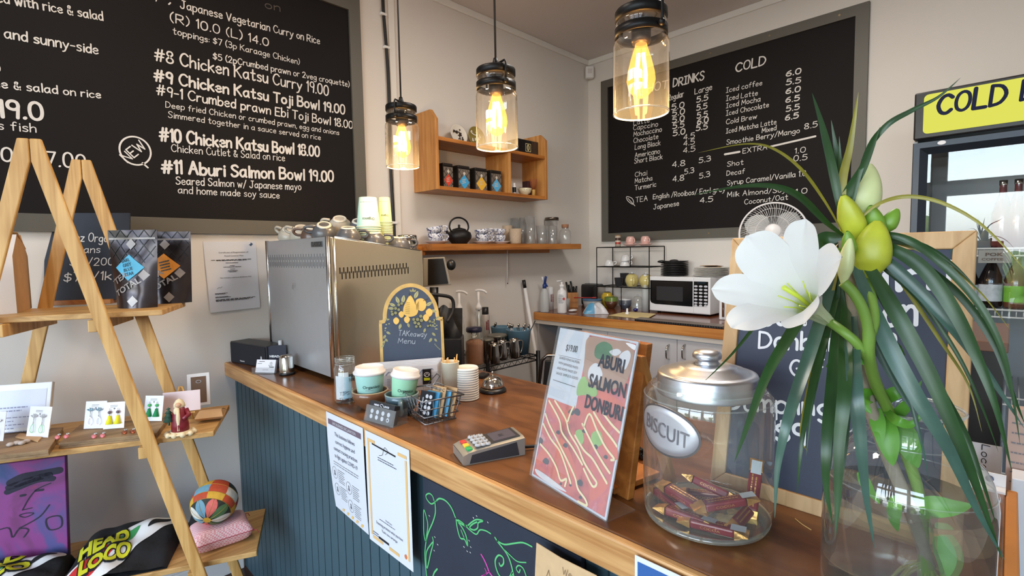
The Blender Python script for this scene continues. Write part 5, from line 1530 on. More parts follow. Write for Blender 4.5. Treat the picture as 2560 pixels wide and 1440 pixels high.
GOLD = M_('gold_paint',(206,176,112),.45,.2,var=.3,scale=40); GOLDB = M_('bright_gold_paint',(232,196,112),.42,.2,var=.2,scale=20); LEAFG = M_('pale_sage_paint',(176,178,132),.55,var=.2,scale=50); GRAPE = M_('olive_paint',(136,140,104),.55,var=.2,scale=60); DKL = M_('dark_outline_paint',(52,46,36),.6)
MB().prism(outl,a0,uS,vS,.009).build('board',[SLB],tk)
m = MB(); m.ribbon([(p[0]*.985+cx*.015,.004+p[1]*.985) for p in outl[2:]] ,.013,a0,uS,vS,.0007,caps=False); m.ribbon([(cx-hw+.005,0),(cx-hw+.005,ys_)],.010,a0,uS,vS,.0007,caps=False); m.ribbon([(cx+hw-.005,0),(cx+hw-.005,ys_)],.010,a0,uS,vS,.0007,caps=False); m.build('gold_border',GOLD,tk)
def zS(X,Y): return onS(780+X/3.273,680+Y/3.273)
def zA(X,Y): return zS(805+(X-805)*1.06,340+(Y-340)*1.06)
def sblob(m,pts,lift): m.flat(smooth_pts([zA(*p) for p in pts] + [zA(*pts[0])],4)[:-1],a0,uS,vS,lift)
lv = MB(); ln = MB()
for c,an,L2 in (((705,235),1.9,46),((750,228),1.35,50),((850,195),1.1,52),((665,272),2.7,40),((950,265),.5,46),((985,320),-.2,40),((655,300),3.0,36),((825,160),1.6,26),((808,165),2.2,20),((840,165),.9,20),
                  ((725,440),-1.9,36),((790,430),-1.3,30),((605,520),-2.2,30),((635,490),-.6,30),((600,560),-2.4,26),((620,545),-.9,26),((915,470),-2.0,30),((960,545),-2.2,32),((985,500),-.8,30),((1015,370),.6,28),((1000,545),-.9,26),((590,590),-2.4,22)):
    p = zA(*c); s_ = (onS(780,680)[0]-onS(779,680)[0])*L2/3.273/2*1.45
    q = [(-1,0),(-.4,.42),(.3,.40),(1,0),(.3,-.40),(-.4,-.42)]
    lv.flat(smooth_pts([(p[0]+s_*(x*math.cos(an)-y*math.sin(an)),p[1]+s_*(x*math.sin(an)+y*math.cos(an))) for x,y in q + q[:1]],3)[:-1],a0,uS,vS,.0008)
    ln.ribbon([(p[0]-s_*.9*math.cos(an),p[1]-s_*.9*math.sin(an)),(p[0]+s_*.8*math.cos(an),p[1]+s_*.8*math.sin(an))],.0009,a0,uS,vS,.0012,caps=False)
lv.build('painted_leaves',LEAFG,tk)
fr_ = MB()
sblob(fr_,[(800,200),(825,225),(845,270),(865,310),(850,350),(800,365),(755,345),(750,300),(770,250)],.0014)
sblob(fr_,[(850,235),(890,222),(922,245),(925,290),(900,320),(868,312),(848,275)],.0011)
for x,y,r in ((735,345,24),(695,395,26),(778,385,26),(950,330,30),(925,370,27)): sblob(fr_,[(x,y-r),(x+r*.85,y-r*.3),(x+r*.7,y+r*.6),(x,y+r*1.15),(x-r*.7,y+r*.6),(x-r*.85,y-r*.3)],.0018)
fr_.build('painted_fruit',GOLDB,tk)
gp = MB()
rnd = random.Random(4)
for x,y,r in ((690,300,15),(715,272,15),(738,262,14),(690,335,15),(665,345,15),(715,310,14),(660,325,12),(885,360,16),(860,385,17),(890,392,17),(840,410,16),(868,418,16),(850,440,14),(880,440,13),(830,385,15),(955,400,13),(940,435,12),(960,430,11),(985,405,10)):
    p = zA(x,y); rr = (onS(781,680)[0]-onS(780,680)[0])*r/3.273
    gp.disc(a0+uS*p[0]+vS*p[1],uS,vS,rr,12,.0021); ln.ribbon([(p[0]+rr*math.cos(2*PI*k/12),p[1]+rr*math.sin(2*PI*k/12)) for k in range(12)],.0008,a0,uS,vS,.0024,closed=True)
gp.build('painted_grapes',GRAPE,tk)
br_ = MB()
for x,y,r in [(615+rnd.uniform(-15,20),395+rnd.uniform(-20,40),6) for _ in range(10)] + [(1000+rnd.uniform(-25,25),420+rnd.uniform(-40,60),6) for _ in range(16)] + [(600+rnd.uniform(-6,6),470+rnd.uniform(-20,20),5) for _ in range(5)] + [(578+14*math.sin(k*.3),620-k*10,4) for k in range(6)] + [(1005+k*7,590+k*9-k*k*.3,4) for k in range(7)]:
    p = zS(x,y); br_.disc(a0+uS*p[0]+vS*p[1],uS,vS,(onS(781,680)[0]-onS(780,680)[0])*r/3.273,8,.0011)
br_.build('painted_berries',LEAFG,tk)
for k in range(7):
    ln.ribbon([zA(765,250+k*14),zA(790+k,258+k*14),zA(800,256+k*14)],.0008,a0,uS,vS,.0026,caps=False)
    ln.ribbon([zA(870,300-k*9),zA(850,310-k*6)],.0008,a0,uS,vS,.0026,caps=False)
ln.ribbon([zA(800,205),zA(795,180)],.0016,a0,uS,vS,.0026); ln.ribbon([zA(905,240),zA(925,232),zA(940,226)],.0016,a0,uS,vS,.0026)
ln.build('painted_outlines',DKL,tk)
m = MB()
for t_,a,b,c in (('TAKeaway',(706,520),(935,532),44),('Menu',(703,582),(840,588),42)):
    p0,p1 = zS(*a),zS(*b); U = (uS*(p1[0]-p0[0]) + vS*(p1[1]-p0[1])); W_ = U.length; U.normalize()
    hand(m,t_,a0+uS*p0[0]+vS*p0[1],U,nS2.cross(U),W_,(zS(a[0],a[1]-c)[1]-p0[1]),.09,lift=.001)
m.build('lettering',M_('pale_blue_chalk',(176,190,206),.8),tk)

# leaflets in a rack in front of it
lc = a0 + nS*.05; lc.z = ZC
def onl(x,y):
    p = onp(x,y,lc,nS) - lc; return (p.dot(uS),p.z)
l0,l1 = onl(896,902),onl(1094,935)
lr = thing('leaflet_rack','clear rack packed with upright white leaflets before the takeaway sign','leaflet rack',lc)
zt_ = (l0[1]+l1[1])/2
for k in range(5):
    d = k*.007
    m = MB().slab([lc+uS*(l0[0]+k*.003)-nS*d,lc+uS*(l1[0]+k*.005)-nS*d,lc+uS*(l1[0]+k*.005)-nS*d+UP*(zt_+.004*k),lc+uS*(l0[0]+k*.003)-nS*d+UP*(zt_+.004*k)],nS,.004)
    m.build('leaflet',PAPER,lr)
m = MB()
for k in range(9):
    x = l0[0] + (l1[0]-l0[0])*(.03+.11*k)
    c = lc+uS*x+UP*(zt_-.018)
    m.ribbon([(.008*math.cos(a*.5),.006*math.sin(a*.7)) for a in range(12)],.0016,c,uS,UP,.001,caps=False)
    lines(m,c-uS*.004+UP*-.02,uS,UP,.012,3 if k % 3 else 8,.005,.0018,.001)
m.build('blue_print',M_('leaflet_blue_grey',(122,134,168),.7),lr)
m = MB()
c = lc + uS*(l0[0]+(l1[0]-l0[0])*.80) + nS*.004
m.slab([c-UP*0+UP*.02,c+uS*.028+UP*.02,c+uS*.028+UP*(zt_-.012),c+UP*(zt_-.012)],nS,.002); m.build('black_leaflet',M_('black_card',(24,24,28),.4),lr)
m = MB(); c2 = c+uS*.014+UP*(zt_-.03); m.ribbon([(.009*math.cos(2*PI*k/14),.007*math.sin(2*PI*k/14)) for k in range(14)],.0015,c2,uS,UP,.001,closed=True); m.ribbon([(-.006,-.004),(0,.004),(.007,-.002)],.0015,c2,uS,UP,.001); m.build('white_mark',CARD,lr)
m = MB(); m.flat([(-.01,-.02),(.010,-.02),(.010,-.012),(-.01,-.010)],c2,uS,UP,.001); m.build('yellow_mark',M_('lime_mark',(186,196,40),.5),lr)
m = MB().slab([lc+uS*(l0[0]-.004)+nS*.004,lc+uS*(l1[0]+.012)+nS*.004,lc+uS*(l1[0]+.012)+nS*.004+UP*.06,lc+uS*(l0[0]-.004)+nS*.004+UP*.06],nS,.002)
m.slab([lc+uS*(l1[0]+.012)+nS*.004,lc+uS*(l1[0]+.012)-nS*.04,lc+uS*(l1[0]+.012)-nS*.04+UP*.1,lc+uS*(l1[0]+.012)+nS*.004+UP*.06],uS,.002)
m.build('holder',ACRYL,lr)

# tip jar
jc = oz(866,1004)
k = wd(jc,1)
H_ = hz(jc,893)-ZC
tj = thing('tip_jar','clear glass tips jar with notes and coins at the counter edge','jar',jc)
rr = 27*k
MB().lathe([(0,.002),(rr*.92,.002),(rr,.008),(rr,H_*.74),(rr*.88,H_*.84),(rr*.84,H_*.86),(rr*.84,H_*.90),(rr*.9,H_*.91),(rr*.84,H_*.93),(rr*.9,H_*.95),(rr*.86,H_*.98),(rr*.88,H_),(rr*.80,H_)],jc,36).build('glass_body',GLASSH,tj)
for z_ in (.865,.91,.95,.995):
    MB().lathe([(rr*(.87),H_*z_-.001),(rr*.90,H_*z_),(rr*.87,H_*z_+.001)],jc,36).build('thread_ring',thin_glass('ring_glass',(.85,.88,.87),2,haze=.2),tj)
toC = V((CAM.x-jc.x,CAM.y-jc.y,0)).normalized(); sd = UP.cross(toC)
m = MB()
for a,h0,h1,mm in ((-.55,.10,.62,0),(.05,.12,.60,1),(-.2,.3,.7,0)):
    m.mat(mm); m.grid(lambda i,j: jc + Matrix.Rotation(a,3,'Z') @ toC*(rr*.9) + (Matrix.Rotation(a,3,'Z') @ sd)*(i-.5)*rr*.9 - toC*((i-.5)**2*.02) + UP*H_*(h0+(h1-h0)*j),6,6)
tag(m.build('banknotes',[PAPER,M_('note_blue',(170,204,222),.7)]),'folded banknotes standing inside the tips jar','banknotes')
m = MB(); hand(m,'TIPS',jc + toC*(rr+.0015) - sd*rr*.55 + UP*H_*.22,sd,UP,rr*.8,H_*.07,.1); hand(m,'Thanks',jc + toC*(rr+.0015) - sd*rr*.6 + UP*H_*.10,sd,UP,rr*1.1,H_*.06,.1); hand(m,'TIPS',jc + toC*(rr*.93)+sd*rr*.30 + UP*H_*.60,(sd*.93-toC*.36).normalized(),UP,rr*.6,H_*.06,.12); hand(m,'THANKS',jc + toC*(rr*.90)+sd*rr*.25 + UP*H_*.50,(sd*.9-toC*.43).normalized(),UP,rr*.65,H_*.06,.12)
m.build('lettering',INK,tj)
COINS = [M_('gold_coin',(186,150,80),.3,1),M_('silver_coin',(190,190,190),.3,1),M_('copper_coin',(170,96,60),.3,1)]
rnd = random.Random(2)
for q in range(14):
    a,r0 = rnd.uniform(0,6.28),rnd.uniform(0,rr*.62)
    c = jc + V((r0*math.cos(a),r0*math.sin(a),.006+.0035*(q//3)))
    R = Matrix.Rotation(rnd.uniform(-.5,.5),3,'X') @ Matrix.Rotation(rnd.uniform(-.5,.5),3,'Y')
    m = MB(); m.lathe([(0,-.001),(.0105,-.001),(.0105,.001),(0,.001)],c,16,R,False)
    tag(m.build('coin',COINS[q % 3]),'coin in the heap at the bottom of the tips jar','coin','coins in the tips jar')

# two glazed cups holding paper cups
BROWNG = M_('brown_stoneware',(116,74,48),.3,var=.5,scale=9,coat=.4); BLUEG = M_('blue_grey_stoneware',(88,112,122),.28,var=.2,scale=14,coat=.4)
def mug_with_cup(px,ybase,ytop_mug,ytop_cup,pxw_mug,pxw_cup,mat_,lab_m,lab_c,hang_,tilt,cupmat):
    c = oz(px,ybase); k = wd(c,1)
    H_ = hz(c,ytop_mug)-ZC; r = pxw_mug*k/2
    t = thing('cup',lab_m,'cup',c,0,'glazed cups holding paper cups')
    MB().lathe([(0,.002),(r*.52,0),(r*.56,.006),(r*.82,H_*.3),(r*.97,H_*.68),(r,H_),(r*.94,H_+.001),(r*.90,H_*.68),(r*.74,H_*.3),(r*.4,H_*.12),(0,H_*.12)],c,40).build('cup_wall',mat_,t)
    MB().lathe([(r*.985,H_-.003),(r*1.005,H_),(r*.94,H_+.0015),(r*.93,H_-.003)],c,40).build('rim',M_('pale_rim',(170,150,120) if mat_ is BROWNG else (150,170,168),.3),t)
    d = V((math.cos(hang_),math.sin(hang_),0))
    MB().tube(smooth3([c+d*r*.96+UP*H_*.80,c+d*r*1.35+UP*H_*.84,c+d*r*1.58+UP*H_*.62,c+d*r*1.42+UP*H_*.34,c+d*r*.86+UP*H_*.30],5),.0075,8).build('handle',mat_,t)
    p = thing('paper_cup',lab_c,'paper cup',c+UP*(H_*.45),0,'takeaway display cups')
    rc = pxw_cup*k/2
    zc0 = H_*.42; z1 = hz(c,ytop_cup)-ZC
    R = Matrix.Rotation(tilt,3,(V((CAM.x-c.x,CAM.y-c.y,0)).normalized()))
    b = c + UP*zc0
    hb_ = z1-zc0-.016
    MB().lathe([(0,0),(rc*.74,0),(rc*.95,hb_)],b,40,R).build('cup_wall',cupmat,p)
    MB().lathe([(rc*.98,hb_-.004),(rc*1.04,hb_-.002),(rc*1.05,hb_+.003),(rc*1.0,hb_+.005),(rc*.95,hb_+.006),(rc*.90,hb_+.018),(rc*.86,hb_+.019),(rc*.84,hb_+.012),(rc*.3,hb_+.010),(0,hb_+.010)],b,40,R).build('lid',M_('lid_white',(226,222,222),.35),p)
    a0_ = math.atan2(CAM.y-c.y,CAM.x-c.x)
    def fn(x,y):
        q = rc*(.74+.21*y/hb_)+.0007; a = a0_ + x/q
        return b + R @ V((q*math.cos(a),q*math.sin(a),y))
    d_ = MB(); s2 = MB(); print_text(s2,'Organico',V((.004,hb_*.52,0)),XU,XV,.0085,rc*1.12,align='C',bold=.012); mapped(d_,fn,s2); d_.build('lettering',M_('dark_green_print',(30,58,56),.5),p)
    d_ = MB(); s2 = MB(); lines(s2,V((-rc*.3,hb_*.44,0)),XU,XV,rc*.6,1,.01,.0012); mapped(d_,fn,s2); d_.build('small_print',GREYINK,p)
AQUA = M_('aqua_paper_cup',(176,226,218),.5); MINT2 = M_('mint_green_paper_cup',(170,226,190),.5)
mug_with_cup(927,1018,975,917,88,76,BROWNG,'brown glazed cup holding a paper cup, next to the tips jar','aqua paper cup with white lid set in the brown glazed cup',-.75,.0,AQUA)
mug_with_cup(1006,1032,983,925,84,70,BLUEG,'blue-grey glazed cup holding a tilted paper cup, behind the card box','tilted mint paper cup with white lid set in the blue-grey cup',-2.2,-.14,MINT2)

# loyalty card box
bl,br = oz(909,1050),oz(965,1066)
u = (br-bl).normalized(); n = V((u.y,-u.x,0)); n = n if n.dot(CAM-bl) > 0 else -n
W_ = (br-bl).length*1.28
H_ = hz(bl,1012)-ZC
lb = thing('loyalty_card_box','clear box of black loyalty cards with white dots at the counter edge','card box',(bl+br)/2)
v = (UP*math.cos(.30) - n*math.sin(.30)); nn = u.cross(v)
m = MB()
b0 = bl + UP*.001
m.slab([b0,b0+u*W_,b0+u*W_+v*H_,b0+v*H_],nn,.002)
for e in (0,W_-.002):
    m.slab([b0+u*e,b0+u*(e+.002),b0+u*(e+.002)-n*.055,b0+u*e-n*.055],UP,.001)
    m.add([b0+u*e,b0+u*e-n*.055,b0+u*e-n*.055+UP*H_*.9,b0+u*e+v*H_],[(0,1,2,3)])
m.slab([b0+n*.012,b0+u*W_+n*.012,b0+u*W_-n*.055,b0-n*.055],UP,.001)
m.build('box',ACRYL,lb)
CARDK = M_('black_loyalty_card',(26,27,34),.45)
c = b0 + u*W_*.06 - nn*.004 + UP*.003
cw = W_*.86; chh = H_*1.22
MB().slab([c,c+u*cw,c+u*cw+v*chh,c+v*chh],nn,.018).build('cards',CARDK,lb)
m = MB()
for i in range(4):
    for j in range(2):
        m.disc(c+u*cw*(.17+.22*i)+v*chh*(.22+.27*j),u,v,chh*.115,18,.001)
m.ribbon([(chh*.1*math.cos(2*PI*k/14),chh*.07*math.sin(2*PI*k/14)) for k in range(12)],.0014,c+u*cw*.5+v*chh*.86,u,v,.001)
print_text(m,'HEAD',c+u*cw*.2+v*chh*.80,u,v,chh*.08,cw*.2,bold=.06); print_text(m,'LOCO',c+u*cw*.58+v*chh*.80,u,v,chh*.08,cw*.22,bold=.06)
m.build('dots_and_lettering',PAPER,lb)
m = MB(); p = c+u*cw*.83+v*chh*.22; m.flat([(-.003,.0005),(0,-.004),(.003,.0005),(.0015,.0025),(0,.001),(-.0015,.0025)],p,u,v,.002); lines(m,c+u*cw*.33+v*chh*.72,u,v,cw*.35,1,.01,.0015); m.build('heart_mark',CARDK,lb)

# wire basket of loyalty cards
A1,B1,C1 = oz(1022,1038),oz(1064,1066),oz(1112,1040)
bk = thing('wire_basket','small grey wire basket tray of loyalty cards on the counter','basket',B1)
WIRE = M_('grey_wire',(120,122,128),.35,.9)
u = (B1-A1); w1 = u.length; u.normalize(); vv = (C1-B1); vv = (vv - u*vv.dot(u)); w2 = max(.09,vv.length); vv.normalize()
c00 = A1 + UP*.004; H_ = hz(B1,1003)-ZC
def bq(a,b,z,f): return c00 + u*(w1*(a + (a-.5)*f)) + vv*(w2*(b + (b-.5)*f)) + UP*z
for z,f in ((0,0),(H_*.30,.10),(H_*.62,.20),(H_,.34)):
    MB().tube([bq(0,0,z,f),bq(1,0,z,f),bq(1,1,z,f),bq(0,1,z,f),bq(0,0,z,f)],.0016 if z < H_ else .0022,6).build('wire_loop',WIRE,bk)
m = MB()
for i in range(6):
    t_ = (i+.5)/6
    m.tube([bq(t_,0,H_,.34),bq(t_,0,0,0),bq(t_,1,0,0),bq(t_,1,H_,.34)],.0011,5); m.tube([bq(0,t_,H_,.34),bq(0,t_,0,0),bq(1,t_,0,0),bq(1,t_,H_,.34)],.0011,5)
m.build('wire_mesh',WIRE,bk)
hp = [bq(.95,1,H_,.34),od(1085,962,depth(B1)+.02),od(1096,938,depth(B1)+.05),od(1120,920,depth(B1)+.08)]
m = MB(); m.tube([bq(.55,1,H_,.34),od(1065,965,depth(B1)+.05),od(1092,934,depth(B1)+.08)],.0018,6); m.tube([bq(.95,1,H_,.34),od(1078,968,depth(B1)+.06),od(1100,940,depth(B1)+.09),od(1092,934,depth(B1)+.08)],.0018,6)
m.build('scoop_handle',WIRE,bk)
KR = KRAFT
cu_ = (u*.85 + vv*.3).normalized(); cn_ = V((cu_.y,-cu_.x,0)); cn_ = cn_ if cn_.dot(CAM-B1) > 0 else -cn_
for q in range(5):
    lab = ['black loyalty card with white dots, foremost in the wire basket','blue-edged loyalty card standing behind the black one in the wire basket','kraft index card lettered A B C behind the loyalty cards in the basket','blue card third in the wire basket, before the last kraft card','plain kraft card at the back of the wire basket'][q]
    base = bq(.48+.05*q,.22+.16*q,.003,0)
    hh = [.072,.070,.084,.074,.080][q]
    v = (UP*math.cos(.25) - cn_*math.sin(.25)*.4 + cu_*.18).normalized(); un = cu_; nn = un.cross(v)
    t = thing('loyalty_card',lab,'card',base,0,'cards in the wire basket')
    w_ = .050
    mm = [CARDK,M_('card_blue',(74,150,196),.5),KR,M_('card_blue2',(96,166,206),.5),KR][q]
    MB().slab([base-un*w_/2,base+un*w_/2,base+un*w_/2+v*hh,base-un*w_/2+v*hh],nn,.0022 if q != 1 else .008).build('card',mm,t)
    if q == 0:
        m = MB()
        for i in range(2):
            for j in range(4): m.disc(base+un*(.002+.014*i)+v*(.012+.0155*j),un,v,.0058,16,.001)
        print_text(m,'HEAD LOCO',base-un*.010+v*.014,v,-un,.004,.04,bold=.05)
        m.build('dots_and_lettering',PAPER,t)
    if q == 2:
        m = MB(); hand(m,'A B C',base-un*.014+v*(hh-.012),un,v,.034,.0075,.14); m.build('lettering',INK,t)

# cream cup of stirrers, lids, bell
cc = oz(1128,1000); k = wd(cc,1)
H_ = hz(cc,905)-ZC
CREAM = M_('cream_paper',(222,218,196),.6)
st = thing('stirrer_cup','cream paper cup holding wooden stirrers, beside the stack of lids','cup',cc)
MB().lathe([(0,.002),(16*k,0),(22*k,H_),(23*k,H_+.001),(22*k,H_+.002),(21*k,H_),(15.5*k,.004)],cc,32).build('cup_wall',CREAM,st)
for q in range(7):
    a = q*2.4; b = cc + V((10*k*math.cos(a),10*k*math.sin(a),.01)); e = cc + V((19*k*math.cos(a+.3),19*k*math.sin(a+.3),H_+.010+.006*(q % 3)))
    d_ = MB(); d_.tube([b,e],.0022,4)
    tag(d_.build('stirrer',PINE),'wooden stirrer standing in the cream paper cup','stirrer','stirrers in the cream cup')
lc_ = oz(1168,996); k = wd(lc_,1)
H_ = hz(lc_,914)-ZC
LID = M_('lid_plastic',(230,226,218),.4)
nl = 14; rl = 30*k; stp = H_/(nl+.6)
proto = None
for q in range(nl):
    z = ZC + .001 + q*stp
    if proto is None:
        proto = thing('cup_cover','white plastic cup lid, part of the tall stack beside the bell','cup lid',(lc_.x,lc_.y,z),0,'stack of white cup lids')
        MB().lathe([(rl*.97,0),(rl,.001),(rl*1.0,stp*.45),(rl*.96,stp*.6),(rl*.94,stp*.98),(rl*.90,stp),(rl*.88,stp*.6),(0,stp*.6)],seg=36).build('lid_shell',LID,proto,world=False)
    else:
        dup(proto,(lc_.x,lc_.y,z))
bc_ = oz(1232,978); k = wd(bc_,1)
bell = thing('service_bell','chrome service bell on a black base on the counter','bell',bc_)
MB().lathe([(0,.001),(34*k,0),(34*k,5*k),(32*k,8*k),(27*k,11*k),(0,12*k)],bc_,36).build('base',BLACKPL,bell)
MB().lathe([(27*k,12*k),(27.5*k,14*k),(26*k,22*k),(21*k,32*k),(12*k,38*k),(4*k,40*k),(0,40*k)],bc_,36).build('dome',STEEL,bell)
MB().lathe([(0,40*k),(2*k,40*k),(2*k,45*k),(3*k,46*k),(3*k,50*k),(0,51*k)],bc_,14).build('button',STEEL,bell)
q = oz(1205,945); MB_ = MB().box(q + V((.01,.01,.006)),(.05,.035,.012),rz=.3); tag(MB_.build('black_clip',BLACKPL,bevel=.003),'small flat black box lying behind the bell','box')

# EFTPOS terminal
pl_,pr2,pb = oz(1158,1166),oz(1310,1138),oz(1146,1120)
u = (pr2-pl_); Lp = u.length*1.02; u.normalize(); v = UP.cross(u); 
Wp = .078
ep = thing('payment_terminal','silver card payment terminal with grey keypad lying on the counter','card terminal',(pl_+pr2)/2)
base = pl_
def e3(a,b,z): return base + u*(a*Lp) + v*(b*Wp) + UP*z
SILV = M_('silver_plastic',(160,159,154),.35,.5); DKG = M_('dark_grey_plastic',(48,50,56),.4)
h0,h1 = .026,.044
prof = [(0,0,.012),(.03,0,.024),(.10,0,.027),(.50,0,.030),(1,0,h1)]
m = MB()
m.grid(lambda i,j: e3(i,j,.004 + (.018+.006*math.sin(min(1,i*6)*PI/2) + .014*i)*(1)*(1 if 0 < j < 1 else .92)),10,8)
m.slab([e3(.02,.02,.004),e3(1,.02,.004),e3(1,.98,.004),e3(.02,.98,.004)],UP,.004)
for j in (0,1): m.add([e3(i/10,j,.004 + (.018+.006*math.sin(min(1,i/10*6)*PI/2) + .0014*i)*.92) for i in range(11)] + [e3(i/10,j,.002) for i in range(11)],[(i,i+1,12+i,11+i) for i in range(10)],False)
for i in (0,1): m.add([e3(i,0,.002),e3(i,1,.002),e3(i,1,.004+(.018+.006*math.sin(min(1,i*6)*PI/2)+.014*i)*.92),e3(i,0,.004+(.018+.006*math.sin(min(1,i*6)*PI/2)+.014*i)*.92)],[(0,1,2,3)],False)
m.build('body',SILV,ep)
MB().slab([e3(.10,-.012,.003),e3(.90,-.012,.003),e3(.86,-.012,.033),e3(.70,-.012,.030),e3(.14,-.012,.021)],-v,.004).build('side_grip',DKG,ep)
zt_ = lambda a: .004 + .024 + .014*a + .0012
MB().slab([e3(.46,.12,zt_(.46)),e3(.95,.12,zt_(.95)),e3(.95,.88,zt_(.95)),e3(.46,.88,zt_(.46))],UP,.002).build('screen_bezel',DKG,ep)
MB().slab([e3(.53,.2,zt_(.53)+.0008),e3(.90,.2,zt_(.9)+.0008),e3(.90,.82,zt_(.9)+.0008),e3(.53,.82,zt_(.53)+.0008)],UP,.001).build('screen',M_('lcd_grey',(92,88,98),.2),ep)
m = MB(); lines(m,e3(.66,.52,zt_(.66)+.001),u,v,.02,2,.008,.003,.001); m.build('screen_lettering',DKG,ep)
KEYG = M_('key_grey',(176,180,186),.4); 
for i in range(4):
    for j in range(3):
        c = e3(.42-.078*j*1.0-.0,.16+.22*i,zt_(.36)+.001)
        MB().lathe([(0,.004),(.0062,.0035),(.0075,0)],c,14,smooth=True).build('key',KEYG,ep)
for j,col in enumerate(((46,170,92),(240,200,60),(214,60,56))):
    c = e3(.13,.20+.27*j,zt_(.1)-.001)
    MB().box(c,(.013,.016,.006),M=Matrix((u,v,UP)).transposed()).build('key',M_('key_colour',col,.45),ep,bevel=.002)
m = MB()
for i in range(4):
    for j in range(3):
        c = e3(.42-.078*j,.16+.22*i,zt_(.36)+.0056); m.flat([(-.0012,-.002),(.0012,-.002),(.0012,.002),(-.0012,.002)],c,u,v,0)
m.build('key_marks',DKG,ep)
MB().tube(smooth3([e3(1,.3,.012),e3(1.15,.28,.008),e3(1.5,.3,.006),e3(2.2,.8,.006),oz(1600,1128)+UP*.006],6),.004,8).build('lead',RUBBER,ep)

# salmon poster in a clear stand
P1,P2 = oz(1325,1190),oz(1510,1305)
u = (P2-P1); W_ = u.length; u.normalize(); bk_ = UP.cross(u)
# find the lean that brings the top edge where the photo has it
def tops(l):
    v = UP*math.cos(l) + bk_*math.sin(l); n = u.cross(v); p = onp(1403,823,P1,n)-P1; q = onp(1600,857,P1,n)-P1
    return v,n,p,q
v,n,p,q = tops(.26)
H_ = (p.dot(v)+q.dot(v))/2
SAL = thing('salmon_poster','upright salmon donburi menu poster priced at $19.00 in a clear stand','poster',(P1+P2)/2)
b0 = P1 + UP*.002
MB().slab([b0-u*.003,b0+u*(W_+.004),b0+u*(W_+.004)+v*(H_+.003),b0-u*.003+v*(H_+.003)],n,.003).slab([b0-u*.003-n*.004+UP*0,b0+u*(W_+.004)-n*.004,b0+u*(W_+.004)-bk_*-.07,b0-u*.003-bk_*-.07],UP,.002).build('clear_stand',ACRYL,SAL)
MB().slab([b0+n*-.0045,b0+u*W_+n*-.0045,b0+u*W_+v*H_+n*-.0045,b0+v*H_+n*-.0045],n,.003).build('sheet',PAPER,SAL)
o = b0 - n*.0045
fm,nt,bs = newmat('salmon_photo')
tc = nt.nodes.new('ShaderNodeTexCoord'); nz = nt.nodes.new('ShaderNodeTexNoise'); nz.inputs['Scale'].default_value = 14; nz.inputs['Detail'].default_value = 6; nz.inputs['Distortion'].default_value = 1.2
rp = nt.nodes.new('ShaderNodeValToRGB')
els = [(.30,(120,60,74)),(.40,(196,84,80)),(.52,(222,106,96)),(.62,(206,92,104)),(.72,(226,168,160)),(.85,(236,220,222))]
while len(rp.color_ramp.elements) < len(els): rp.color_ramp.elements.new(.5)
for e_,(p_,c_) in zip(rp.color_ramp.elements,els): e_.position = p_; e_.color = (*lin(c_),1)
nt.links.new(tc.outputs['Object'],nz.inputs[0]); nt.links.new(nz.outputs[0],rp.inputs[0]); nt.links.new(rp.outputs[0],bs.inputs['Base Color']); bs.inputs['Roughness'].default_value = .45
def pq(x,y):
    p = onp(x,y,o,n) - o; return (p.dot(u)/W_,p.dot(v)/H_)
def zq(X,Y): 
    a,b = pq(1100+X/2.77,800+Y/2.77); return (min(max(a*W_,.0041),W_-.0041),min(max(b*H_,.0041),H_-.0041))
m = MB(); mg = .004
yb_ = zq(745,535)[1]; xb_ = zq(1000,300)[0]
m.flat([(mg,mg),(W_-mg,mg),(W_-mg,H_-mg),(xb_,H_-mg),(xb_,yb_),(mg,yb_)],o,u,v,.0006); m.build('food_photo',fm,SAL)
def blob(m,pts,lift): m.flat(smooth_pts([zq(*p) for p in pts] + [zq(*pts[0])],4)[:-1],o,u,v,lift)
TAN = M_('photo_tan',(186,142,118),.5,var=.1,scale=30); GRNP = M_('photo_green',(72,120,76),.6,var=.4,scale=60); LIME = M_('photo_lime',(150,190,100),.5,var=.3,scale=40); MAYO = M_('photo_mayo',(232,214,170),.45); WHT = M_('photo_white',(232,226,226),.5); DARKS = M_('photo_dark',(46,44,62),.5); SALM = M_('photo_salmon',(226,104,84),.45,var=.2,scale=25)
m = MB(); blob(m,[(1030,120),(1180,140),(1340,175),(1300,420),(1180,480),(1050,470),(1000,380),(1005,250)],.0010); m.build('photo_wood',TAN,SAL)
m = MB(); blob(m,[(1085,180),(1140,150),(1195,185),(1185,260),(1120,275),(1075,250)],.0014); m.build('photo_herbs',GRNP,SAL)
m = MB(); blob(m,[(1175,220),(1230,200),(1258,225),(1215,250)],.0014); blob(m,[(1245,250),(1300,210),(1325,250),(1290,340),(1265,320)],.0014); blob(m,[(1040,330),(1090,300),(1130,380),(1080,430),(1030,400)],.0014); blob(m,[(1290,160),(1360,175),(1350,210)],.0016); blob(m,[(665,1030),(760,1090),(880,1190),(780,1150),(680,1075)],.0010); m.build('photo_bowl',WHT,SAL)
m = MB(); blob(m,[(960,440),(1000,390),(1040,450),(1090,480),(1080,530),(1000,520),(950,520)],.0012); blob(m,[(1060,780),(1110,770),(1130,850),(1080,880),(1050,830)],.0012); blob(m,[(940,780),(980,760),(1000,830),(970,870)],.0012); m.build('photo_onion',LIME,SAL)
for pts in ([(790,870),(860,830),(950,1050),(960,1150),(880,1040)],[(650,960),(720,880),(760,940),(690,1000)],[(1010,640),(1100,660),(1260,900),(1230,980),(1100,860)],[(1040,1190),(1130,1090),(1170,1150),(1060,1250)],[(1100,490),(1250,560),(1280,620),(1130,560)],[(745,540),(860,590),(900,720),(780,640)]):
    m = MB(); blob(m,pts,.0009); m.build('photo_salmon_slice',SALM,SAL)
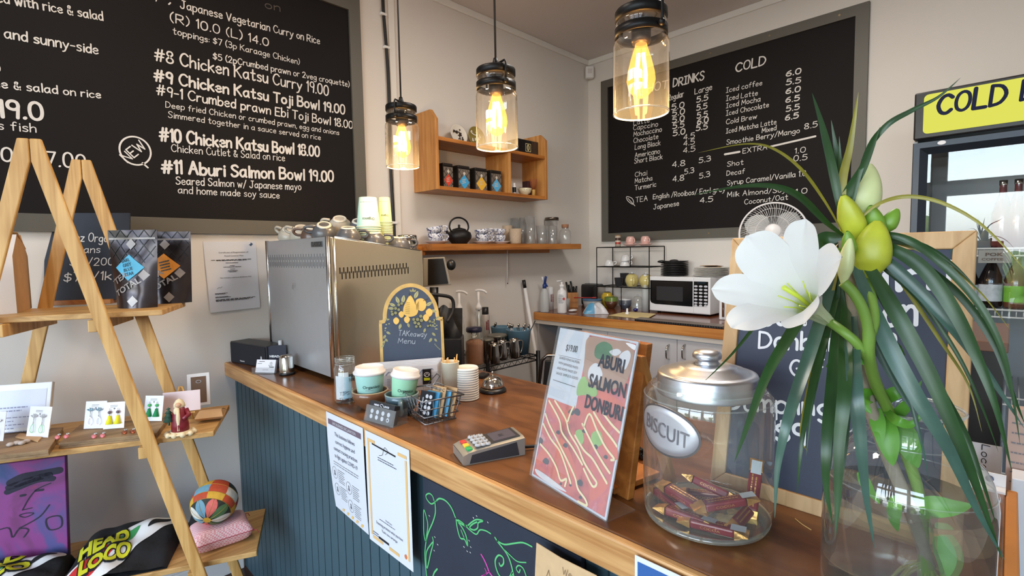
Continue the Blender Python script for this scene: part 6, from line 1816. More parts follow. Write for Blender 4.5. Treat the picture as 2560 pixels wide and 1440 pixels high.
m = MB()
for x,y,r in ((690,840,26),(910,640,20),(950,640,24),(820,780,14),(870,870,16),(970,1130,22),(1000,770,14),(840,1135,9),(905,1145,9),(735,980,22),(1080,880,16),(1150,950,14),(975,1230,12)):
    blob(m,[(x-r,y),(x,y-r*1.2),(x+r,y-r*.2),(x+r*.5,y+r)],.0013)
m.build('photo_seaweed',DARKS,SAL)
m = MB()
for pts in ([(735,650),(760,720),(800,800),(850,900),(890,980),(940,1090),(960,1170),(1010,1240),(1020,1285),(960,1260)],[(720,720),(770,820),(830,900),(870,1000),(910,1130)],[(800,560),(850,640),(880,700),(900,780),(960,880),(1000,980),(1060,1080),(1090,1130),(1060,1150),(1000,1030)],[(700,860),(760,930),(810,1020),(840,1110),(880,1100),(870,1150)],[(890,700),(910,640),(930,600)],[(1000,740),(1040,650),(1090,760),(1150,880),(1210,960),(1190,970)],[(990,720),(1030,800),(1080,900),(1140,1000),(1180,1060)],[(1070,640),(1130,740),(1200,830),(1240,880)],[(940,800),(1000,900),(1060,960),(1120,1060),(1160,1130)],[(1130,640),(1190,720),(1250,780)],[(760,560),(830,690),(850,780),(920,880),(990,1000)]):
    m.ribbon(smooth_pts([zq(*p) for p in pts],4),.0042,o,u,v,.0018)
m.build('photo_mayo',MAYO,SAL)
m = MB()
for t_,a,b,c in (('ABURI',(1097,318),(1275,368),88),('SALMON',(1030,458),(1285,540),92),('DONBURI',(1005,602),(1265,700),92)):
    p0,p1,pt_ = zq(*a),zq(*b),zq(a[0],a[1]-c)
    print_text(m,t_,o+u*p0[0]+v*p0[1],(u*(p1[0]-p0[0])+v*(p1[1]-p0[1])).normalized(),v,(pt_[1]-p0[1]),math.hypot(p1[0]-p0[0],p1[1]-p0[1]),lift=.0024,bold=.032)
m.build('title_lettering',M_('poster_navy',(30,31,50),.6,0,.2),SAL)
m = MB()
for t_,a,b,c,bo in (('$19.00',(872,212),(950,226),46,.012),('SEARED KING SALMON',(828,268),(966,303),17,0),('WITH JAPANESE MAYO',(822,302),(957,342),17,0),('AND HOME MADE SOY',(812,338),(951,376),17,0),('SAUCE. SIMPLE IS GOOD',(806,374),(957,415),17,0)):
    p0,p1,pt_ = zq(*a),zq(*b),zq(a[0],a[1]-c)
    print_text(m,t_,o+u*p0[0]+v*p0[1],(u*(p1[0]-p0[0])+v*(p1[1]-p0[1])).normalized(),v,(pt_[1]-p0[1]),math.hypot(p1[0]-p0[0],p1[1]-p0[1]),lift=.0012,bold=bo)
m.ribbon([zq(826,243),zq(978,278)],.0006,o,u,v,.0012); m.ribbon([zq(787,414),zq(940,465)],.001,o,u,v,.0012)
m.build('lettering',INK,SAL)

# wooden tablet stand behind the poster
wq = (P1+P2)/2 + bk_*.135
ws = thing('wooden_till_stand','orange wooden till stand with a sloping back behind the salmon poster','stand',V((wq.x,wq.y,ZC)))
def wb(a,d,z): return P1 + u*a + bk_*d + UP*z
pA,pB = onp(1437,834,P1+bk_*.14,bk_),onp(1618,853,P1+bk_*.14,bk_)
ztop = (pA.z+pB.z)/2-ZC; a0_,a1_ = (pA-P1).dot(u),(pB-P1).dot(u)
MB().slab([wb(a0_,.085,0),wb(a1_+.004,.085,0),wb(a1_,.14,ztop),wb(a0_,.14,ztop)],-bk_,.016).build('back_board',OAKX,ws,bevel=.002)
MB().slab([wb(a1_-.018,.12,ztop-.02),wb(a1_+.004,.12,ztop-.02),wb(a1_+.012,.20,0),wb(a1_-.012,.20,0)],-bk_,.014).build('prop_leg',OAKZ,ws,bevel=.002)
MB().slab([wb(a0_,.075,.004),wb(a1_-.02,.075,.004),wb(a1_-.02,.20,.004),wb(a0_,.20,.004)],UP,-.012).build('base_board',OAKX,ws,bevel=.002)
m = MB()
pts = []
cA,cB = oz(1575,1118)+UP*.012,oz(1606,1150)+UP*.012
for k in range(60):
    t_ = k/59; pts.append(cA*(1-t_) + cB*t_ + V((math.cos(k*1.1)*.010,0,math.sin(k*1.1)*.010)) + V((0,math.sin(k*1.1)*.004,0)))
m.tube(pts,.0028,6)
tag(m.build('coiled_cable',RUBBER),'black coiled cable lying between the poster and the biscuit jar','cable')

# biscuit jar
J = V((.812,.353,ZC)); k = wd(J,1)
rj = 151*k
zt_ = lambda y: hz(J,y)-ZC
bj = thing('biscuit_jar','big clear glass jar with aluminium lid and oval BISCUIT plate','jar',J)
h_sh,h_nk = zt_(985),zt_(958)
MB().lathe([(0,.006),(rj*.80,.004),(rj*.93,.006),(rj*.99,.022),(rj,.04),(rj,h_sh*.93),(rj*.985,h_sh*.99),(rj*.93,h_sh*1.05),(rj*.85,h_sh*1.085),(rj*.80,h_sh*1.11),(rj*.80,h_nk*1.03)],J,64).build('glass_body',GLASSH,bj)
MB().lathe([(0,.0015),(rj*.86,.001),(rj*.955,.006),(rj*.975,.013),(rj*.9,.012),(rj*.8,.0085),(0,.0075)],J,64).build('glass_base',thin_glass('base_glass',(.78,.86,.78),1.6,haze=.10),bj)
for z_,r_q in ((h_sh*1.0,.982),(h_sh*1.075,.87)):
    MB().lathe([(rj*r_q,z_-.0015),(rj*(r_q+.012),z_),(rj*r_q,z_+.0015)],J,64).build('shoulder_ring',thin_glass('ring_glass2',(.86,.9,.88),2,haze=.12),bj)
zl0,zl1 = zt_(980),zt_(933)
rl_ = rj*.775
LIDM = DULLALU
MB().lathe([(rl_*1.005,zl0),(rl_*1.01,zl0+.003),(rl_,zl0+.006),(rl_*.995,zl0+.030),(rl_*.97,zl0+.034),(rl_*.90,zl0+.0352),(rl_*.80,zl0+.0355),(rl_*.77,zl0+.040),(rl_*.60,zl0+.041),(rl_*.575,zl0+.045),(rl_*.42,zl0+.046),(rl_*.36,zl0+.048),(rl_*.25,zl0+.049)],J,64).build('lid',LIDM,bj)
zk = zl0+.048
MB().lathe([(rl_*.25,zk),(rl_*.22,zk+.006),(rl_*.235,zk+.007),(rl_*.285,zk+.010),(rl_*.29,zk+.016),(rl_*.25,zk+.021),(rl_*.12,zk+.024),(0,zk+.024)],J,40).build('lid_knob',LIDM,bj)
am = math.atan2(CAM.y-J.y,CAM.x-J.x)
def jf(x,y,e=.003):
    a = am + x/rj; return J + V(((rj+e)*math.cos(a),(rj+e)*math.sin(a),y))
xc = -rj*.62; yc = zt_(1044); ax_,ay_ = rj*.56,(zt_(1020)-zt_(1158))*.40
tl_a = -.22
def ell(s,ks=1,n=48): return [(s*ks*0 + xc + (ax_*s*math.cos(2*PI*q/n)*math.cos(tl_a) - ay_*s*math.sin(2*PI*q/n)*math.sin(tl_a)*1),yc + (ax_*s*math.cos(2*PI*q/n)*math.sin(tl_a)*.8 + ay_*s*math.sin(2*PI*q/n)*math.cos(tl_a))) for q in range(n)]
m = MB()
rings = [ell(s_) for s_ in (.001,.35,.7,.93)]
vs = [jf(x,y,.004) for r_ in rings for x,y in r_] + [jf(x,y,.0005) for x,y in ell(1.0)]
n_ = 48
m.add(vs,[(i*n_+q,i*n_+(q+1) % n_,(i+1)*n_+(q+1) % n_,(i+1)*n_+q) for i in range(4) for q in range(n_)],True)
m.build('oval_plate',M_('pewter_plate',(206,206,212),.42,.75),bj)
m = MB(); s2 = MB(); s2.ribbon(ell(.98),.003,X0,XU,XV,0,closed=True); mapped(m,lambda x,y: jf(x,y,.0035),s2); m.build('plate_rim',M_('pewter_dark',(120,116,116),.35,.8),bj)
m = MB(); s2 = MB(); print_text(s2,'BISCUIT',V((xc,yc-ay_*.30,0)),V((math.cos(tl_a),math.sin(tl_a)*.8,0)),V((-math.sin(tl_a)*.2,1,0)),ay_*.62,ax_*1.42,align='C',bold=.0); mapped(m,lambda x,y: jf(x,y,.0052),s2); m.build('embossed_lettering',M_('pewter_letter',(150,148,154),.35,.8),bj)
# chocolate bars inside
MAROON = M_('maroon_wrapper',(120,28,40),.3,var=.15,scale=30); GOLDW = M_('gold_foil',(214,160,92),.28,.7,bump=.4,scale=60); BARC = M_('barcode_silver',(184,190,196),.4)
rnd = random.Random(11)
def choc(label,c,yaw,pitch,L=.105):
    t = thing('chocolate_bar',label,'chocolate bar',c,0,'chocolate bars in the biscuit jar')
    R = (Matrix.Rotation(yaw,3,'Z') @ Matrix.Rotation(pitch,3,'Y') @ Matrix.Rotation(rnd.uniform(-.7,.7),3,'X'))
    w_,h_ = .020,.013
    MB().box(c,(L*.62,w_,h_),M=R).build('wrapper',MAROON,t,bevel=.003)
    for sg_ in (-1,1):
        vs = []
        for x,kx_,kz in ((L*.31,1,1),(L*.37,.98,.8),(L*.42,1.0,.5),(L*.5,1.15,.10)):
            vs += [c + R @ V((sg_*x,a*w_/2*kx_,b*h_/2*kz)) for a,b in ((-1,-1),(1,-1),(1,1),(-1,1))]
        MB().add(vs,[(i*4+q,i*4+(q+1) % 4,i*4+4+(q+1) % 4,i*4+4+q) for i in range(3) for q in range(4)] + [(12,13,14,15)],False).build('foil_end',GOLDW,t)
    m = MB()
    U_ = R @ V((1,0,0)); V_ = R @ V((0,1,0)); 
    lines(m,c + R @ V((-L*.25,.003,h_/2)),U_,V_,L*.5,2,.006,.0022,.0006,.1)
    print_text(m,'COCOA',c + R @ V((-L*.16,-w_/2-.0003,-.002)),U_,R @ V((0,0,1)),.004,L*.28,lift=.0006)
    m.build('lettering',GOLDW,t)
    MB().flat([(-.011,-.008),(.011,-.008),(.011,.008),(-.011,.008)],c + R @ V((L*.36,0,h_/2*.95)),U_,V_,.001).build('barcode',BARC,t)
toC = V((CAM.x-J.x,CAM.y-J.y,0)).normalized(); sd = UP.cross(toC)
ang0 = math.atan2(sd.y,sd.x)
for i,(lab,x,y,z,yaw,pitch) in enumerate((
    ('maroon chocolate bar lowest at the front left, foil end toward the glass',-.030,.045,.018,-.35,0),('maroon chocolate bar lying lowest against the front of the jar',.010,.062,.017,-.15,0),('maroon chocolate bar lowest at the right, pointing away',.055,.02,.018,1.2,0),('maroon chocolate bar at the left wall under two others',-.060,.0,.020,-.9,0),('maroon chocolate bar hidden at the back of the heap',.0,-.04,.018,.1,0),
    ('maroon chocolate bar crossing the left of the heap, tilted down rightward',-.035,.02,.037,-.6,.12),('chocolate bar with gold lettering sloping across the back of the heap',.01,-.02,.042,-.5,.10),('topmost chocolate bar, sloping up to the right across the heap',.028,.035,.045,.32,-.18),('chocolate bar standing up against the right wall of the jar',.075,-.025,.045,1.3,-1.0))):
    choc('%s' % lab,J + sd*x + toC*y + UP*z,ang0+yaw,pitch)

# A-board style framed chalkboard leaning at the back of the counter
BLp,BRp = V((.945,.405,ZC)),V((.955,.030,ZC))
BLp,BRp = oz(1764,1214),oz(2402,1408)
BLp.x += .018; BRp.x += .004
u = (BRp-BLp); W_ = u.length; u.normalize(); bk_ = UP.cross(u)
le = .14
v = UP*math.cos(le) + bk_*math.sin(le); n = u.cross(v)
def onE(x,y):
    p = onp(x,y,BLp,n)-BLp; return (p.dot(u),p.dot(v))
tl,tr_ = onE(1830,598),onE(2443,572)
H_ = (tl[1]+tr_[1])/2
eb = thing('framed_chalkboard','pine-framed chalkboard with white lettering leaning behind the biscuit jar','chalkboard',(BLp+BRp)/2)
fw = .027; th = .018
MAPLE = wood('maple_frame',(192,152,104),(220,182,134),'Z',.5,50,.05,.4)
b0 = BLp
xl0,xr0,xl1,xr1 = 0,W_,tl[0],tr_[0]
def eq(a,b): # a 0..1 across, b 0..1 up, following the measured outline
    return b0 + u*((xl0*(1-b)+xl1*b)*(1-a) + (xr0*(1-b)+xr1*b)*a) + v*(b*H_)
fx,fy = fw/W_,fw/H_
for q in ([(0,0),(1,0),(1-fx,fy),(fx,fy)],[(1,0),(1,1),(1-fx,1-fy),(1-fx,fy)],[(1,1),(0,1),(fx,1-fy),(1-fx,1-fy)],[(0,1),(0,0),(fx,fy),(fx,1-fy)]):
    MB().slab([eq(*p) for p in q],n,th).build('frame_rail',MAPLE,eb,bevel=.002)
MB().slab([eq(fx*.8,fy*.8)-n*.006,eq(1-fx*.8,fy*.8)-n*.006,eq(1-fx*.8,1-fy*.8)-n*.006,eq(fx*.8,1-fy*.8)-n*.006],n,.006).build('board',M_('navy_chalkboard',(50,56,78),.55,var=.2,scale=6),eb)
oE = b0 - n*.006
def onF(x,y):
    p = onp(x,y,oE,n)-oE; return (p.dot(u),p.dot(v))
m = MB()
for t_,a,b,c,w_ in (('Mini',(2060,735),(2376,716),62,.22),('Aburi Salmon',(1866,812),(2290,812),62,.14),('Donburi $19',(1898,870),(2238,884),42,.15),('GrF',(1977,938),(2062,938),36,.15),('Dumpling',(1822,1022),(2075,1040),42,.16),('$9',(1943,1108),(2014,1112),48,.17)):
    p0,p1,pt_ = onF(*a),onF(*b),onF(a[0],a[1]-c)
    U = u*(p1[0]-p0[0]) + v*(p1[1]-p0[1]); L2 = U.length; U.normalize()
    hand(m,t_,oE+u*p0[0]+v*p0[1],U,n.cross(U),L2,pt_[1]-p0[1],w_)
m.build('lettering',CHALKW,eb)
m = MB(); m.ribbon(smooth_pts([onF(2395,645),onF(2388,615),onF(2375,606),onF(2355,602)],4),lambda t_: .012*(1-t_)+.004,oE,u,v,.0008); m.build('chalk_smudge',M_('green_smudge',(60,96,92),.8),eb)
# ------------------------------------------------------------------ pine wall unit with pointed ends
YFm,YBk = 2.2,YW
ZU = lambda y: oy(1234,y,YFm).z
xL,xRr = oy(1098,400,YFm).x,oy(1369,440,YFm).x
zb,zt = oy(1230,479,YFm).z,oy(1230,369,YFm).z
wu = thing('wall_shelf_unit','honey wood wall unit with pointed ends and two open compartments','shelf',V((xL,YBk,zb)))
def endp(x0,x1,zf,zp,zk):
    pts = [V((x0,YFm,zb-.016)),V((x0,YFm,zf)),V((x0,YFm+.045,zp)),V((x0,YBk,zk)),V((x0,YBk,zb-.016))]
    return MB().slab(pts,V((-1,0,0)),x1-x0)
zf,zp = oy(1098,297,YFm).z,oy(1080,274,YFm+.045).z
endp(xL-.02,xL,zf,zp,zp-.0).build('end_panel',OAKZ,wu,bevel=.002)
zf2 = oy(1369,352,YFm).z; zp2 = oy(1352,338,YFm+.045).z
endp(xRr-.02,xRr,zf2,zp2,zp2).build('end_panel',OAKZ,wu,bevel=.002)
MB().bx(xL,xRr-.02,YFm+.004,YBk,zb-.016,zb+.004).build('shelf_board',OAKX,wu,bevel=.001)
MB().bx(xL,xRr-.02,YFm+.004,YBk,zt-.010,zt+.010).build('shelf_board',OAKX,wu,bevel=.001)
xd = oy(1279,430,YFm).x
MB().bx(xd-.02,xd,YFm+.004,YBk,zb+.004,zt-.010).build('divider',OAKZ,wu,bevel=.001)
zbt,ztt = zb+.0045,zt+.0105
PLATEW = M_('plate_glaze',(226,222,214),.25,coat=.3); OLIVE = M_('olive_glaze',(140,124,60),.3,coat=.3); DKGL = M_('dark_glaze',(52,40,34),.4)
def disp_plate(label,px0,px1,mat_,ring):
    x0,x1 = oy(px0,340,2.33).x,oy(px1,340,2.33).x
    r = (x1-x0)/2; c = V(((x0+x1)/2,2.34,ztt+r+.003))
    t = thing('display_plate',label,'plate',V((c.x,c.y,ztt)))
    R = Matrix.Rotation(PI/2-.18,3,'X')
    MB().lathe([(0,.006),(r*.62,.005),(r*.9,.011),(r,.013),(r*.98,.009),(r*.6,0),(0,0)],c,36,R).build('plate',mat_,t)
    m = MB(); n_ = R @ V((0,0,1)); u_ = V((1,0,0)); v_ = n_.cross(u_)
    if v_.z < 0: v_ = -v_
    cc = c + n_*.007
    rnd = random.Random(px0)
    pts = [(-.55*r,.35*r),(-.2*r,.2*r),(.1*r,.25*r),(.05*r,-.1*r),(.15*r,-.45*r)]
    sgn = 1 if u_.cross(v_).dot(n_) > 0 else -1
    m.ribbon(smooth_pts(pts,4),.006,cc,u_,v_,.0015*sgn)
    for q in range(16):
        a,b = rnd.uniform(-.6,.45),rnd.uniform(-.05,.55)
        m.disc(cc + u_*a*r + v_*b*r*(1 if q % 3 else -.8),u_,v_,r*rnd.uniform(.05,.13),8,.002*sgn)
    m.build('painted_motif',ring,t)
    return t
disp_plate('small white plate with dark floral drawing on the wall unit top',1127,1168,PLATEW,DKGL)
disp_plate('small olive plate with pale figures on the wall unit, half behind the middle lamp',1171,1212,OLIVE,PLATEW)
x0,x1 = oy(1296,360,2.26).x,oy(1346,360,2.26).x
bb = thing('black_box','black lacquer box with a gold square emblem on the wall unit top','box',V(((x0+x1)/2,2.30,ztt)))
hb = hz((x0,2.26,0),345)-ztt
MB().bx(x0,x1,2.26,2.36,ztt,ztt+hb).build('box_body',M_('black_lacquer',(30,26,26),.15,coat=.6),bb,bevel=.004)
m = MB(); c = V(((x0+x1)/2-.006,2.2595,ztt+hb*.5)); s_ = .024
m.ribbon([(-s_,-s_),(s_,-s_),(s_,s_),(-s_,s_)],.005,c,V((1,0,0)),UP,.001,closed=True); m.ribbon([(.010*math.cos(2*PI*k/16),.017*math.sin(2*PI*k/16)) for k in range(16)],.006,c,V((1,0,0)),UP,.001,closed=True); m.ribbon([(.001,-.009),(-.001,.010)],.003,c,V((1,0,0)),UP,.001)
m.build('gold_emblem',M_('pale_gold',(216,200,150),.4),bb)
TIN = M_('tin_black',(44,38,36),.35,.4); TINL = M_('tin_grey',(140,128,118),.4,.5)
for (p0,p1,y0,y1,col,lab) in ((1101,1133,406,459,(214,66,44),'black diamond-patterned tea tin with a red label, leftmost in the wall unit'),(1137,1175,412,463,(64,160,216),'black diamond-patterned tea tin with a blue label, second from the left'),(1180,1218,418,467,(226,176,60),'black diamond-patterned tea tin with a yellow label'),(1220,1254,424,473,(84,168,218),'black diamond-patterned tea tin with a blue label, against the divider')):
    Yf = 2.235
    x0,x1 = oy(p0,430,Yf).x,oy(p1,430,Yf).x
    w_ = (x1-x0)*.80; x0 = x1-w_ if True else x0
    h_ = hz((x0,Yf,0),y0)-zbt
    t = thing('tea_tin',lab,'tea tin',V(((x0+x1)/2,Yf+w_/2,zbt)),0,'diamond-patterned tea tins')
    MB().bx(x0,x1,Yf,Yf+w_,zbt,zbt+h_*.88).build('tin_body',TIN,t,bevel=.003)
    MB().bx(x0+.001,x1-.001,Yf+.001,Yf+w_-.001,zbt+h_*.885,zbt+h_).build('lid',TIN,t,bevel=.004)
    m = MB(); q = w_/2.2
    o_ = V((x0,Yf,zbt)); U_ = V((1,0,0))
    m.flat([(.004,.004),(w_-.004,.004),(w_-.004,h_*.84),(.004,h_*.84)],o_,U_,UP,.0006); m.build('silver_panel',TINL,t)
    m = MB()
    for k in range(-6,8):
        for sg_ in (-1,1):
            pts = [(x,k*q + sg_*(x-w_/2)*1.15 + h_*.4) for x in [w_*i/8 for i in range(9)]]
            pts = [p for p in pts if .004 < p[1] < h_*.86]
            if len(pts) > 1: m.ribbon(pts,.0025,o_,U_,UP,.0011,caps=False)
    m.build('lattice_print',TIN,t)
    m = MB(); c = (w_*.5,h_*.30); r_ = w_*.42
    m.flat([(c[0]-r_,c[1]),(c[0],c[1]-r_*1.1),(c[0]+r_,c[1]),(c[0],c[1]+r_*1.1)],o_,U_,UP,.0016); m.build('label_diamond',M_('tin_label',col,.5),t)
    m = MB(); lines(m,o_+U_*(c[0]-r_*.45)+UP*(c[1]+r_*.2),(U_+UP*.25).normalized(),UP,r_*.8,3,.009,.004,.0022); m.flat([(w_*.5-.010,h_*.66),(w_*.5,h_*.66-.012),(w_*.5+.010,h_*.66),(w_*.5,h_*.66+.012)],o_,U_,UP,.0018); m.build('label_lettering',M_('tin_pale',(206,200,190),.5),t)
def at(px,Y,z): return V((oy(px,500,Y).x,Y,z))
c = at(1286,2.235,zbt)
t = thing('small_bottle','small white-capped bottle with black label in the wall unit','bottle',c)
MB().lathe([(0,0),(.012,0),(.012,.048),(.008,.053),(.0,.053)],c,16).build('body',WHITEPL,t); MB().lathe([(.0085,.053),(.0085,.068),(0,.069)],c,14).build('cap',CERAM,t); MB().lathe([(.0124,.010),(.0124,.042)],c,16).build('label',BLACKP,t)
c = at(1312,2.26,zbt)
t = thing('tea_bowl','cream tea bowl with dark swirls in the wall unit','bowl',c)
MB().lathe([(0,.004),(.018,0),(.019,.005),(.038,.018),(.047,.045),(.045,.046),(.036,.022),(0,.010)],c,32).build('bowl',M_('cream_bowl',(214,204,176),.35,coat=.3),t)
m = MB(); s2 = MB()
for k in range(5): s2.ribbon(smooth_pts([(-.05+.02*k,.018),(-.044+.02*k,.034),(-.034+.02*k,.030),(-.040+.02*k,.020)],4),.0022,X0,XU,XV,0)
mapped(m,lambda x,y: c + V(((.030+y*.36+.001)*math.sin(x/.045),-(.030+y*.36+.001)*math.cos(x/.045),y)),s2); m.build('swirls',DKGL,t)
c = at(1334,2.235,zbt)
t = thing('bamboo_whisk','bamboo tea whisk standing on its handle in the wall unit','whisk',c)
MB().lathe([(0,0),(.012,0),(.012,.036),(.013,.04),(0,.04)],c,16).build('handle',M_('bamboo',(206,166,96),.5),t)
m = MB()
for k in range(26):
    a = 2*PI*k/26; m.tube([c+V((.010*math.cos(a),.010*math.sin(a),.038)),c+V((.019*math.cos(a),.019*math.sin(a),.075)),c+V((.024*math.cos(a),.024*math.sin(a),.108))],.0014,4)
m.build('tines',M_('rust_bristle',(150,78,44),.6),t)
c = at(1318,2.34,zbt)
tag(MB().box(c+UP*.055,(.04,.05,.11)).build('dark_carton',M_('plum_card',(64,34,40),.5),bevel=.002),'dark plum carton behind the tea bowl in the wall unit','carton')

# ---- plain wall shelf with crockery
zS_ = oy(1266,609.4,2.21).z
x0,x1 = oy(1080,617,2.21).x,oy(1453,617,2.21).x
wsf = thing('wall_shelf','thick honey wood wall shelf carrying teapot, cups and glasses','shelf',V((x0,YW,zS_)))
MB().bx(x0,x1,2.21,YW-.001,zS_-.037,zS_).build('board',OAKX,wsf,bevel=.002)
MB().bx(x0-.06,x0+.02,2.30,YW-.001,zS_-.062,zS_-.012).build('bracket',OAKX,wsf,bevel=.002)
MB().bx(x0+.0,x1-.15,YW-.03,YW-.001,zS_-.06,zS_-.037).build('batten',OAKX,wsf)
zS1 = zS_ + .0005
# blue-and-white cup pattern
pm,nt,bs = newmat('blue_willow')
tc = nt.nodes.new('ShaderNodeTexCoord'); vo = nt.nodes.new('ShaderNodeTexNoise'); vo.inputs['Scale'].default_value = 55; vo.inputs['Detail'].default_value = 3; vo.inputs['Distortion'].default_value = 2
rp = nt.nodes.new('ShaderNodeValToRGB'); rp.color_ramp.elements[0].position = .50; rp.color_ramp.elements[0].color = (*lin((222,224,232)),1); rp.color_ramp.elements[1].position = .56; rp.color_ramp.elements[1].color = (*lin((58,66,110)),1)
nt.links.new(tc.outputs['Object'],vo.inputs[0]); nt.links.new(vo.outputs[0],rp.inputs[0]); nt.links.new(rp.outputs[0],bs.inputs['Base Color']); bs.inputs['Roughness'].default_value = .2
SAUC = M_('saucer_white',(214,214,222),.2,coat=.4)
YC = 2.31
def teacup(label,px,z,r,tilt=(0,0,0),hyaw=-.5,mat_=pm,group='blue and white teacups',h=.052):
    c = at(px,YC,z)
    t = thing('teacup',label,'cup',c,0,group)
    MB().lathe([(0,.003),(r*.5,0),(r*.52,.005),(r*.62,.008),(r*.9,h*.5),(r*1.0,h),(r*.96,h),(r*.85,h*.5),(r*.5,.012),(0,.010)],seg=30).build('cup_wall',mat_,t,world=False)
    MB().tube(smooth3([(r*.95,0,h*.85),(r*1.35,0,h*.88),(r*1.5,0,h*.6),(r*1.2,0,h*.28),(r*.8,0,h*.3)],5),.0045,8).build('handle',mat_,t,world=False)
    t.rotation_euler = (tilt[0],tilt[1],hyaw)
    return t
def saucer(label,px,r,z=None,mat_=None):
    c = at(px,YC,z or zS1)
    t = tag(MB().lathe([(0,.004),(r*.5,.002),(r*.55,0),(r*.62,.003),(r*.95,.014),(r,.017),(r*.96,.017),(r*.6,.008),(0,.007)],c,36).build('saucer',mat_ or SAUC),label,'saucer','saucers on the wall shelf')
    return c
kk = depth(at(1150,YC,1.45))/FPX
saucer('white saucer under the stacked cups left of the black teapot',1089,30*kk)
teacup('lower blue and white cup left of the black teapot',1087,zS1+.008,20*kk,h=21*kk*1.02)
teacup('upper blue and white cup, tilted on its twin left of the teapot',1087,zS1+.008+19*kk,20*kk,(.0,-.16,0),h=19*kk)
saucer('white saucer under the stacked cups right of the black teapot',1204,28*kk)
teacup('lower blue and white cup just right of the black teapot',1204,zS1+.008,20*kk,h=21*kk*1.02)
teacup('upper blue and white cup, nested just right of the teapot',1204,zS1+.008+19*kk,20*kk,(0,-.1,0),h=16*kk)
saucer('white saucer under the floral cups beside the speckled tumblers',1251,24*kk)
pm2 = pm
teacup('lower blue floral cup beside the speckled tumblers',1248,zS1+.008,16*kk,(0,0,0),2.6,h=20*kk)
teacup('upper blue floral cup, stacked beside the speckled tumblers',1246,zS1+.008+17*kk,17*kk,(0,-.06,0),2.5,h=20*kk)
c = at(1146,YC,zS1)
IRON = M_('cast_iron',(26,24,25),.5,.3,bump=.15,scale=80)
tp = thing('teapot','black cast iron teapot with hoop handle on the wall shelf','teapot',c)
r = 31*kk
MB().lathe([(0,0),(r*.62,0),(r*.66,3*kk),(r*.97,14*kk),(r,20*kk),(r*.92,28*kk),(r*.62,34*kk),(r*.55,35*kk)],c,40).build('pot',IRON,tp)
MB().lathe([(r*.56,34.5*kk),(r*.54,37*kk),(r*.2,40*kk),(r*.09,40.5*kk),(r*.10,46*kk),(r*.08,48*kk),(0,48.5*kk)],c,30).build('lid',IRON,tp)
MB().tube(smooth3([c+V((-r*.85,0,16*kk)),c+V((-r*1.15,-.004,22*kk)),c+V((-r*1.32,-.006,32*kk))],4),[.014,.012,.011,.010,.009,.009,.008,.008,.007],10).build('spout',IRON,tp)
MB().tube(smooth3([c+V((-r*.80,0,31*kk)),c+V((-r*.98,0,42*kk)),c+V((-r*.80,0,56*kk)),c+V((-r*.3,0,64.5*kk)),c+V((r*.3,0,64.5*kk)),c+V((r*.82,0,56*kk)),c+V((r*.98,0,42*kk)),c+V((r*.80,0,31*kk))],6),.0052,8).build('hoop_handle',IRON,tp)
SPECK = M_('speckled_clay',(176,156,134),.7,var=.3,scale=200)
def tumbler(label,name,cat,px,wpx,ytop,mat_,Y=YC,group=None,taper=.86,thick=.003):
    c = at(px,Y,zS1); k = depth(c)/FPX; r = wpx*k/2; h = hz(c,ytop)-zS1
    o = MB().lathe([(0,.002),(r*taper*.96,.001),(r*taper,.006),(r,h),(r-thick,h),(r*taper-thick,.009),(0,.008)],c,32).build(name,mat_)
    return tag(o,label,cat,group)
tumbler('tall speckled clay tumbler behind the shorter one on the wall shelf','clay_tumbler','tumbler',1267,25,564,SPECK,2.36)
tumbler('short speckled clay tumbler in front on the wall shelf','clay_tumbler','tumbler',1287,32,572,SPECK,2.27)
SHG = thin_glass('shelf_glass',(.93,.94,.95),1.6,haze=.10)
for lab,px,w_,y,Y in (('tall drinking glass standing behind the short clay tumbler',1286,24,545,2.38),('tall drinking glass second from the clay tumblers',1305,22,544,2.36),('tallest drinking glass, right of the clay tumblers',1325,26,541,2.28),('short tumbler glass left of the lidded jar',1353,30,564,2.28),('short tumbler glass in front of the lidded jar',1380,27,565,2.26)):
    tumbler(lab,'drinking_glass','glass',px,w_,y,SHG,Y,'drinking glasses on the wall shelf',.84)
c = at(1379,2.36,zS1); k = depth(c)/FPX; h = hz(c,551)-zS1
t = thing('lidded_jar','tall glass storage jar with a dark steel lid on the wall shelf','jar',c)
MB().lathe([(0,.002),(16*k,.001),(17*k,.006),(17*k,h),(15.5*k,h)],c,30).build('glass_body',SHG,t); MB().lathe([(0,h+7*k),(16.5*k,h+7*k),(17.5*k,h+6*k),(17.5*k,h),(0,h)],c,30).build('lid',M_('dark_steel',(110,100,90),.3,.9),t)
c = at(1412,2.27,zS1); k = depth(c)/FPX; h = hz(c,561)-zS1
t = thing('cork_bottle','small glass bottle with cork stopper at the right end of the shelf','bottle',c)
MB().lathe([(0,.002),(14*k,.001),(15*k,.006),(15*k,h*.58),(13*k,h*.68),(9*k,h*.76),(8.5*k,h*.84)],c,30).build('glass_body',SHG,t); MB().lathe([(7*k,h*.80),(8.5*k,h*.84),(9*k,h),(0,h)],c,20).build('cork',M_('cork',(156,110,82),.8,var=.2,scale=90),t)
# thin white rod hanging under the shelf
p0,p1 = oy(1267,632,2.37),oy(1270,707,2.37)
p0 = V((oy(1305-37,632,2.37).x,2.37,zS_-.037)); p0 = oy(1268,628,2.385); p1 = oy(1269,707,2.385); p0.z = zS_-.0375
t = thing('thermometer','thin white thermometer rod hanging below the wall shelf','thermometer',p0)
MB().cyl(p0,p1,.006,10,.0035).build('rod',WHITEPL,t); MB().cyl(p1,p1-UP*.008,.003,8).build('tip',BLACKPL,t)

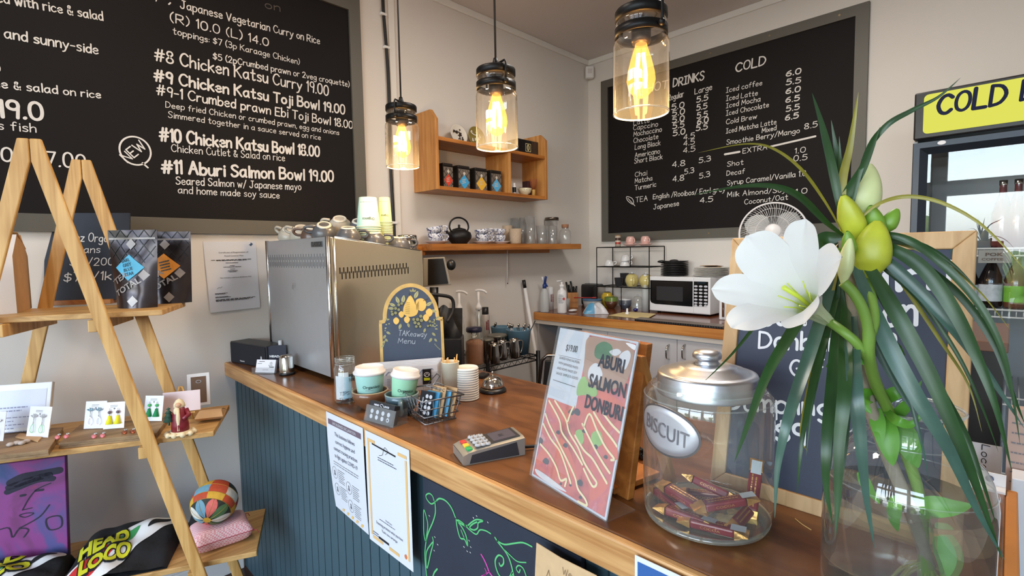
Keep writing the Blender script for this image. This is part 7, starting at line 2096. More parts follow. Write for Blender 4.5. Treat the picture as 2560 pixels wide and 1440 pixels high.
# ------------------------------------------------------------------ wire rack beside the machine
zr_ = .80
Yf = oz(1345,886,zr_).y; xrp = oz(1345,886,zr_).x
rk = thing('wire_rack','black wire shelving rack by the left wall behind the counter','rack',V((1.75,2.15,0)))
xl_,yb_ = 1.33,2.37
for x in (xl_,xrp):
    for y in (Yf,yb_):
        MB().cyl((x,y,0),(x,y,zr_+.022),.0125,14).build('post',BLACKMETAL,rk)
for zz in (zr_,.35):
    m = MB()
    for y in (Yf,yb_):
        m.tube([(xl_,y,zz-.004),(xrp,y,zz-.004)],.0035,6); m.tube([(xl_,y,zz-.032),(xrp,y,zz-.032)],.0035,6)
        n_ = 34
        m.tube([(xl_+(xrp-xl_)*k/n_,y,zz-(.004 if k % 2 else .032)) for k in range(n_+1)],.0018,5)
    for x in (xl_,xrp):
        m.tube([(x,Yf,zz-.004),(x,yb_,zz-.004)],.0035,6); m.tube([(x,Yf,zz-.032),(x,yb_,zz-.032)],.0035,6)
        m.tube([(x,Yf+(yb_-Yf)*k/18,zz-(.004 if k % 2 else .032)) for k in range(19)],.0018,5)
    for k in range(1,22):
        y = Yf+(yb_-Yf)*k/22; m.tube([(xl_,y,zz-.002),(xrp,y,zz-.002)],.0015,5)
    m.build('wire_shelf',BLACKMETAL,rk)
zR_ = zr_+.0005
def rackp(px,py): return oz(px,py,zR_)
c = rackp(1187,912); k = wd(c,1); H_ = hz(c,818)-zR_
t = thing('chocolate_jar','clip jar of brown chocolate powder with a dark blue lid','jar',c)
MB().lathe([(0,.002),(21*k,.001),(23*k,.01),(23*k,H_*.72),(20*k,H_*.82),(18*k,H_*.86),(18*k,H_*.9)],c,32).build('glass_body',GLASSH,t)
MB().lathe([(0,.006),(21.5*k,.006),(22*k,.012),(22*k,H_*.55),(21*k,H_*.62),(12*k,H_*.68),(0,H_*.70)],c,28).build('powder',M_('cocoa_powder',(166,110,78),.9,var=.25,scale=40),t)
MB().lathe([(19*k,H_*.88),(20*k,H_*.9),(20*k,H_*.97),(18*k,H_),(0,H_)],c,28).build('lid',M_('navy_lid',(34,36,62),.4),t)
toC = V((CAM.x-c.x,CAM.y-c.y,0)).normalized()
m = MB(); sdv = UP.cross(toC); m.tube([c+toC*20*k-sdv*6*k+UP*H_*.88,c+toC*26*k-sdv*6*k+UP*H_*.78,c+toC*26*k+sdv*6*k+UP*H_*.78,c+toC*20*k+sdv*6*k+UP*H_*.88],.0022,6); m.build('wire_clip',STEEL,t)
STEELG = M_('jug_steel',(176,170,164),.14,1)
def jug(label,px,py,ytop,wpx,hyaw):
    c = rackp(px,py); k = wd(c,1); H_ = hz(c,ytop)-zR_; r = wpx*k/2
    t = thing('milk_jug',label,'jug',c,0,'steel milk jugs')
    MB().lathe([(0,.001),(r*.95,0),(r,.004),(r*.98,H_*.45),(r*.80,H_*.85),(r*.84,H_),(r*.80,H_),(r*.76,H_*.85),(r*.93,H_*.45),(r*.9,.006),(0,.005)],c,32).build('jug_body',STEELG,t)
    d = V((math.cos(hyaw),math.sin(hyaw),0))
    MB().tube(smooth3([c+d*r*.85+UP*H_*.86,c+d*r*1.5+UP*H_*.86,c+d*r*1.6+UP*H_*.6,c+d*r*1.3+UP*H_*.25,c+d*r*.97+UP*H_*.24],5),.0048,8).build('handle',STEELG,t)
    return t
def canister(label,px,py,ytop,wpx):
    c = rackp(px,py); k = wd(c,1); H_ = hz(c,ytop)-zR_; r = wpx*k/2
    t = thing('canister',label,'canister',c,0,'steel canisters with lids')
    MB().lathe([(0,0),(r*.97,0),(r*.97,H_*.9)],c,32).build('body',STEELG,t)
    MB().lathe([(r*.97,H_*.9),(r*1.02,H_*.9),(r*1.02,H_*.97),(r*.96,H_),(r*.85,H_*.985),(0,H_*.98)],c,32).build('lid',M_('dull_lid',(128,126,116),.4,.7),t)
canister('tall steel canister with a dull lid behind the milk jugs',1244,888,836,50)
canister('short steel canister between the cocoa jar and the jugs',1219,905,846,34)
jug('steel milk jug foremost, next to the cocoa jar',1236,908,858,28,-.3)
jug('steel milk jug in the middle, before the tall canister',1256,899,851,27,-.3)
jug('steel milk jug on the right, before the blue bucket',1286,894,847,29,-.3)
BLUEB = M_('dusty_blue_metal',(84,118,140),.45)
def bucket(label,px,py,ytop,wpx,n):
    c = rackp(px,py); k = wd(c,1); H_ = hz(c,ytop)-zR_; r = wpx*k/2
    t = thing('cutlery_bucket',label,'bucket',c,0,'blue cutlery buckets')
    MB().lathe([(0,.002),(r*.78,.001),(r,H_*.97),(r*1.02,H_),(r*.97,H_),(r*.76,.006),(0,.005)],c,36).build('bucket_wall',BLUEB,t)
    rnd = random.Random(px)
    for q in range(n):
        a = rnd.uniform(0,6.28); b = c+V((r*.4*math.cos(a),r*.4*math.sin(a),H_*.4)); e = c+V((r*.85*math.cos(a+.4),r*.85*math.sin(a+.4),H_+rnd.uniform(.004,.03)))
        m = MB(); m.tube([b,e],.0022,5); m.ball(e,(.010,.006,.012),8,6)
        tag(m.build('spoon',STEELG),'steel spoon sticking out of %s' % ('the front blue bucket' if n > 6 else 'the rear blue bucket'),'spoon','spoons in the %s bucket' % ('front' if n > 6 else 'rear'))
    return c,H_,r
bucket('dusty blue bucket of cutlery behind the tall canister',1252,868,816,48,4)
c,H_,r = bucket('dusty blue bucket of spoons at the right end of the rack',1297,884,823,62,9)
e = od(1338,802,depth(c))
m = MB().tube([c+V((r*.3,-r*.2,H_*.3)),e],.0028,6); tag(m.build('straw_spoon',BLACKPL),'long dark spoon handle slanting out of the right blue bucket','spoon')
def syrup(label,px,ybase,ytop,ymid):
    c = rackp(px,ybase); c.y = min(c.y,2.33); k = wd(c,1); H_ = hz(c,ytop)-zR_; hn = hz(c,ymid)-zR_
    t = thing('syrup_bottle',label,'bottle',c,0,'syrup bottles with white pumps')
    MB().lathe([(0,.002),(13*k,.001),(14*k,.008),(14*k,hn*.5),(8*k,hn*.80),(6*k,hn*.9),(6*k,hn)],c,24).build('glass_body',GLASSH,t)
    m = MB().lathe([(6*k,hn*.92),(8*k,hn*.93),(8*k,hn*1.0),(5*k,hn*1.04),(3*k,hn*1.1),(3*k,H_-5*k),(0,H_-5*k)],c,16)
    m.cyl(c+UP*.02,c+UP*hn,2.5*k,8)
    m.tube(smooth3([c+V((-5*k,5*k,H_-3*k)),c+UP*(H_-1*k),c+V((9*k,-9*k,H_-3*k)),c+V((15*k,-14*k,H_-9*k))],4),3*k,8)
    m.build('pump',WHITEPL,t)
syrup('syrup bottle with white pump beside the black bag, left of the pair',1146,880,727,768)
syrup('syrup bottle with white pump next to the black-capped bottle',1199,874,724,766)
c = rackp(1215,868); c.y = min(c.y,2.34); k = wd(c,1); H_ = hz(c,768)-zR_
t = thing('black_capped_bottle','clear bottle with a tall black cap and red lettering','bottle',c)
MB().lathe([(0,0),(11*k,0),(11*k,H_*.78),(8*k,H_*.83)],c,24).build('body',M_('pale_label_body',(176,168,164),.35),t); MB().lathe([(8*k,H_*.82),(8.5*k,H_*.83),(8*k,H_),(0,H_)],c,20).build('cap',BLACKPL,t)
toC = V((CAM.x-c.x,CAM.y-c.y,0)).normalized(); sdv = UP.cross(toC)
m = MB(); lines(m,c+toC*11.3*k+sdv*4*k+UP*H_*.45,UP,-sdv,26*k,2,4*k,2.6*k,.001); m.build('lettering',RED,t)
# mop pole
p0 = oz(1352,960,0.45); a = oy(1309,700,2.385); b = V((a.x+.10,2.25,0.02))
b = onp(1352,960,(0,2.30,0),(0,1,0)); d = (b-a); foot = a + d*((a.z-.02)/(a.z-b.z))
mp_ = thing('mop','white broom handle with black grip leaning in the corner of the left wall','broom',foot)
MB().cyl(a+d*.06,foot,.0115,14).build('handle',WHITEPL,mp_)
MB().cyl(a,a+d*.075,.0125,14).build('grip',BLACKPL,mp_)
MB().box(foot+UP*.02,(.22,.05,.04)).build('broom_head',BLACKPL,mp_)
# folding chair back seen above the counter
ch0 = od(1372,905,2.75)
t = thing('folding_chair','dark folding chair with chrome frame behind the counter by the salmon poster','chair',V((ch0.x,ch0.y,0)))
u_ = V((.7,-.7,0)); w_ = .40; hb_ = hz(ch0,888)
c0 = ch0 - u_*.04
CHR = M_('chair_chrome',(150,140,132),.2,1)
pts = [V((c0.x,c0.y,0))-u_*.06,V((c0.x,c0.y,hb_*.55))-u_*.045,V((c0.x,c0.y,hb_-.03))-u_*.0,V((c0.x,c0.y,hb_))+u_*.03,V((c0.x,c0.y,hb_))+u_*(w_-.03),V((c0.x,c0.y,hb_-.03))+u_*w_,V((c0.x,c0.y,0))+u_*(w_+.05)]
MB().tube(pts,.011,10).build('frame',CHR,t)
MB().slab([V((c0.x,c0.y,hb_-.24))+u_*.0,V((c0.x,c0.y,hb_-.24))+u_*w_,V((c0.x,c0.y,hb_-.03))+u_*w_,V((c0.x,c0.y,hb_-.03))+u_*.02],V((-.7,-.7,0)),.02).build('backrest',M_('dark_vinyl',(36,34,36),.45),t,bevel=.005)
MB().slab([V((c0.x,c0.y,.45))+u_*0,V((c0.x,c0.y,.45))+u_*w_,V((c0.x-.25,c0.y-.25,.45))+u_*w_,V((c0.x-.25,c0.y-.25,.45))],UP,.03).build('seat',M_('dark_vinyl2',(36,34,36),.45),t,bevel=.008)
MB().tube([V((c0.x-.25,c0.y-.25,.43)),V((c0.x-.28,c0.y-.28,0))],.011,8).build('leg',CHR,t); MB().tube([V((c0.x-.25,c0.y-.25,.43))+u_*w_,V((c0.x-.28,c0.y-.28,0))+u_*w_],.011,8).build('leg',CHR,t)

# ------------------------------------------------------------------ worktop along the right wall
XW,ZW = 2.65,.969
kb = thing('kitchen_cabinet','pale grey cupboard with arched steel handles under the kitchen worktop','cabinet',V((XW+.3,1.4,0)))
y_l,y_r = 2.0,.42
GREYP = M_('pale_grey_laminate',(196,192,192),.5)
MB().bx(XW+.03,XR-.001,y_r,y_l,.08,ZW-.084).build('carcass',GREYP,kb)
MB().bx(XW+.06,XR-.001,y_r,y_l,0,.08).build('plinth',BLACKPL,kb)
js = [ox(1516,840,XW).y,ox(1690,870,XW).y]
dw = js[0]-js[1]
edges = [y_l,js[0],js[1],js[1]-dw,y_r]
for i in range(4):
    y0,y1 = edges[i+1]+.0015,edges[i]-.0015
    if y1-y0 < .05: continue
    d_ = MB().bx(XW+.012,XW+.03,y0,y1,.085,ZW-.085).build('door',GREYP,kb,bevel=.002)
    hy = y0+.045 if i % 2 else y1-.045
    if i in (1,2): hy = (js[1]+.048) if i == 1 else (js[1]-.048)
    zt2,zb2 = hz((XW,hy,0),862),hz((XW,hy,0),899)
    MB().tube(smooth3([V((XW+.012,hy,zb2)),V((XW-.018,hy,zb2+.012)),V((XW-.024,hy,(zb2+zt2)/2)),V((XW-.018,hy,zt2-.012)),V((XW+.012,hy,zt2))],4),.0045,8).build('handle',STEEL,d_)
wt = thing('kitchen_worktop','honey wood worktop along the right wall holding the microwave','worktop',V((XW,1.4,ZW)))
MB().bx(XW,XR-.001,.42,YW-.001,ZW-.012,ZW).build('top',M_('worktop_brown',(116,62,34),.22,var=.2,scale=6,coat=.3),wt,bevel=.002)
MB().bx(XW-.006,XW+.03,.42,YW-.001,ZW-.056,ZW-.002).build('edge',wood('worktop_edge',(176,108,46),(204,140,72),'Y',.4,40,.05,.4),wt,bevel=.003)
MB().bx(XW+.0,XW+.03,.42,YW-.001,ZW-.082,ZW-.0565).build('pelmet',M_('pelmet_grey',(200,192,182),.5),wt)
MB().bx(XW+.03,XR-.001,YW-.02,YW-.001,0,ZW-.084).build('end_panel',GREYP,kb)
ZWt = ZW+.0005
def kt(px,py): 
    p = oz(px,py,ZWt); q = min(max(p.x,XW+.03),3.2); p = ox(px,py,q) if q != p.x else p; p.z = ZWt; return p
def bottle(name,cat,label,px,py,ytop,wpx,prof,mats,parts):
    c = kt(px,py); k = wd(c,1); H_ = hz(c,ytop)-ZWt; r = wpx*k/2
    t = thing(name,label,cat,c)
    MB().lathe([(a*r,b*H_) for a,b in prof],c,24).build(parts[0],mats[0],t)
    return t,c,k,H_,r
FROST = thin_glass('frosted_plastic',(.86,.88,.9),.6,.3,haze=.35)
t,c,k,H_,r = bottle('spray_bottle','bottle','clear spray bottle with blue trigger at the left end of the worktop',1362,780,690,22,[(0,.01),(.95,0),(1,.02),(1,.50),(.6,.62),(.35,.66),(.35,.70)],[FROST],['body'])
BLU = M_('cobalt_plastic',(36,62,130),.35)
toC = V((CAM.x-c.x,CAM.y-c.y,0)).normalized(); sdv = UP.cross(toC)
m = MB().lathe([(0,H_*.66),(r*.45,H_*.66),(r*.45,H_*.76),(r*.3,H_*.78),(0,H_*.78)],c,14); m.tube([c+UP*H_*.76,c+sdv*r*.3+UP*H_*.96,c+sdv*r*.4+UP*H_*.99],r*.28,8); m.tube([c+UP*H_*.80+sdv*r*.3,c+sdv*r*.7+UP*H_*.70],r*.14,6); m.build('trigger',BLU,t)
MB().tube([c-sdv*r*.5+UP*H_*.98,c-sdv*r*.3+UP*H_*.86],r*.2,6).build('nozzle',WHITEPL,t)
t,c,k,H_,r = bottle('spray_can','can','slim white can with red marks behind the spray bottle',1377,774,716,14,[(0,0),(1,0),(1,.92),(.8,.97),(0,1)],[WHITEPL],['body'])
toC = V((CAM.x-c.x,CAM.y-c.y,0)).normalized(); sdv = UP.cross(toC)
m = MB(); lines(m,c+toC*(r+.0006)+sdv*r*.4+UP*H_*.35,UP,-sdv,H_*.4,2,r*.6,r*.35,.001); m.build('lettering',RED,t)
t,c,k,H_,r = bottle('sanitiser_bottle','bottle','white pump bottle of hand sanitiser on the worktop',1405,782,700,24,[(0,0),(.95,0),(1,.02),(1,.60),(.8,.68),(.42,.72),(.42,.78),(.5,.79),(.5,.86),(.2,.87),(.2,.94),(0,.95)],[WHITEPL],['body'])
toC = V((CAM.x-c.x,CAM.y-c.y,0)).normalized(); sdv = UP.cross(toC)
m = MB(); m.tube([c+UP*H_*.96-sdv*r*.3,c+UP*H_*.98+sdv*r*.1,c+UP*H_*.96-sdv*r*1.0],r*.2,6); m.build('pump',WHITEPL,t)
m = MB(); lines(m,c+toC*(r+.0008)-sdv*r*.7+UP*H_*.55,sdv,UP,r*1.1,9,H_*.03,H_*.012); m.build('print',GREYINK,t)
m = MB(); m.flat([(-.3*r,0),(0,-.35*r),(.3*r,0),(0,.35*r)],c+toC*(r+.001)+sdv*r*.4+UP*H_*.44,sdv,UP,.0004); m.build('hazard_mark',M_('hazard_red',(200,60,50),.5),t)
c = kt(1432,768); k = wd(c,1)
t = thing('knife_block','pale wooden block full of black-handled knives by the toaster','knife block',c)
H_ = hz(c,731)-ZWt
MB().box(c+UP*H_/2,(30*k,26*k,H_),rz=.7).build('block',OAKZ,t,bevel=.002)
for q,(x,y) in enumerate(((1415,705),(1426,703),(1433,716),(1421,712),(1441,715))):
    e = od(x,y,depth(c)); b = od(x+9 if q < 4 else x-1,733,depth(c))
    kn_ = MB().tube([b-UP*.02,e],.0075,6).build('kitchen_knife',BLACKPL); tag(kn_,'black-handled knife standing in the wooden block','knife','knives in the block')
c = kt(1426,772); k = wd(c,1)
c.x -= .05
m = MB().lathe([(0,.002),(8*k,0),(10*k,27*k),(9.5*k,27*k),(7.5*k,.004)],c,20); tag(m.build('plastic_beaker',FROST),'frosted beaker before the knife block','beaker')
c = kt(1432,779); k = wd(c,1)
m = MB(); m.ball(c+UP*3.2*k,(14*k,9*k,3.2*k),14,8); tag(m.build('soap_dish',WHITEPL),'small flat white dish beside the sanitiser bottle','dish')
a,b = kt(1441,760),kt(1487,757)
u_ = (b-a).normalized(); d_ = V((-u_.y,u_.x,0)); 
if d_.dot(a-CAM) < 0: d_ = -d_
w_ = (b-a).length; H_ = hz(a,710)-ZWt
t = thing('toaster','black toaster with chrome ends at the corner of the worktop','toaster',(a+b)/2)
RT = Matrix((u_,d_,UP)).transposed(); cc = (a+b)/2 + d_*.10
MB().box(cc+UP*(H_/2),(w_,.18,H_),M=RT).build('body',M_('toaster_black',(30,29,30),.25),t,bevel=.02,seg=3)
MB().box(cc+u_*(w_/2+.008)+UP*(H_*.48),(.018,.17,H_*.9),M=RT).build('chrome_end',STEEL,t,bevel=.006); MB().box(cc-u_*(w_/2+.006)+UP*(H_*.48),(.014,.17,H_*.9),M=RT).build('chrome_end',STEEL,t,bevel=.006)
for q in (-.035,.035): MB().box(cc+d_*q+UP*(H_+.0005),(w_*.8,.024,.002),M=RT).build('slot',M_('slot_dark',(12,12,12),.8),t)
c = kt(1481,770); k = wd(c,1)
t = thing('food_container','clear plastic container with a blue lid on the worktop','container',c)
MB().lathe([(0,.002),(20*k,0),(24*k,21*k),(23*k,21*k),(19*k,.004)],c,28).build('tub',FROST,t); MB().lathe([(0,23*k),(24*k,23*k),(25*k,22*k),(25*k,20*k),(0,21*k)],c,28).build('lid',M_('blue_lid',(66,110,150),.4),t)
zl = c.z+23*k
m = MB(); a_ = V((c.x-.02,c.y+.05,zl+.004)); b_ = V((c.x+.01,c.y-.01,zl+.008)); a_ = od(1435,744,depth(c)-.02); m.tube([a_,b_],.004,6); m.ball(b_,(.03,.022,.006),12,6,Matrix.Rotation(.5,3,'Z')); tag(m.build('ladle',M_('red_plastic',(176,40,36),.35)),'red plastic serving spoon lying on the blue container lid','spoon')
c = kt(1489,784); k = wd(c,1)
rnd = random.Random(5)
m = MB(); m.grid(lambda i,j: c + (V((.7,-.7,0)))*(i-.5)*62*k + V((.7,.7,0))*(j-.5)*.09 + UP*(24*k*(math.sin(PI*i)**.6)*(math.sin(PI*j)**.5)*(1+.25*math.sin(i*14+j*9)) + .001),18,14)
t = thing('snack_bag','crumpled white and blue plastic bag on the worktop front','bag',c); m.build('wrapper',M_('white_wrapper',(206,206,210),.3,var=.2,scale=30,bump=.3),t)
m = MB(); m.grid(lambda i,j: c + (V((.7,-.7,0)))*(i*.42-.5)*62*k + V((.7,.7,0))*(j*.5-.51)*.09 + UP*(24*k*(math.sin(PI*i*.42)**.6)*(math.sin(PI*j*.5)**.5)*(1+.25*math.sin(i*.42*14+j*.5*9)) + .004),8,8); m.build('blue_print',M_('wrapper_blue',(90,160,200),.35,bump=.3),t)
YELJ = M_('yellow_glaze',(210,176,50),.25,coat=.4); CREAMY = M_('primrose_glaze',(206,192,124),.2,coat=.5)
c = kt(1518,758); k = wd(c,1); 
t = thing('yellow_jar','round mustard-yellow pot behind the green bowls','pot',c); H_ = hz(c,729)-ZWt; r = wd(c,15)
MB().lathe([(0,0),(r*.6,0),(r,H_*.4),(r*.95,H_*.75),(r*.6,H_*.95)],c,24).build('pot',YELJ,t); MB().lathe([(r*.62,H_*.94),(r*.4,H_),(0,H_)],c,20).build('lid',M_('dark_lid',(70,66,60),.4),t)
def bowls(px,ybase,ytop,wpx,n,mats,lab,grp):
    c = kt(px,ybase); k = wd(c,1); H_ = hz(c,ytop)-ZWt; r = wpx*k/2; st = H_*.34/(n-1); hb_ = H_*.64
    for q in range(n):
        b = c+UP*(q*st)
        o = MB().lathe([(0,.003),(r*.45,0),(r*.48,.004),(r*.8,hb_*.45),(r,hb_),(r*.96,hb_),(r*.74,hb_*.5),(0,hb_*.22)],b,30).build('bowl',mats[min(q,len(mats)-1)])
        tag(o,lab % ['lowest','second','third','fourth','top'][q if q < n-1 else 4],'bowl',grp)
bowls(1528,771,742,34,4,[M_('brown_bowl',(92,56,36),.3,coat=.3),M_('green_bowl',(104,128,58),.3,coat=.3)],'%s bowl of the brown and green stack before the yellow pot','green and brown bowls')
bowls(1563,773,746,33,4,[M_('slate_bowl',(74,80,92),.3,coat=.3),M_('slate_bowl2',(84,88,100),.3,coat=.3),M_('grey_bowl',(90,96,106),.3),M_('white_bowl',(206,206,208),.3)],'%s bowl of the slate grey stack on the worktop','slate grey bowls')
c = kt(1594,776); k = wd(c,1); H_ = hz(c,738)-ZWt; r = 16*k
t = thing('glass_cloche','small domed glass cover beside the microwave','cloche',c)
MB().lathe([(r*1.02,0),(r,.002),(r,H_*.45),(r*.86,H_*.75),(r*.4,H_*.93),(0,H_*.95)],c,30).build('dome',thin_glass('cloche_glass',(.9,.91,.9),1.5,haze=.18),t); MB().ball(c+UP*H_*.98,.008,10,8).build('knob',GLASSH,t)
m = MB(); m.ball(c+V((-.06,-.02,.012)),(.022,.016,.012),12,8); tag(m.build('blue_ornament',M_('cobalt_glass',(40,36,110),.1,coat=.6)),'little cobalt blue glass piece before the glass cover','ornament')
t,c,k,H_,r = bottle('water_bottle','bottle','tall pale bottle squeezed against the left side of the microwave',1613,778,686,17,[(0,0),(1,0),(1,.6),(.55,.78),(.45,.82)],[FROST],['body'])
MB().lathe([(r*.5,H_*.82),(r*.55,H_*.83),(r*.5,H_),(0,H_)],c,16).build('cap',WHITEPL,t)
p = [kt(1522,789),kt(1600,797),kt(1622,786),kt(1558,781)]
t = thing('paper_slips','yellowish paper slips held by a white clip at the worktop edge','paper',p[0])
for q in range(3): MB().slab([V(x)+UP*(.002+q*.0016)+V((q*.012,-q*.02,0)) for x in p],UP,.0012).build('slip',M_('pale_yellow_paper',(226,206,150),.7),t)
c = kt(1568,787); MB().box(c+UP*.012,(.05,.022,.012),rz=.5).build('clip',WHITEPL,t,bevel=.003); MB().box(c+UP*.028,(.012,.012,.03),rz=.5).build('clip_lever',WHITEPL,t,bevel=.002)
a,b = ox(1590,800,XW+.02),ox(1800,824,XW+.02)
t = thing('foil_cutter','long grey film dispenser with black saw teeth on the worktop edge','dispenser',V((XW+.05,a.y,ZWt)))
ya,yb2 = a.y,b.y-.02
MB().bx(XW+.004,XW+.075,yb2,ya,ZWt,ZWt+.016).build('bar',M_('taupe_bar',(120,108,100),.35),t,bevel=.003)
m = MB(); n_ = int((ya-yb2)/.014)
for q in range(n_): m.bx(XW-.002,XW+.006,yb2+q*(ya-yb2)/n_,yb2+q*(ya-yb2)/n_+.010,ZWt+.001,ZWt+.012)
m.build('teeth',BLACKPL,t)

# tiered wire stand with cups and pots
XF_,XK_ = 3.08,3.29
yl_ = ox(1492,680,XF_).y; yr_ = ox(1623,680,XF_).y
ws_ = thing('tiered_wire_stand','black three-tier wire stand against the right wall','stand',V((XF_,(yl_+yr_)/2,ZWt)))
zz = [hz((XF_,yl_,0),619),hz((XF_,yl_,0),667),hz((XF_,yl_,0),716)]
for y in (yl_,yr_):
    for x in (XF_,XK_):
        MB().cyl((x,y,ZWt),(x,y,zz[0]),.0035,8).build('upright',BLACKMETAL,ws_)
for z in zz:
    m = MB(); m.tube([(XF_,yl_,z),(XF_,yr_,z),(XK_,yr_,z),(XK_,yl_,z),(XF_,yl_,z)],.0035,6)
    for q in range(1,12): y = yl_+(yr_-yl_)*q/12; m.tube([(XF_,y,z),(XK_,y,z)],.0016,5)
    m.build('tier',BLACKMETAL,ws_)
for (px,za,zb3) in ((1576,zz[0],zz[1]),(1553,zz[2],ZWt)):
    y = ox(px,690,XF_).y; MB().cyl((XF_,y,zb3),(XF_,y,za),.003,8).build('brace',BLACKMETAL,ws_)
def on_tier(px,X,z): return V((X,ox(px,680,X).y,z+.0045))
XM = 3.17
PINK = M_('pink_glaze',(222,178,170),.25,coat=.4)
for px,lab in ((1576,'left'),(1613,'right')):
    c = on_tier(px,XM,zz[0]); k = depth(c)/FPX
    o = MB().lathe([(0,.003),(10*k,.001),(17*k,4*k),(18*k,6*k),(16.5*k,6*k),(8*k,3*k),(0,3*k)],c,28).build('saucer',PINK); tag(o,'pink saucer under the %s pink cup on the wire stand' % lab,'saucer','pink saucers')
    b = c+UP*(4*k)
    t = thing('pink_cup','%s one of two pink cups turned upside down on the wire stand' % lab,'cup',b,0,'pink cups')
    MB().lathe([(8.5*k,0),(10.5*k,3*k),(11.5*k,9*k),(10.5*k,16*k),(8*k,20*k),(6*k,20.5*k),(0,20*k)],b,28).build('cup_wall',PINK,t)
    d = V((-.35,-.93,0))
    MB().tube(smooth3([b+d*10*k+UP*14*k,b+d*16*k+UP*13*k,b+d*16*k+UP*6*k,b+d*10*k+UP*4*k],4),1.6*k,6).build('handle',PINK,t)
c = on_tier(1545,XM,zz[0]); k = depth(c)/FPX
t = thing('patterned_can','small red and cream patterned tin on top of the wire stand','tin',c)
MB().lathe([(0,0),(7*k,0),(7*k,26*k),(0,26*k)],c,20).build('tin_body',M_('cream_tin',(210,196,180),.4),t)
MB().lathe([(7.1*k,6*k),(7.1*k,11*k)],c,20).build('red_band',M_('red_band',(176,60,50),.4),t); MB().lathe([(7.2*k,15*k),(7.2*k,22*k)],c,20).build('pattern_band',M_('dark_band',(80,56,50),.4,var=.5,scale=150),t); MB().lathe([(7.2*k,26*k),(7.2*k,29*k),(0,29*k)],c,20).build('lid',M_('tan_lid',(150,120,90),.4),t)
for px,lab,dz in ((1523,'white cup upside down at the left of the middle tier',0),(1562,'lower white cup of the pair on the middle tier',0),(1564,'upper white cup tilted on its twin on the middle tier',13)):
    c = on_tier(px,XM,zz[1]); k = depth(c)/FPX; c.z += dz*k
    t = thing('white_cup',lab,'cup',c,0,'white cups on the wire stand')
    MB().lathe([(12*k,0),(11*k,6*k),(8*k,13*k),(6*k,15*k),(0,14.5*k)],seg=28).build('cup_wall',CERAM,t,world=False)
    MB().tube(smooth3([(-10*k,3*k,9*k),(-15*k,4*k,11*k),(-17*k,4*k,6*k),(-12*k,3*k,3*k)],4),1.4*k,6).build('handle',CERAM,t,world=False)
    t.rotation_euler = (0,.12 if dz else 0,2.4)
for px,wt_,yt,lab,X in ((1547,22,694,'shorter charcoal beaker on the lower tier of the wire stand',XM-.05),(1561,22,683,'taller charcoal beaker behind the shorter one on the wire stand',XM+.06)):
    c = on_tier(px,X,zz[2]); k = depth(c)/FPX; h = hz(c,yt)-c.z; r = wt_*k/2
    tag(MB().lathe([(0,.002),(r*.75,0),(r,h),(r*1.04,h),(r*.95,h),(r*.7,.004)],c,26).build('charcoal_beaker',M_('charcoal_matt',(76,78,84),.5)),lab,'beaker')
for px,lab in ((1580,'cream-yellow teapot foremost on the lower tier of the wire stand'),(1615,'cream-yellow teapot half hidden by the microwave')):
    c = on_tier(px,XM-.02,zz[2]); k = depth(c)/FPX; r = 17*k
    t = thing('yellow_teapot',lab,'teapot',c,0,'cream-yellow teapots')
    MB().lathe([(0,0),(r*.68,0),(r*.72,1.5*k),(r,12*k),(r*1.0,18*k),(r*.8,27*k),(r*.5,31*k)],c,30).build('pot',CREAMY,t)
    MB().lathe([(r*.52,30.5*k),(r*.45,32*k),(0,33*k)],c,20).build('lid',STEEL,t); MB().ball(c+UP*33.5*k,2.6*k,10,8).build('lid_knob',CERAM,t)
    d = V((-.75,-.66,0)).normalized()
    MB().tube(smooth3([c+d*r*.9+UP*22*k,c+d*r*1.4+UP*20*k,c+d*r*1.35+UP*8*k,c+d*r*.95+UP*5*k],4),2.6*k,8).build('handle',CREAMY,t)

# microwave
za = ZWt+.012
BLm,BRm = oz(1622,776,za),oz(1775,788,za)
u_ = (BRm-BLm); wm_ = u_.length; u_.normalize(); dm = UP.cross(u_); 
Hm = (hz(BLm,689)+hz(BRm,696))/2 - za
mw = thing('microwave','white microwave oven with a black glass door on the worktop','microwave',(BLm+BRm)/2)
RM = Matrix((u_,dm,UP)).transposed()
def mq(a,d,h): return BLm + u_*a + dm*d + UP*h
dpt = .27
MB().box(mq(wm_/2,dpt/2,Hm/2),(wm_,dpt-.012,Hm),M=RM).build('casing',WHITEPL,mw,bevel=.004)
for a in (.05,wm_-.05):
    for d in (.05,dpt-.06): MB().cyl(mq(a,d,-.012),mq(a,d,0.002),.012,12).build('foot',BLACKPL,mw)
MB().slab([mq(0,.0,.004),mq(wm_*.74,0,.004),mq(wm_*.74,0,Hm-.003),mq(0,0,Hm-.003)],-dm,.012).build('door',WHITEPL,mw,bevel=.003)
MB().slab([mq(wm_*.745,.0,.004),mq(wm_,0,.004),mq(wm_,0,Hm-.003),mq(wm_*.745,0,Hm-.003)],-dm,.012).build('control_side',WHITEPL,mw,bevel=.003)
BG = M_('black_gloss',(16,16,18),.12)
dr = MB(); r_ = .03
pts = [(.012,Hm-.026),(wm_*.74,Hm-.026),(wm_*.74,.052)] + [(.012+.05*(1-math.cos(t_)) if False else 0,0) for t_ in []]
pts = [(.012,Hm-.026),(.012,.072),(.020,.056),(.05,.048),(wm_*.735,.046),(wm_*.735,Hm-.026)]
dr.flat(pts[::1],mq(0,0,0),u_,UP,.0015); dr.build('door_glass',BG,mw)
MB().flat([(wm_*.14,.075),(wm_*.58,.075),(wm_*.58,Hm-.065),(wm_*.14,Hm-.065)],mq(0,0,0),u_,UP,.0022).build('window_mesh',M_('mesh_grey',(46,46,50),.35,var=.2,scale=400),mw)
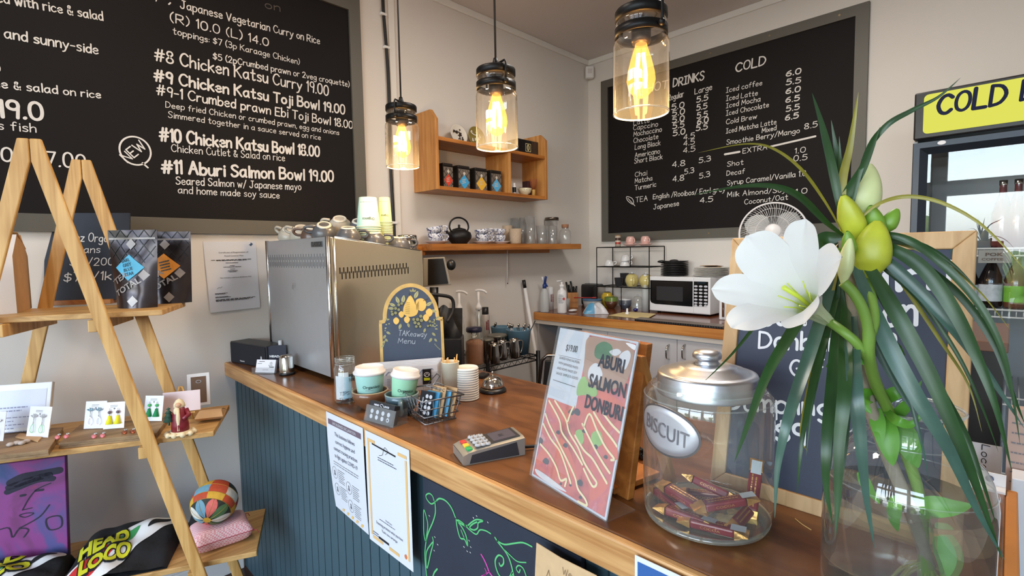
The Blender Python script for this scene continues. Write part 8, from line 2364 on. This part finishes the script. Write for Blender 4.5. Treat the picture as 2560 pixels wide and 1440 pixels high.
MB().flat([(wm_*.75,.050),(wm_*.93,.052),(wm_*.965,.062),(wm_*.97,.08),(wm_*.97,Hm-.026),(wm_*.75,Hm-.026)],mq(0,0,0),u_,UP,.0015).build('control_panel',BG,mw)
m = MB()
for i in range(3):
    for j in range(7): m.disc(mq(wm_*(.785+.075*i),0,Hm*(.76-.09*j) if j < 6 else Hm*.24),u_,UP,.0125 if j != 6 else .011,14,.003,ry=.0065)
m.build('button',M_('button_grey',(200,200,206),.4),mw)
MB().flat([(wm_*.80,Hm*.83),(wm_*.93,Hm*.83),(wm_*.93,Hm*.89),(wm_*.80,Hm*.89)],mq(0,0,0),u_,UP,.002).build('display',M_('lcd_dark',(20,34,44),.2),mw)
zm = za+Hm+.0005
c = mq(wm_*.29,.12,Hm); k = depth(c)/FPX
nb = 9
hT = (hz(c,652)-zm)/nb
PLB = M_('black_stoneware',(34,32,33),.45)
for q in range(nb):
    p = V((c.x,c.y,zm+q*hT))
    o = MB().lathe([(0,hT*.3),(20*k,0),(32*k,hT*.5),(34*k,hT*.95),(33*k,hT*.98),(20*k,hT*.5),(0,hT*.5)],p,4 if False else 30).build('black_plate',PLB)
    tag(o,'black plate in the stack on top of the microwave','plate','black plates on the microwave')
for x,y in ((1655,648),(1685,646)):
    p = od(x,y+6,depth(c)); m = MB(); m.ball(p,(.035,.03,.010),12,6); tag(m.build('black_dish',PLB),'small black dish resting on the black plates','dish','small black dishes on the plates')
c = mq(wm_*.86,.14,Hm); k = depth(c)/FPX
nb = 7
hT = (hz(c,668)-zm)/nb
for q in range(nb):
    p = V((c.x+.004*math.sin(q*2.1),c.y+.004*math.cos(q*1.7),zm+q*hT))
    o = MB().lathe([(0,hT*.3),(24*k,0),(39*k,hT*.6),(42*k,hT*.98),(41*k,hT*1.02),(24*k,hT*.5),(0,hT*.5)],p,32).build('white_plate',PLATEW)
    tag(o,'white plate in the stack on the right of the microwave top','plate','white plates on the microwave')
ztop_ = zm+nb*hT
t = thing('paper_bags','flattened brown paper bags on top of the white plates','paper bags',V((c.x,c.y,ztop_)))
for q,(dx,rz,mm) in enumerate(((0,.3,KRAFT),(-.02,.8,BLACKPL),(-.03,.1,KRAFT))):
    MB().box(V((c.x+dx,c.y-.01,ztop_+.003+q*.004)),(.15-.02*q,.10,.002),M=Matrix.Rotation(rz,3,'Z') @ Matrix.Rotation(.03*q,3,'Y')).build('bag',mm,t)
# white urn at the right of the microwave
a = oz(1812,806,ZWt)
a = V((min(a.x+.12,3.0),a.y-.0,ZWt)); k = depth(a)/FPX
t = thing('white_oven','white and chrome countertop oven right of the microwave, behind the framed chalkboard','oven',a)
a0_,a1_ = kt(1793,800),kt(1850,806)
uu = V((.35,-.94,0)).normalized(); dd = UP.cross(uu); RO = Matrix((uu,dd,UP)).transposed()
hU = hz(a0_,697)-ZWt
cO = a0_ + uu*.12 + dd*.06
MB().box(cO+UP*hU/2,(.22,.10,hU),M=RO).build('casing',WHITEPL,t,bevel=.006)
for q in range(3): MB().tube([cO-uu*(.1-.012-q*.04)-dd*.055+UP*.02,cO-uu*(.1-.012-q*.04)-dd*.055+UP*(hU-.02)],.008,8).build('chrome_bar',STEEL,t)

# desk fan standing on the worktop behind the framed chalkboard
fc = od(1932,583,2.72); k = depth(fc)/FPX; R_f = 77*k
fn_ = (CAM-fc); fn_.z = 0; fn_ = (fn_.normalized()*.98 + UP*.16).normalized(); fu = UP.cross(fn_).normalized(); fv = fn_.cross(fu)
RF = Matrix((fu,fv,fn_)).transposed()
FANW = M_('fan_white',(226,224,226),.4); FANB = thin_glass('fan_blade',(.93,.93,.95),.8,.2,haze=.45)
f = thing('desk_fan','white desk fan with wire grille in front of the drinks chalkboard','fan',V((fc.x,fc.y,ZWt)))
m = MB(); 
for rr_,tz in ((1,0),(.985,.012)): m.tube([fc + RF @ V((R_f*rr_*math.cos(2*PI*q/48),R_f*rr_*math.sin(2*PI*q/48),tz)) for q in range(49)],.005,6)
m.build('grille_ring',FANW,f)
m = MB()
for q in range(72):
    a = 2*PI*q/72
    m.tube([fc + RF @ V((R_f*.24*math.cos(a),R_f*.24*math.sin(a),.055)),fc + RF @ V((R_f*.75*math.cos(a+.12),R_f*.75*math.sin(a+.12),.045)),fc + RF @ V((R_f*math.cos(a+.18),R_f*math.sin(a+.18),.004))],.0011,4)
    if q % 2: m.tube([fc + RF @ V((R_f*.24*math.cos(a),R_f*.24*math.sin(a),-.05)),fc + RF @ V((R_f*.8*math.cos(a),R_f*.8*math.sin(a),-.05)),fc + RF @ V((R_f*math.cos(a),R_f*math.sin(a),.0))],.0011,4)
for rr_ in (.5,.75): m.tube([fc + RF @ V((R_f*rr_*math.cos(2*PI*q/40),R_f*rr_*math.sin(2*PI*q/40),.05)) for q in range(41)],.0011,4)
m.build('wire_grille',FANW,f)
MB().lathe([(0,.062),(R_f*.2,.060),(R_f*.25,.052),(R_f*.25,.046)],fc,28,RF).build('badge_cap',FANW,f)
for q in range(3):
    a0_ = 2*PI*q/3 + .5
    m = MB(); m.grid(lambda i,j: fc + RF @ V(((R_f*(.18+.70*j))*math.cos(a0_+(i-.5)*1.5*math.sin(PI*(.18+.72*j))),(R_f*(.18+.70*j))*math.sin(a0_+(i-.5)*1.5*math.sin(PI*(.18+.72*j))),.012+(i-.5)*.05)),10,8); m.build('blade',FANB,f)
MB().cyl(fc-fn_*.05,fc-fn_*.16,.05,20).build('motor',FANW,f)
MB().cyl(V((fc.x,fc.y,ZWt+.02))-V((fn_.x,fn_.y,0))*.1,fc-fn_*.11,.016,12).build('stem',FANW,f)
bc2 = V((fc.x,fc.y,ZWt))-V((fn_.x,fn_.y,0))*.1
MB().lathe([(0,0),(.11,0),(.11,.012),(.05,.024),(0,.026)],bc2,28).build('base',FANW,f)
# ------------------------------------------------------------------ drinks fridge at the right
FX = 2.62; fy0 = .300; fy1 = -.40; fdep = .62
fg = thing('drinks_fridge','tall black drinks fridge with a lit yellow COLD header sign','fridge',V((FX,-.05,0)))
ztf,zhb = ox(2282,235,FX).z,ox(2280,352,FX).z
FBK = M_('fridge_black',(26,24,26),.35); FGR = M_('door_frame_slate',(48,56,68),.35,.3)
MB().bx(FX,FX+fdep,fy1,fy0,zhb,ztf).build('header_box',FBK,fg,bevel=.006)
m = MB()
for a in ((fy0-.012,fy0),(fy1,fy1+.012)): m.bx(FX+.03,FX+fdep,a[0],a[1],.10,zhb-.001)
m.bx(FX+fdep-.015,FX+fdep,fy1+.012,fy0-.012,.10,zhb-.001).bx(FX+.03,FX+fdep,fy1+.012,fy0-.012,.10,.16).build('cabinet_shell',M_('fridge_inner',(150,154,158),.4),fg)
MB().bx(FX,FX+fdep,fy1,fy0,0,.10).build('base_grille',FBK,fg)
y0h,y1h = fy0-.030,fy1+.02
p1,p2 = ox(2301,240,FX).z,ox(2300,337,FX).z
rr = .016
def rrect(y0,y1,z0,z1,r):
    P = []
    for cy,cz,a0 in ((y1+r,z0+r,180),(y0-r,z0+r,270),(y0-r,z1-r,0),(y1+r,z1-r,90)):
        for q in range(6): a = math.radians(a0+q*18); P.append((cy+r*math.cos(a),cz+r*math.sin(a)))
    return P
uF = V((0,-1,0))
pts = [(-y,z) for y,z in rrect(y0h,y1h,p2,p1,rr)]
YLIT = emitter('lit_yellow_sign',(214,214,90),.95)
MB().flat([(-a_,z) for a_,z in [(y_,z_) for y_,z_ in rrect(y0h,y1h,p2,p1,rr)]][::-1],V((FX,0,0)),uF,UP,.002).build('sign_panel',YLIT,fg)
m = MB()
for t_,a,b,c in (('COLD',(2343,289),(2512,262),46),('DRINKS',(2552,254),(2750,225),46)):
    q0,q1,q2 = ox(a[0],a[1],FX),ox(b[0],b[1],FX),ox(a[0],a[1]-c,FX)
    hand(m,t_,V((FX-.001,q0.y,q0.z+.004)),uF,UP,q0.y-q1.y,q2.z-q0.z,.17,slant=.08,lift=.003,jit=.1)
m.build('lettering',M_('sign_navy',(28,34,60),.7,0,.1),fg)
zd1 = zhb-.012
D0,D1 = fy0,fy1
m = MB(); fwd_ = .047; xi_ = FX+.030
za0 = .12
def ringp(i): return [V((FX+.004+i[1],D0-i[0],za0+i[0])),V((FX+.004+i[1],D1+i[0],za0+i[0])),V((FX+.004+i[1],D1+i[0],zd1-i[0])),V((FX+.004+i[1],D0-i[0],zd1-i[0]))]
A_,B_,C_ = ringp((0,0)),ringp((.022,0)),ringp((fwd_,.022))
for P_,Q_ in ((A_,B_),(B_,C_)):
    m.add(P_+Q_,[(q,(q+1) % 4,4+(q+1) % 4,4+q) for q in range(4)],False)
m.bx(FX+.004,FX+.03,D0-.002,D0,za0,zd1)
dr = m.build('door',FGR,fg)
MB().add(C_,[(0,1,2,3)]).build('door_glass',thin_glass('fridge_glass',(.90,.93,.94),1.5),dr)
q = ox(2354,358,FX)
MB().disc(V((FX+.003,ox(2354,358,FX).y,zd1-.010)),uF,UP,.013,20,.001,ry=.008).build('lock_badge',PAPER,dr)
m = MB()
shz = [ox(2450,622,FX+.08).z,ox(2450,772,FX+.08).z,.80,.5]
WSH = M_('shelf_white_wire',(206,206,206),.4)
for z in shz:
    m = MB()
    for dz in (0,.028): m.tube([(FX+.07,D0-.03,z-dz),(FX+.07,D1+.03,z-dz)],.004,6)
    for q in range(34): y = D0-.03-(D0-D1-.06)*q/33; m.tube([(FX+.07,y,z-.028),(FX+.07,y,z),(FX+.52,y,z)],.0022,5)
    m.build('wire_shelf',WSH,fg)
tk_ = ox(2446,634,FX+.06); t2 = ox(2528,640,FX+.06)
MB().bx(FX+.060,FX+.063,t2.y,tk_.y,shz[0]-.055,shz[0]-.005).build('price_strip',M_('price_grey',(150,146,140),.5),fg)
m = MB(); print_text(m,'POK',V((FX+.0595,tk_.y-.02,shz[0]-.028)),uF,UP,.012,.05,bold=.03); print_text(m,'COFFEE',V((FX+.0595,tk_.y-.01,shz[0]-.045)),uF,UP,.009,.06,bold=.02); m.build('price_lettering',M_('price_brown',(90,70,56),.6),fg)
def fbot(label,px,z,r,h,body,lab,grp,X=FX+.13):
    c = V((X,ox(px,600,X).y,z+.0035))
    t = thing('drink_bottle',label,'bottle',c,0,grp)
    MB().lathe([(0,.002),(r*.9,0),(r,.01),(r,h*.52),(r*.55,h*.74),(r*.38,h*.80),(r*.36,h*.93)],c,20).build('body',body,t)
    MB().lathe([(r*.42,h*.93),(r*.42,h),(0,h)],c,14).build('cap',STEEL,t)
    if lab: MB().lathe([(r*1.01,h*.12),(r*1.01,h*.42)],c,20).build('label',lab,t)
PLUM = M_('plum_drink',(92,34,40),.15,coat=.5); COLA = M_('dark_drink',(26,18,16),.12,coat=.5); TEA_ = M_('amber_drink',(110,70,50),.15,coat=.5); LBW = M_('label_mix',(196,200,206),.5,var=.4,scale=60); LBG = M_('label_green',(120,180,60),.5,var=.4,scale=40)
for px,lab in ((2502,'left'),(2540,'middle'),(2585,'right')): fbot('plum-red bottle on the top fridge shelf, %s one' % lab,px,shz[0],.030,.26,PLUM,None,'plum drinks in the fridge')
for px,lab in ((2395,'leftmost'),(2425,'second')): fbot('dark bottle on the second fridge shelf behind the chalkboard frame, %s' % lab,px,shz[1],.032,.21,COLA,LBW,'dark drinks in the fridge')
fbot('dark bottle with white bubble label on the second fridge shelf',2482,shz[1],.036,.22,COLA,LBW,'dark drinks in the fridge')
fbot('amber bottle with green and yellow label on the second fridge shelf',2545,shz[1],.034,.21,TEA_,LBG,'amber drinks in the fridge')

# black side cabinet with a brown top, and papers taped on it, behind the counter end
sx = 1.50
pa,pb = ox(2432,850,sx),ox(2512,870,sx)
zc_ = pa.z
sb = thing('side_cabinet','low black cabinet with a brown top behind the counter end','cabinet',V((sx,(pa.y+pb.y)/2,0)))
MB().bx(sx,sx+.36,pb.y,pa.y+.05,0,zc_-.022).build('body',FBK,sb)
MB().bx(sx-.006,sx+.37,pb.y-.006,pa.y+.06,zc_-.022,zc_).build('top',M_('walnut_top',(110,78,62),.4),sb,bevel=.002)
a,b = ox(2425,1103,sx-.003),ox(2506,1120,sx-.003)
c = ox(2506,1186,sx-.003)
nt_ = thing('handwritten_note','white handwritten note taped low on the black side cabinet','paper',a)
MB().bx(sx-.003,sx-.001,b.y,a.y+.02,c.z,a.z).build('sheet',PAPER,nt_)
m = MB(); hand(m,'Loco',V((sx-.003,ox(2455,1110,sx).y,ox(2455,1110,sx).z)),-UP,uF,.055,.013,.12); m.build('lettering',INK,nt_)
sx2 = 1.40
a,b,c = ox(2522,1020,sx2),ox(2575,1020,sx2),ox(2540,1215,sx2)
rc = thing('receipt_pad','pinkish receipt papers hanging beside the black cabinet at the right edge','papers',V((sx2,a.y,c.z)))
MB().bx(sx2,sx2+.03,b.y-.05,a.y,0,a.z).build('backing_box',M_('receipt_board',(186,160,150),.7),rc)
m = MB(); lines(m,V((sx2-.0005,a.y-.006,a.z-.03)),uF,UP,.07,9,.02,.003,.001,.5); m.build('print',GREYINK,rc)
a,c = ox(2530,1195,1.33),ox(2530,1320,1.33)
wp = thing('white_carton','white carton at the right edge below the receipt papers','carton',V((1.33,a.y,0)))
MB().bx(1.33,1.39,a.y-.16,a.y,0,a.z).build('carton',PAPER,wp,bevel=.002)

# ------------------------------------------------------------------ vase with lily and dracaena
VP = V((.775,.085,ZC))
rv = .087
vs_ = thing('glass_vase','large clear glass vase of water holding the lily and long leaves','vase',VP)
VG = thin_glass('vase_glass',(.96,.98,.97),1.5,haze=.03)
MB().lathe([(0,.004),(rv*.90,.003),(rv*.985,.008),(rv,.018),(rv,.148),(rv*.985,.160),(rv*.94,.176),(rv*.85,.192),(rv*.72,.204),(rv*.635,.213),(rv*.60,.222),(rv*.60,.243),(rv*.615,.250),(rv*.635,.253)],VP,64).build('glass_body',VG,vs_)
MB().lathe([(rv*.635,.2510),(rv*.655,.253),(rv*.635,.2552),(rv*.618,.253),(rv*.635,.2510)],VP,64).build('rim',thin_glass('vase_rim',(.88,.92,.9),2.2,haze=.25),vs_)
for z_,q in ((.163,.985),(.214,.630)): MB().lathe([(rv*q,z_-.001),(rv*(q+.008),z_),(rv*q,z_+.001)],VP,64).build('glass_ring',thin_glass('vase_ring',(.9,.94,.93),2.0,haze=.1),vs_)
wm_,nt,bs = newmat('water')
nt.nodes.remove(bs)
rf = nt.nodes.new('ShaderNodeBsdfRefraction'); rf.inputs['IOR'].default_value = 1.2; rf.inputs['Roughness'].default_value = 0; rf.inputs[0].default_value = (.97,.99,.98,1)
tr = nt.nodes.new('ShaderNodeBsdfTransparent'); tr.inputs[0].default_value = (.96,.98,.96,1)
mx = nt.nodes.new('ShaderNodeMixShader'); mx.inputs[0].default_value = .5
nt.links.new(tr.outputs[0],mx.inputs[1]); nt.links.new(rf.outputs[0],mx.inputs[2]); nt.links.new(mx.outputs[0],nt.nodes['Material Output'].inputs[0])
tag(MB().lathe([(0,.009),(rv*.94,.010),(rv*.975,.020),(rv*.975,.142),(rv*.95,.1425),(0,.1425)],VP,48).build('water',wm_),'clear water filling the big glass vase','water')
STEMG = M_('stem_green',(116,150,62),.45,sss=.1); BARK = M_('pale_bark',(150,138,122),.8,var=.3,scale=70,bump=.3)
LFG = M_('strap_leaf_green',(38,70,32),.36,var=.45,scale=30); LFS = M_('strap_leaf_silver',(62,90,78),.3,var=.35,scale=40); LFY = M_('strap_leaf_yellow',(140,132,46),.4,var=.4,scale=40); LFR = M_('strap_leaf_edge',(86,44,40),.4)
def leaf3(m,P,w,fold=.18,base=.25,tw=0.0):
    P = smooth3(P,6); n = len(P)
    vs = []
    for i,p in enumerate(P):
        t = i/(n-1)
        tg = (P[min(i+1,n-1)]-P[max(i-1,0)]).normalized()
        vd = (CAM-p).normalized()
        sd_ = tg.cross(vd).normalized()
        nn = sd_.cross(tg)
        a = tw*(t-.3); sd_,nn = sd_*math.cos(a)+nn*math.sin(a),nn*math.cos(a)-sd_*math.sin(a)
        ww = w/2*(base+(1-base)*min(1,t/.3)**.8)*max(.02,1-max(0,(t-.35)/.65)**1.6)
        vs += [p-sd_*ww,p-sd_*ww*.5-nn*ww*fold*.8,p-nn*ww*fold*1.3,p+sd_*ww*.5-nn*ww*fold*.8,p+sd_*ww]
    m.add(vs,[(i*5+q,i*5+q+1,i*5+q+6,i*5+q+5) for i in range(n-1) for q in range(4)],True)
L0 = (2113,592,.60)
LV = [('g',24,[(2085,440,.60),(2060,330,.59),(2030,232,.58)]),('s',18,[(2092,470,.61),(2068,385,.62),(2046,300,.62)]),('g',18,[(2106,440,.62),(2090,370,.63),(2078,300,.63)]),('y',24,[(2104,470,.60),(2126,360,.60),(2146,230,.59)]),('g',30,[(2114,500,.60),(2160,415,.58),(2200,318,.56)]),('g',14,[(2104,470,.61),(2100,400,.62),(2098,340,.62)]),
      ('y',9,[(2060,500,.58),(2000,420,.56),(1930,370,.55),(1860,360,.54),(1745,382,.52)]),('g',20,[(2065,555,.58),(2000,492,.56),(1935,466,.55),(1850,466,.54),(1728,488,.52)]),('g',44,[(2075,596,.61),(2050,604,.61),(2030,632,.61),(2028,668,.61)]),
      ('g',14,[(2040,650,.63),(1960,735,.63),(1900,800,.62),(1830,885,.60),(1756,958,.58)]),('g',34,[(2060,690,.63),(1985,820,.61),(1920,930,.58),(1870,1060,.56),(1836,1155,.55)]),('s',36,[(2076,720,.62),(2025,880,.57),(1975,1030,.51),(1945,1160,.51),(1937,1295,.51)]),('g',22,[(2088,760,.62),(2045,900,.57),(2008,1080,.52),(1992,1235,.52)]),('y',11,[(2070,780,.62),(2030,930,.58),(2002,1080,.54),(2020,1130,.54)]),
      ('g',34,[(2100,760,.61),(2082,950,.55),(2066,1110,.52),(2066,1220,.52),(2082,1312,.52)]),('g',36,[(2114,780,.60),(2112,960,.52),(2098,1110,.51),(2094,1250,.51),(2088,1345,.51)]),('s',40,[(2126,780,.60),(2136,950,.52),(2150,1090,.51),(2164,1230,.51),(2186,1370,.51)]),('s',30,[(2104,770,.62),(2098,900,.57),(2082,1080,.53),(2060,1260,.53)]),
      ('g',17,[(2160,400,.58),(2212,318,.56),(2280,276,.55),(2345,243,.54),(2402,194,.53)]),('y',12,[(2180,520,.58),(2255,492,.57),(2340,502,.55),(2430,545,.53),(2500,605,.52),(2575,690,.51)]),('g',24,[(2195,585,.58),(2270,600,.56),(2350,655,.55),(2440,750,.53),(2500,860,.52),(2530,980,.52),(2550,1110,.52)]),('g',40,[(2200,610,.58),(2300,665,.55),(2380,770,.53),(2440,890,.52),(2490,1020,.51),(2530,1180,.51)]),
      ('s',34,[(2200,640,.58),(2290,720,.56),(2390,830,.54),(2480,950,.53),(2560,1070,.52)]),('g',44,[(2180,680,.57),(2250,800,.54),(2330,950,.52),(2400,1110,.51),(2450,1240,.51),(2505,1400,.51)]),('s',46,[(2160,720,.57),(2220,860,.54),(2290,990,.52),(2370,1120,.51),(2440,1270,.51),(2512,1400,.51)]),('g',26,[(2190,720,.58),(2270,850,.56),(2340,960,.55),(2410,1080,.54),(2455,1200,.53),(2490,1310,.53)]),
      ('y',12,[(2210,650,.59),(2270,730,.58),(2350,850,.57),(2420,960,.56),(2455,1080,.55)]),('g',18,[(2200,600,.59),(2300,612,.58),(2380,660,.57),(2450,730,.56)]),('g',22,[(2230,620,.59),(2380,720,.57),(2480,850,.55),(2530,980,.54),(2562,1060,.54)]),('g',16,[(2100,700,.62),(2062,860,.59),(2030,1010,.57),(2015,1140,.56)]),('g',20,[(2118,760,.61),(2122,920,.57),(2118,1080,.55),(2106,1200,.54)]),('s',18,[(2150,700,.6),(2215,830,.57),(2262,960,.56),(2300,1090,.55),(2322,1200,.55)]),('g',14,[(2170,640,.6),(2290,740,.57),(2390,880,.55),(2452,1010,.54),(2496,1130,.54)]),('y',9,[(2210,600,.6),(2330,640,.58),(2440,720,.57),(2530,830,.56)]),('s',30,[(2140,740,.6),(2190,860,.59),(2240,960,.58),(2290,1040,.57)])]
dr_ = thing('dracaena_stem','cut stem with long drooping strap leaves standing in the glass vase','plant',V((VP.x,VP.y,ZC+.012)))
MB().tube(smooth3([V((VP.x+.02,VP.y-.025,ZC+.05)),od(2270,1260,.60),od(2215,1130,.605),od(2165,980,.60),od(2140,800,.60),od(2113,600,.60)],5),.0075,10).build('woody_stem',BARK,dr_)
for kind,w_,pts in LV:
    m = MB()
    P = [od(*L0)] + [od(*p) for p in pts]
    dpt_ = sum(p[2] for p in pts)/len(pts)
    leaf3(m,P,w_*dpt_/FPX*.86,tw=random.uniform(-.5,.5))
    m.build('strap_leaf',{'g': LFG,'s': LFS,'y': LFY}[kind],dr_)
ly = thing('lily_stem','lily stem with one open white flower and green buds in the vase','lily',V((VP.x+.01,VP.y,ZC+.012)))
MB().tube(smooth3([V((VP.x+.03,VP.y-.02,ZC+.014)),od(2300,1250,.60),od(2235,1060,.60),od(2190,960,.575),od(2172,890,.555),od(2172,834,.548),od(2160,780,.545),od(2136,735,.545),od(2108,706,.548)],5),[.0062]*26+[.0055]*15,10).build('main_stem',STEMG,ly)
MB().tube(smooth3([od(2170,895,.557),od(2142,858,.555),od(2107,828,.562),od(2072,804,.583)],5),.0052,10).build('flower_stalk',STEMG,ly)
MB().tube(smooth3([od(2172,850,.55),od(2188,800,.555),od(2180,745,.565),od(2166,700,.583)],5),.0048,10).build('bud_stalk',STEMG,ly)
Bf = od(2073,804,.585)
Af = (CR*-.80 + CU*.43 - CF*.44).normalized()
e1 = (CR - Af*CR.dot(Af)).normalized(); e2 = Af.cross(e1); e2 = e2 if e2.dot(CU) > 0 else -e2
PET = M_('white_petal',(216,214,211),.5,sss=.12); PETG = M_('petal_base_green',(206,214,150),.5)
fl = MB()
Lf = .142
def petal(th,wmax,rt,tipc):
    R = e1*math.cos(th) + e2*math.sin(th); T = Af.cross(R)
    def fn(i,j):
        s_ = i*2-1; t = j
        f = max(0,(t-.30)/.70)
        r = .0045 + .011*min(1,t/.45) + rt*f**1.55
        a = Lf*(t*1.0) - Lf*.42*max(0,t-.62)**1.5*tipc - .004*f
        w = (.0062+.0075*min(1,t/.4))*(1-f) + wmax*(f**.55)*(1-max(0,(t-.72)/.28)**2.2)**.5*(1 if t < .999 else .05)
        cup = .35*w*s_*s_*(1-f*.55)
        rip = .0012*math.sin(t*22+th)*abs(s_)**2*f
        mid = .0016*math.exp(-(s_*6)**2)*f
        return Bf + Af*(a + cup*.55 + rip - mid) + R*(r - cup*.9*(1-f)) + T*(w*s_*.95)
    m = MB(); m.grid(fn,14,26); m.m = [1 if q < 14*9 else 0 for q in range(len(m.m))]; return m
for th,w_,rt,tc_ in ((92,.031,.050,.9),(338,.030,.055,1.2),(211,.029,.052,1.0),(36,.024,.055,1.3),(153,.022,.058,1.4),(277,.023,.057,1.2)):
    o = petal(math.radians(th),w_,rt,tc_).build('petal',[PET,M_('petal_throat',(208,214,176),.5,sss=.12)],ly,sub=1)
m = MB(); m.lathe([(.0048,-.003),(.0056,.0),(.0075,.018),(.0125,.046)],Bf,24,Af.to_track_quat('Z','Y').to_matrix()); m.build('flower_tube',PETG,ly)
PIS = M_('pistil_green',(186,200,60),.4)
MB().tube([Bf+Af*.03,Bf+Af*.06+e2*.004,Bf+Af*.082+e2*.010-e1*.004],[.0022,.0024,.003],8).build('pistil',PIS,ly)
for th in (30,90,150,210,270,330):
    R = e1*math.cos(math.radians(th)) + e2*math.sin(math.radians(th))
    MB().tube([Bf+Af*.03+R*.004,Bf+Af*.06+R*.010,Bf+Af*.076+R*.017],.0007,5).build('stamen',PIS,ly)
BUDY = M_('bud_yellow_green',(184,190,56),.4,var=.25,scale=50,sss=.15); BUDW = M_('bud_cream',(214,220,160),.4,var=.12,scale=40,sss=.15); BUDG = M_('bud_green',(118,158,50),.4,var=.25,scale=60,sss=.1)
def bud(b,t,wpx,mat_,D=.59,stalk=True):
    p,q = od(b[0],b[1],D),od(t[0],t[1],D-.01)
    ax = (q-p); L_ = ax.length; R = ax.normalized().to_track_quat('Z','Y').to_matrix(); r = wpx/2*D/FPX
    m = MB()
    def fn(i,j):
        a = 2*PI*i; rr = r*(math.sin(PI*(.06+.92*j**.85))**.62)*(1+.06*math.cos(3*a))*(.55+.45*min(1,j*3))
        return p + R @ V((rr*math.cos(a),rr*math.sin(a),L_*j))
    m.grid(fn,24,18,True,True); m.build('bud',mat_,ly)
bud((2166,702),(2194,552),84,BUDY,.585)
bud((2150,612),(2108,488),58,BUDY,.60)
bud((2140,560),(2172,410),80,BUDW,.615)
bud((2107,712),(2126,596),36,BUDW,.549)
bud((2196,600),(2176,514),46,BUDG,.60); bud((2206,585),(2244,522),38,BUDG,.60); bud((2124,648),(2118,578),34,BUDG,.58); bud((2118,648),(2084,622),26,BUDG,.58)
m = MB(); m.ball(od(2156,737,.585),.006,12,8); m.tube([od(2158,737,.586),od(2178,748,.587),od(2188,768,.59)],.0018,6); m.build('withered_bud',M_('withered_yellow',(206,176,50),.5),ly)
for pts,w_ in (([(2174,905,.56),(2130,898,.565),(2090,902,.575),(2064,918,.57)],22),([(2176,845,.55),(2215,850,.56),(2245,868,.59),(2262,890,.585)],18),([(2195,1000,.60),(2168,990,.585),(2160,1010,.58),(2180,1035,.575)],34),([(2205,1010,.60),(2232,985,.585),(2260,980,.58),(2285,1000,.575)],28),([(2225,1040,.60),(2250,1030,.585),(2275,1000,.575),(2305,950,.57)],24),([(2210,1020,.60),(2240,1050,.56),(2280,1060,.555),(2312,1022,.55)],20),
                ([(2205,1030,.60),(2215,1080,.585),(2225,1130,.58),(2232,1165,.58)],46),([(2240,1040,.60),(2262,1090,.585),(2282,1140,.58),(2296,1170,.58)],48),([(2190,1020,.60),(2196,1070,.59),(2204,1120,.585)],30),([(2290,1285,.60),(2330,1268,.58),(2385,1268,.57),(2432,1262,.565)],46),([(2150,1180,.60),(2170,1220,.60),(2200,1260,.6)],24),([(2240,1240,.6),(2235,1290,.59),(2245,1330,.59)],28),([(2350,1340,.60),(2365,1400,.59),(2360,1450,.59)],40)):
    m = MB(); leaf3(m,[od(*p) for p in pts],w_*.6/FPX*1.1,base=.5); m.build('stem_leaf',M_('lily_leaf',(92,150,48),.4,var=.3,scale=30) if 'lily_leaf' not in bpy.data.materials else bpy.data.materials['lily_leaf'],ly)
m = MB(); rnd = random.Random(3); rb = V((VP.x+.03,VP.y-.02,ZC+.05))
for q in range(12):
    a,r0 = rnd.uniform(0,6.28),rnd.uniform(.02,.05)
    m.tube(smooth3([rb,rb+V((math.cos(a)*r0*.5,math.sin(a)*r0*.5,-.012)),V((VP.x+.02+math.cos(a)*r0*.8,VP.y-.015+math.sin(a)*r0*.8,ZC+.014))],4),.0012,5)
m.build('roots',M_('pale_root',(150,150,84),.6),ly)
t0 = oz(1988,1302); m2 = MB(); m2.tube(smooth3([oz(1988,1298)+UP*.001,oz(2005,1312)+UP*.0012,oz(2028,1326)+UP*.001],3),.0008,5)
tag(m2.build('dry_leaf_tip',M_('straw',(206,170,110),.7)),'thin dry leaf tip lying on the counter before the chalkboard','leaf tip')
